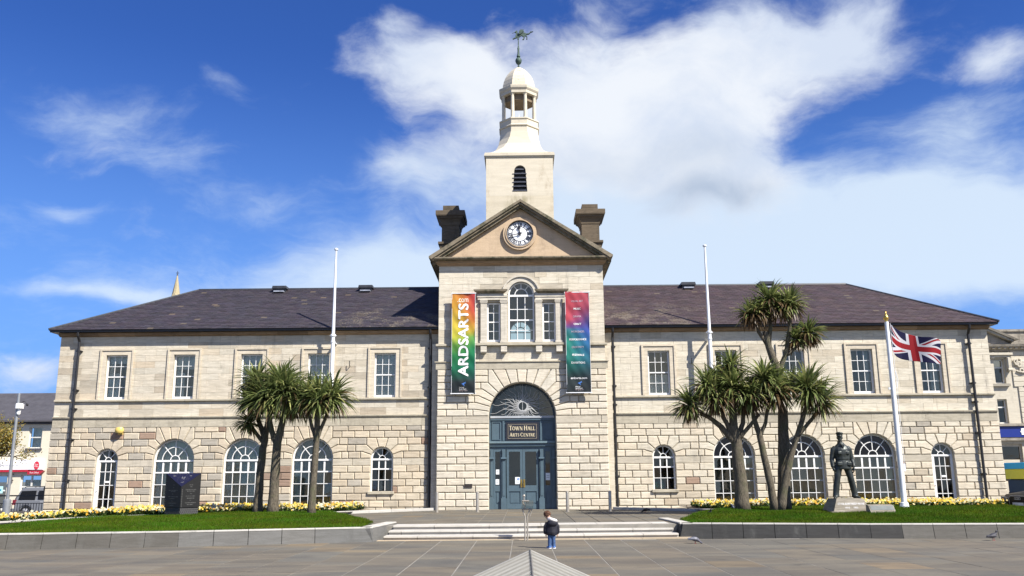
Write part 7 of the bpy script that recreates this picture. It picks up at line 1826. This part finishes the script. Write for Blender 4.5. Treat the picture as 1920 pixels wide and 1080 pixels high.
for d in ((1, -.1, .55), (.9, .3, 1.0), (.5, -.4, 1.3), (-.6, .2, 1.1), (1.0, .1, .32), (-.9, -.2, .8), (0, .6, 1.2), (.75, -.2, .8)): grow((-27.6, 45, 2.1+random.uniform(0, .5)), d, 1.45, .075, 1)
tw.build('trunk', BARK, tr, (-27.7, 45, 0), smooth=True); lf.build('crown', LEAF, tr, (-27.7, 45, 4), kind='stuff')

# ================================================================== RIGHT: BANK, TRUCK, CAR
BK = thing('bank_building', (36, 56, 0), 'ornate pale stone bank with blue sign band at the far right', 'building')
BKST = stone('bank_stone', (.56, .515, .42), .10, .45, (.2, .18, .15), .48, .7); BKD = stone('bank_dark_stone', (.34, .31, .26), .2, .7, (.08, .07, .06), .42, .66)
W1, W2 = (29.05, 30.62, 7.22, 8.76), (29.05, 30.5, 4.72, 6.24)
m = MB(); m.ext(rect(26, 48, -.2, 9.6), 56, 56.5, [rect(*W1), rect(*W2), rect(28.0, 31.1, 1.1, 3.46), rect(32.5, 36, .6, 3.46)]); m.box(26, 26.5, 56.5, 70, -.2, 9.6)
for k in range(15): z = 4.75+k*.325; m.bbox(31.05 if z > 6.9 else 31.3, 40, 55.93, 56.01, z, z+.295, .02)
m.build('wall', BKST, BK, (36, 56, 0))
m = MB(); m.box(26, 48, 56.2, 57, 9.6, 10.68); m.box(26, 48, 56.1, 57.05, 10.56, 10.70); m.build('parapet', BKD, BK, (36, 56.5, 10))
m = MB(); moulding(m, 26, 48, 56, [(.05, 9.22), (.10, 9.25), (.10, 9.33), (.45, 9.52), (.50, 9.66), (.02, 9.72)])
for k in range(36): x = 28+k*.36; m.box(x, x+.16, 55.62, 55.95, 9.40, 9.52)
m.build('cornice', BKD, BK, (36, 56, 9.4))
m = MB(); m.ext([(28.2, 11.10), (31.1, 9.78), (31.1, 9.92), (28.2, 11.24)], 55.45, 56.2, (), (1.5, 1.5, 1.45)); m.ext([(28.2, 11.24), (31.1, 9.92), (31.45, 9.92), (28.2, 11.40)], 55.35, 56.2, (), (.55, .55, .55)); m.ext([(25.3, 9.78), (28.2, 11.10), (28.2, 11.40), (25, 9.92)], 55.40, 56.2); m.ext([(25.3, 9.7), (31.1, 9.7), (28.2, 11.15)], 55.75, 56.19); m.build('pediment', BKD, BK, (29, 56, 10))
for (x0, x1, z0, z1) in (W1, W2):
    mid = (x0+x1)/2-.05; f = MB(); f.ext(rect(x0, x1, z0, z1), 56.2, 56.3, [rect(x0+.08, mid-.2, z0+.08, z0+.98), rect(x0+.08, mid-.2, z0+1.06, z1-.08), rect(mid+.2, x1-.08, z0+.08, z0+.98), rect(mid+.2, x1-.08, z0+1.06, z1-.08)]); w = f.build('window', WINF, BK, (x0, 56.2, z0))
    for a, b_ in ((x0+.08, mid-.2), (mid+.2, x1-.08)): rect_pane(w, DARKGLASS, a, b_, z0+.08, z0+.98, 56.24); rect_pane(w, DARKGLASS, a, b_, z0+1.06, z1-.08, 56.24)
    f = MB(); f.box(mid-.19, mid+.17, 56.0, 56.22, z0, z1); f.box(x0-.15, x1+.15, 55.8, 56.05, z0-.18, z0-.02, (.6, .6, .6)); f.build('mullion', BKST, BK, (mid, 56, z0))
m = MB(); m.box(28.9, 31.05, 55.65, 56.02, 9.0, 9.14); m.box(29.0, 30.95, 55.78, 56.02, 8.86, 9.0)
for x in (29.75, 30.72): m.tube([(x, 55.80, 9.02), (x+.1, 55.72, 9.12), (x+.2, 55.8, 9.02)], .07, 8)
m.bbox(30.70, 30.95, 55.72, 56.02, 8.0, 8.86, .05); m.tube([(30.70, 55.75, 8.06), (30.95, 55.75, 8.06)], .09, 10); m.ell((29.85, 55.85, 8.86), (.16, .10, .09), 10, 8); m.build('window_hood', BKST, BK, (30, 56, 9))
m = MB(); rs = random.Random(3)
for k in range(9):
    cx, cz = 31.65+rs.uniform(-.35, .55), 8.32+rs.uniform(-.32, .36); a0 = rs.uniform(0, 6); m.tube([(cx+.16*math.cos(a0+i*.7)*(1-i*.08), 55.86, cz+.16*math.sin(a0+i*.7)*(1-i*.08)) for i in range(8)], .055, 7)
m.ell((31.75, 55.9, 8.35), (.30, .10, .34), 14, 10); m.tube([(31.3, 55.88, 7.98), (31.6, 55.84, 7.90), (32.2, 55.86, 7.98)], .06, 8); m.build('carved_emblem', BKST, BK, (31.7, 55.9, 8.3)); m = MB(); m.ell((32.05, 55.85, 7.2), (.16, .10, .12), 10, 8); m.tube([(31.7, 55.85, 7.12), (31.95, 55.85, 7.18)], .03, 6); m.build('carved_boss', BKD, BK, (32, 55.9, 7.2))
m = MB(); m.box(28.6, 44, 55.72, 56.0, 3.86, 4.52); fs = m.build('sign_band', plain('royal_blue_sign', (.012, .028, .20), .35, 0, .05), BK, (34, 55.8, 4)); m = MB(); m.box(26, 46, 55.6, 56.02, 4.54, 4.70); m.box(26, 46, 55.75, 56.02, 3.66, 3.84); m.build('string_course', BKD, BK, (34, 56, 4.6))
m = MB(); m.ext(rect(31.0, 31.46, 4.0, 4.40), 55.69, 55.715, [rect(31.14, 31.32, 4.12, 4.28)])
for x, z in ((31.0, 4.2), (31.46, 4.2), (31.23, 4.0), (31.23, 4.40)): m.ext([(x-.07, z), (x, z-.07), (x+.07, z), (x, z+.07)], 55.695, 55.72)
text(m, 'Ulster Bank', 31.62, 34.6, 4.0, 4.40, lambda a, b_: (a, 55.71, b_)); m.build('lettering', WHITEINK, fs, (31.2, 55.7, 4.2))
for x0, x1, z0 in ((28.0, 31.1, 1.1), (32.5, 36, .6)):
    hs = [rect(x0+.1, x0+(x1-x0)*.5-.12, 2.5, 3.3), rect(x0+(x1-x0)*.5+.08, x1-.1, 2.5, 3.3), rect(x0+.1, x0+(x1-x0)*.5-.12, z0+.1, 2.3), rect(x0+(x1-x0)*.5+.08, x1-.1, z0+.1, 2.3)]; f = MB(); f.ext(rect(x0, x1, z0, 3.46), 56.15, 56.3, hs); w = f.build('ground_window', BKST, BK, (x0, 56.2, z0))
    for h_ in hs: rect_pane(w, DARKGLASS, h_[0][0], h_[1][0], h_[0][1], h_[2][1], 56.22)
m = MB(); m.box(26, 48, 58.5, 58.6, 0, 9.5); m.build('interior_wall', INNER, BK, (36, 58.5, 0))

# blue truck with a yellow advertising box on its back
tk = thing('market_truck', (27.55, 45.6, .02), 'blue truck carrying a yellow and turquoise advertising box at the right edge', 'truck')
TB = (.02, .16, .42)
m = MB(); m.bbox(-2.75, 3.2, -.95, .95, 1.36, 1.86, .03, (.70, .66, .05)); m.bbox(-2.77, 3.22, -.97, .97, 1.861, 2.17, .03, (.05, .42, .70)); m.build('advertising_box', PRINT, tk, (0, 0, 0), local=True)
m = MB(); text(m, 'EX', -2.30, -1.80, 1.42, 1.62, lambda a, b_: (a, -.962, b_), (.01, .01, .03)); m.arc(-2.20, 1.72, .10, .16, 0, 2*PI, -.965, -.952, 18, (.10, .35, .50)); m.box(-2.27, -2.13, -.966, -.953, 1.66, 1.78, (.10, .35, .50)); m.box(-2.1, 1, -.982, -.972, 1.98, 2.06, (.5, .75, .8)); m.build('lettering', PRINT, tk, (0, 0, 0), local=True)
m = MB()
for i in range(22): x = -2.5+i*.255; m.box(x-.035, x+.035, -.93, -.90, .72, 1.34, TB); m.box(x-.035, x+.035, .90, .93, .72, 1.34, TB)
for z in (.72, 1.02, 1.30): m.box(-2.55, 3.1, -.94, -.905, z, z+.06, TB); m.box(-2.55, 3.1, .905, .94, z, z+.06, TB)
m.build('crate_side', PAINT, tk, (0, 0, 0), local=True); m = MB(); m.bbox(-2.72, 3.1, -.90, .90, .42, .72, .03, (.03, .04, .06)); m.box(-2.70, -2.62, -.85, .85, .72, 1.30, (.03, .05, .08)); m.box(-2.4, 3.0, -.6, .6, .72, 1.2, (.04, .08, .14)); m.build('chassis', MISC, tk, (0, 0, 0), local=True)
m = MB(); m.bbox(-2.66, -2.56, -.97, -.86, .85, 1.30, .02, (.50, .03, .03)); m.bbox(-2.66, -2.56, -.975, -.885, .78, .84, .005, (.6, .6, .6)); m.build('tail_light', MISC, tk, (0, 0, 0), local=True)
body_shell([(3.2, .40), (3.2, 1.9), (3.5, 2.0), (4.4, 1.95), (4.8, 1.3), (4.95, .9), (4.95, .40)], .95, 'cab', PAINT, tk, TB, lambda z: 1-.04*max(0, z-1))
for xx in (-1.5, 3.9):
    for s in (-1, 1): wheel(tk, xx, s*.82, .38, .38, .24, True, -1 if s > 0 else 1)

# black estate car, nose to the left
car = thing('parked_car', (20.75, 34.4, .06), 'black car with chrome-edged grille whose nose shows at the right edge', 'car', None, rad(14))
CB = (.007, .007, .008)
body_shell([(-2.40, .32), (-2.43, .50), (-2.40, .70), (-2.22, .82), (-1.2, .96), (.2, 1.0), (1.9, .98), (2.30, .92), (2.38, .55), (2.30, .28), (-2.2, .22)], .93, 'body', PAINT, car, CB, lambda z: 1-.05*max(0, z-.6))
body_shell([(-1.25, .94), (-.45, 1.34), (-.1, 1.43), (.8, 1.47), (1.6, 1.40), (2.25, .94)], .78, 'cabin', PAINT, car, CB, lambda z: 1.06-.30*max(0, z-.9))
m = MB(); 
for s in (-1, 1): m.ext([(-.95, 1.03), (-.35, 1.33), (.5, 1.38), (.5, 1.03)], s*.80-.02, s*.80+.02, (), (.015, .016, .02)); m.ext([(.6, 1.03), (.6, 1.38), (1.5, 1.33), (1.85, 1.03)], s*.80-.02, s*.80+.02, (), (.015, .016, .02))
m.build('side_window', PAINT, car, (0, 0, 0), local=True)
def nose(mb, loop, x0, x1, col):      # outline in (y, z) at the front, extruded along x
    n = len(loop); v = [(x0, p[0], p[1]) for p in loop]+[(x1, p[0], p[1]) for p in loop]; mb.add(v, [tuple(range(n)), tuple(range(2*n-1, n-1, -1))]+[(i, n+i, n+(i+1) % n, (i+1) % n) for i in range(n)], col)
m = MB(); nose(m, [(-.42, .30), (.42, .30), (.46, .70), (.38, .78), (-.38, .78), (-.46, .70)], -2.455, -2.36, (.28, .28, .29)); nose(m, [(-.38, .33), (.38, .33), (.42, .69), (.35, .75), (-.35, .75), (-.42, .69)], -2.462, -2.40, (.012, .012, .014))
for k in range(7): nose(m, [(-.38, .60+k*.02), (.38, .60+k*.02), (.38, .606+k*.02), (-.38, .606+k*.02)], -2.470, -2.44, (.03, .03, .035))
gr = m.build('grille', PAINT, car, (0, 0, 0), local=True)
m = MB()
for k in range(4):
    y = -.105+k*.07
    for i in range(16):
        a, b_ = 2*PI*i/16, 2*PI*(i+1)/16; m.add([(-2.474-.001*k, y+.045*math.cos(a), .675+.045*math.sin(a)), (-2.474-.001*k, y+.045*math.cos(b_), .675+.045*math.sin(b_)), (-2.474-.001*k, y+.034*math.cos(b_), .675+.034*math.sin(b_)), (-2.474-.001*k, y+.034*math.cos(a), .675+.034*math.sin(a))], [(0, 1, 2, 3)], (.6, .6, .6))
m.build('ring_badge', MISC, gr, (0, 0, 0), local=True)
m = MB(); nose(m, [(-.26, .42), (.26, .42), (.26, .53), (-.26, .53)], -2.475, -2.45, (.72, .72, .70)); m.build('number_plate', MISC, gr, (0, 0, 0), local=True)
for s in (-1, 1): m = MB(); nose(m, [(s*.52, .60), (s*.88, .62), (s*.88, .74), (s*.52, .70)], -2.40, -2.15, (.16, .165, .17)); m.build('headlight', MISC, car, (0, 0, 0), local=True)
m = MB()
for s in (-1, 1): m.ell((-.75, s*1.0, 1.03), (.08, .10, .07), 10, 8, CB)
m.build('wing_mirror', PAINT, car, (0, 0, 0), local=True)
for xx in (-1.50, 1.40):
    for s in (-1, 1): wheel(car, xx, s*.82, .33, .33, .22, True, -1 if s > 0 else 1)
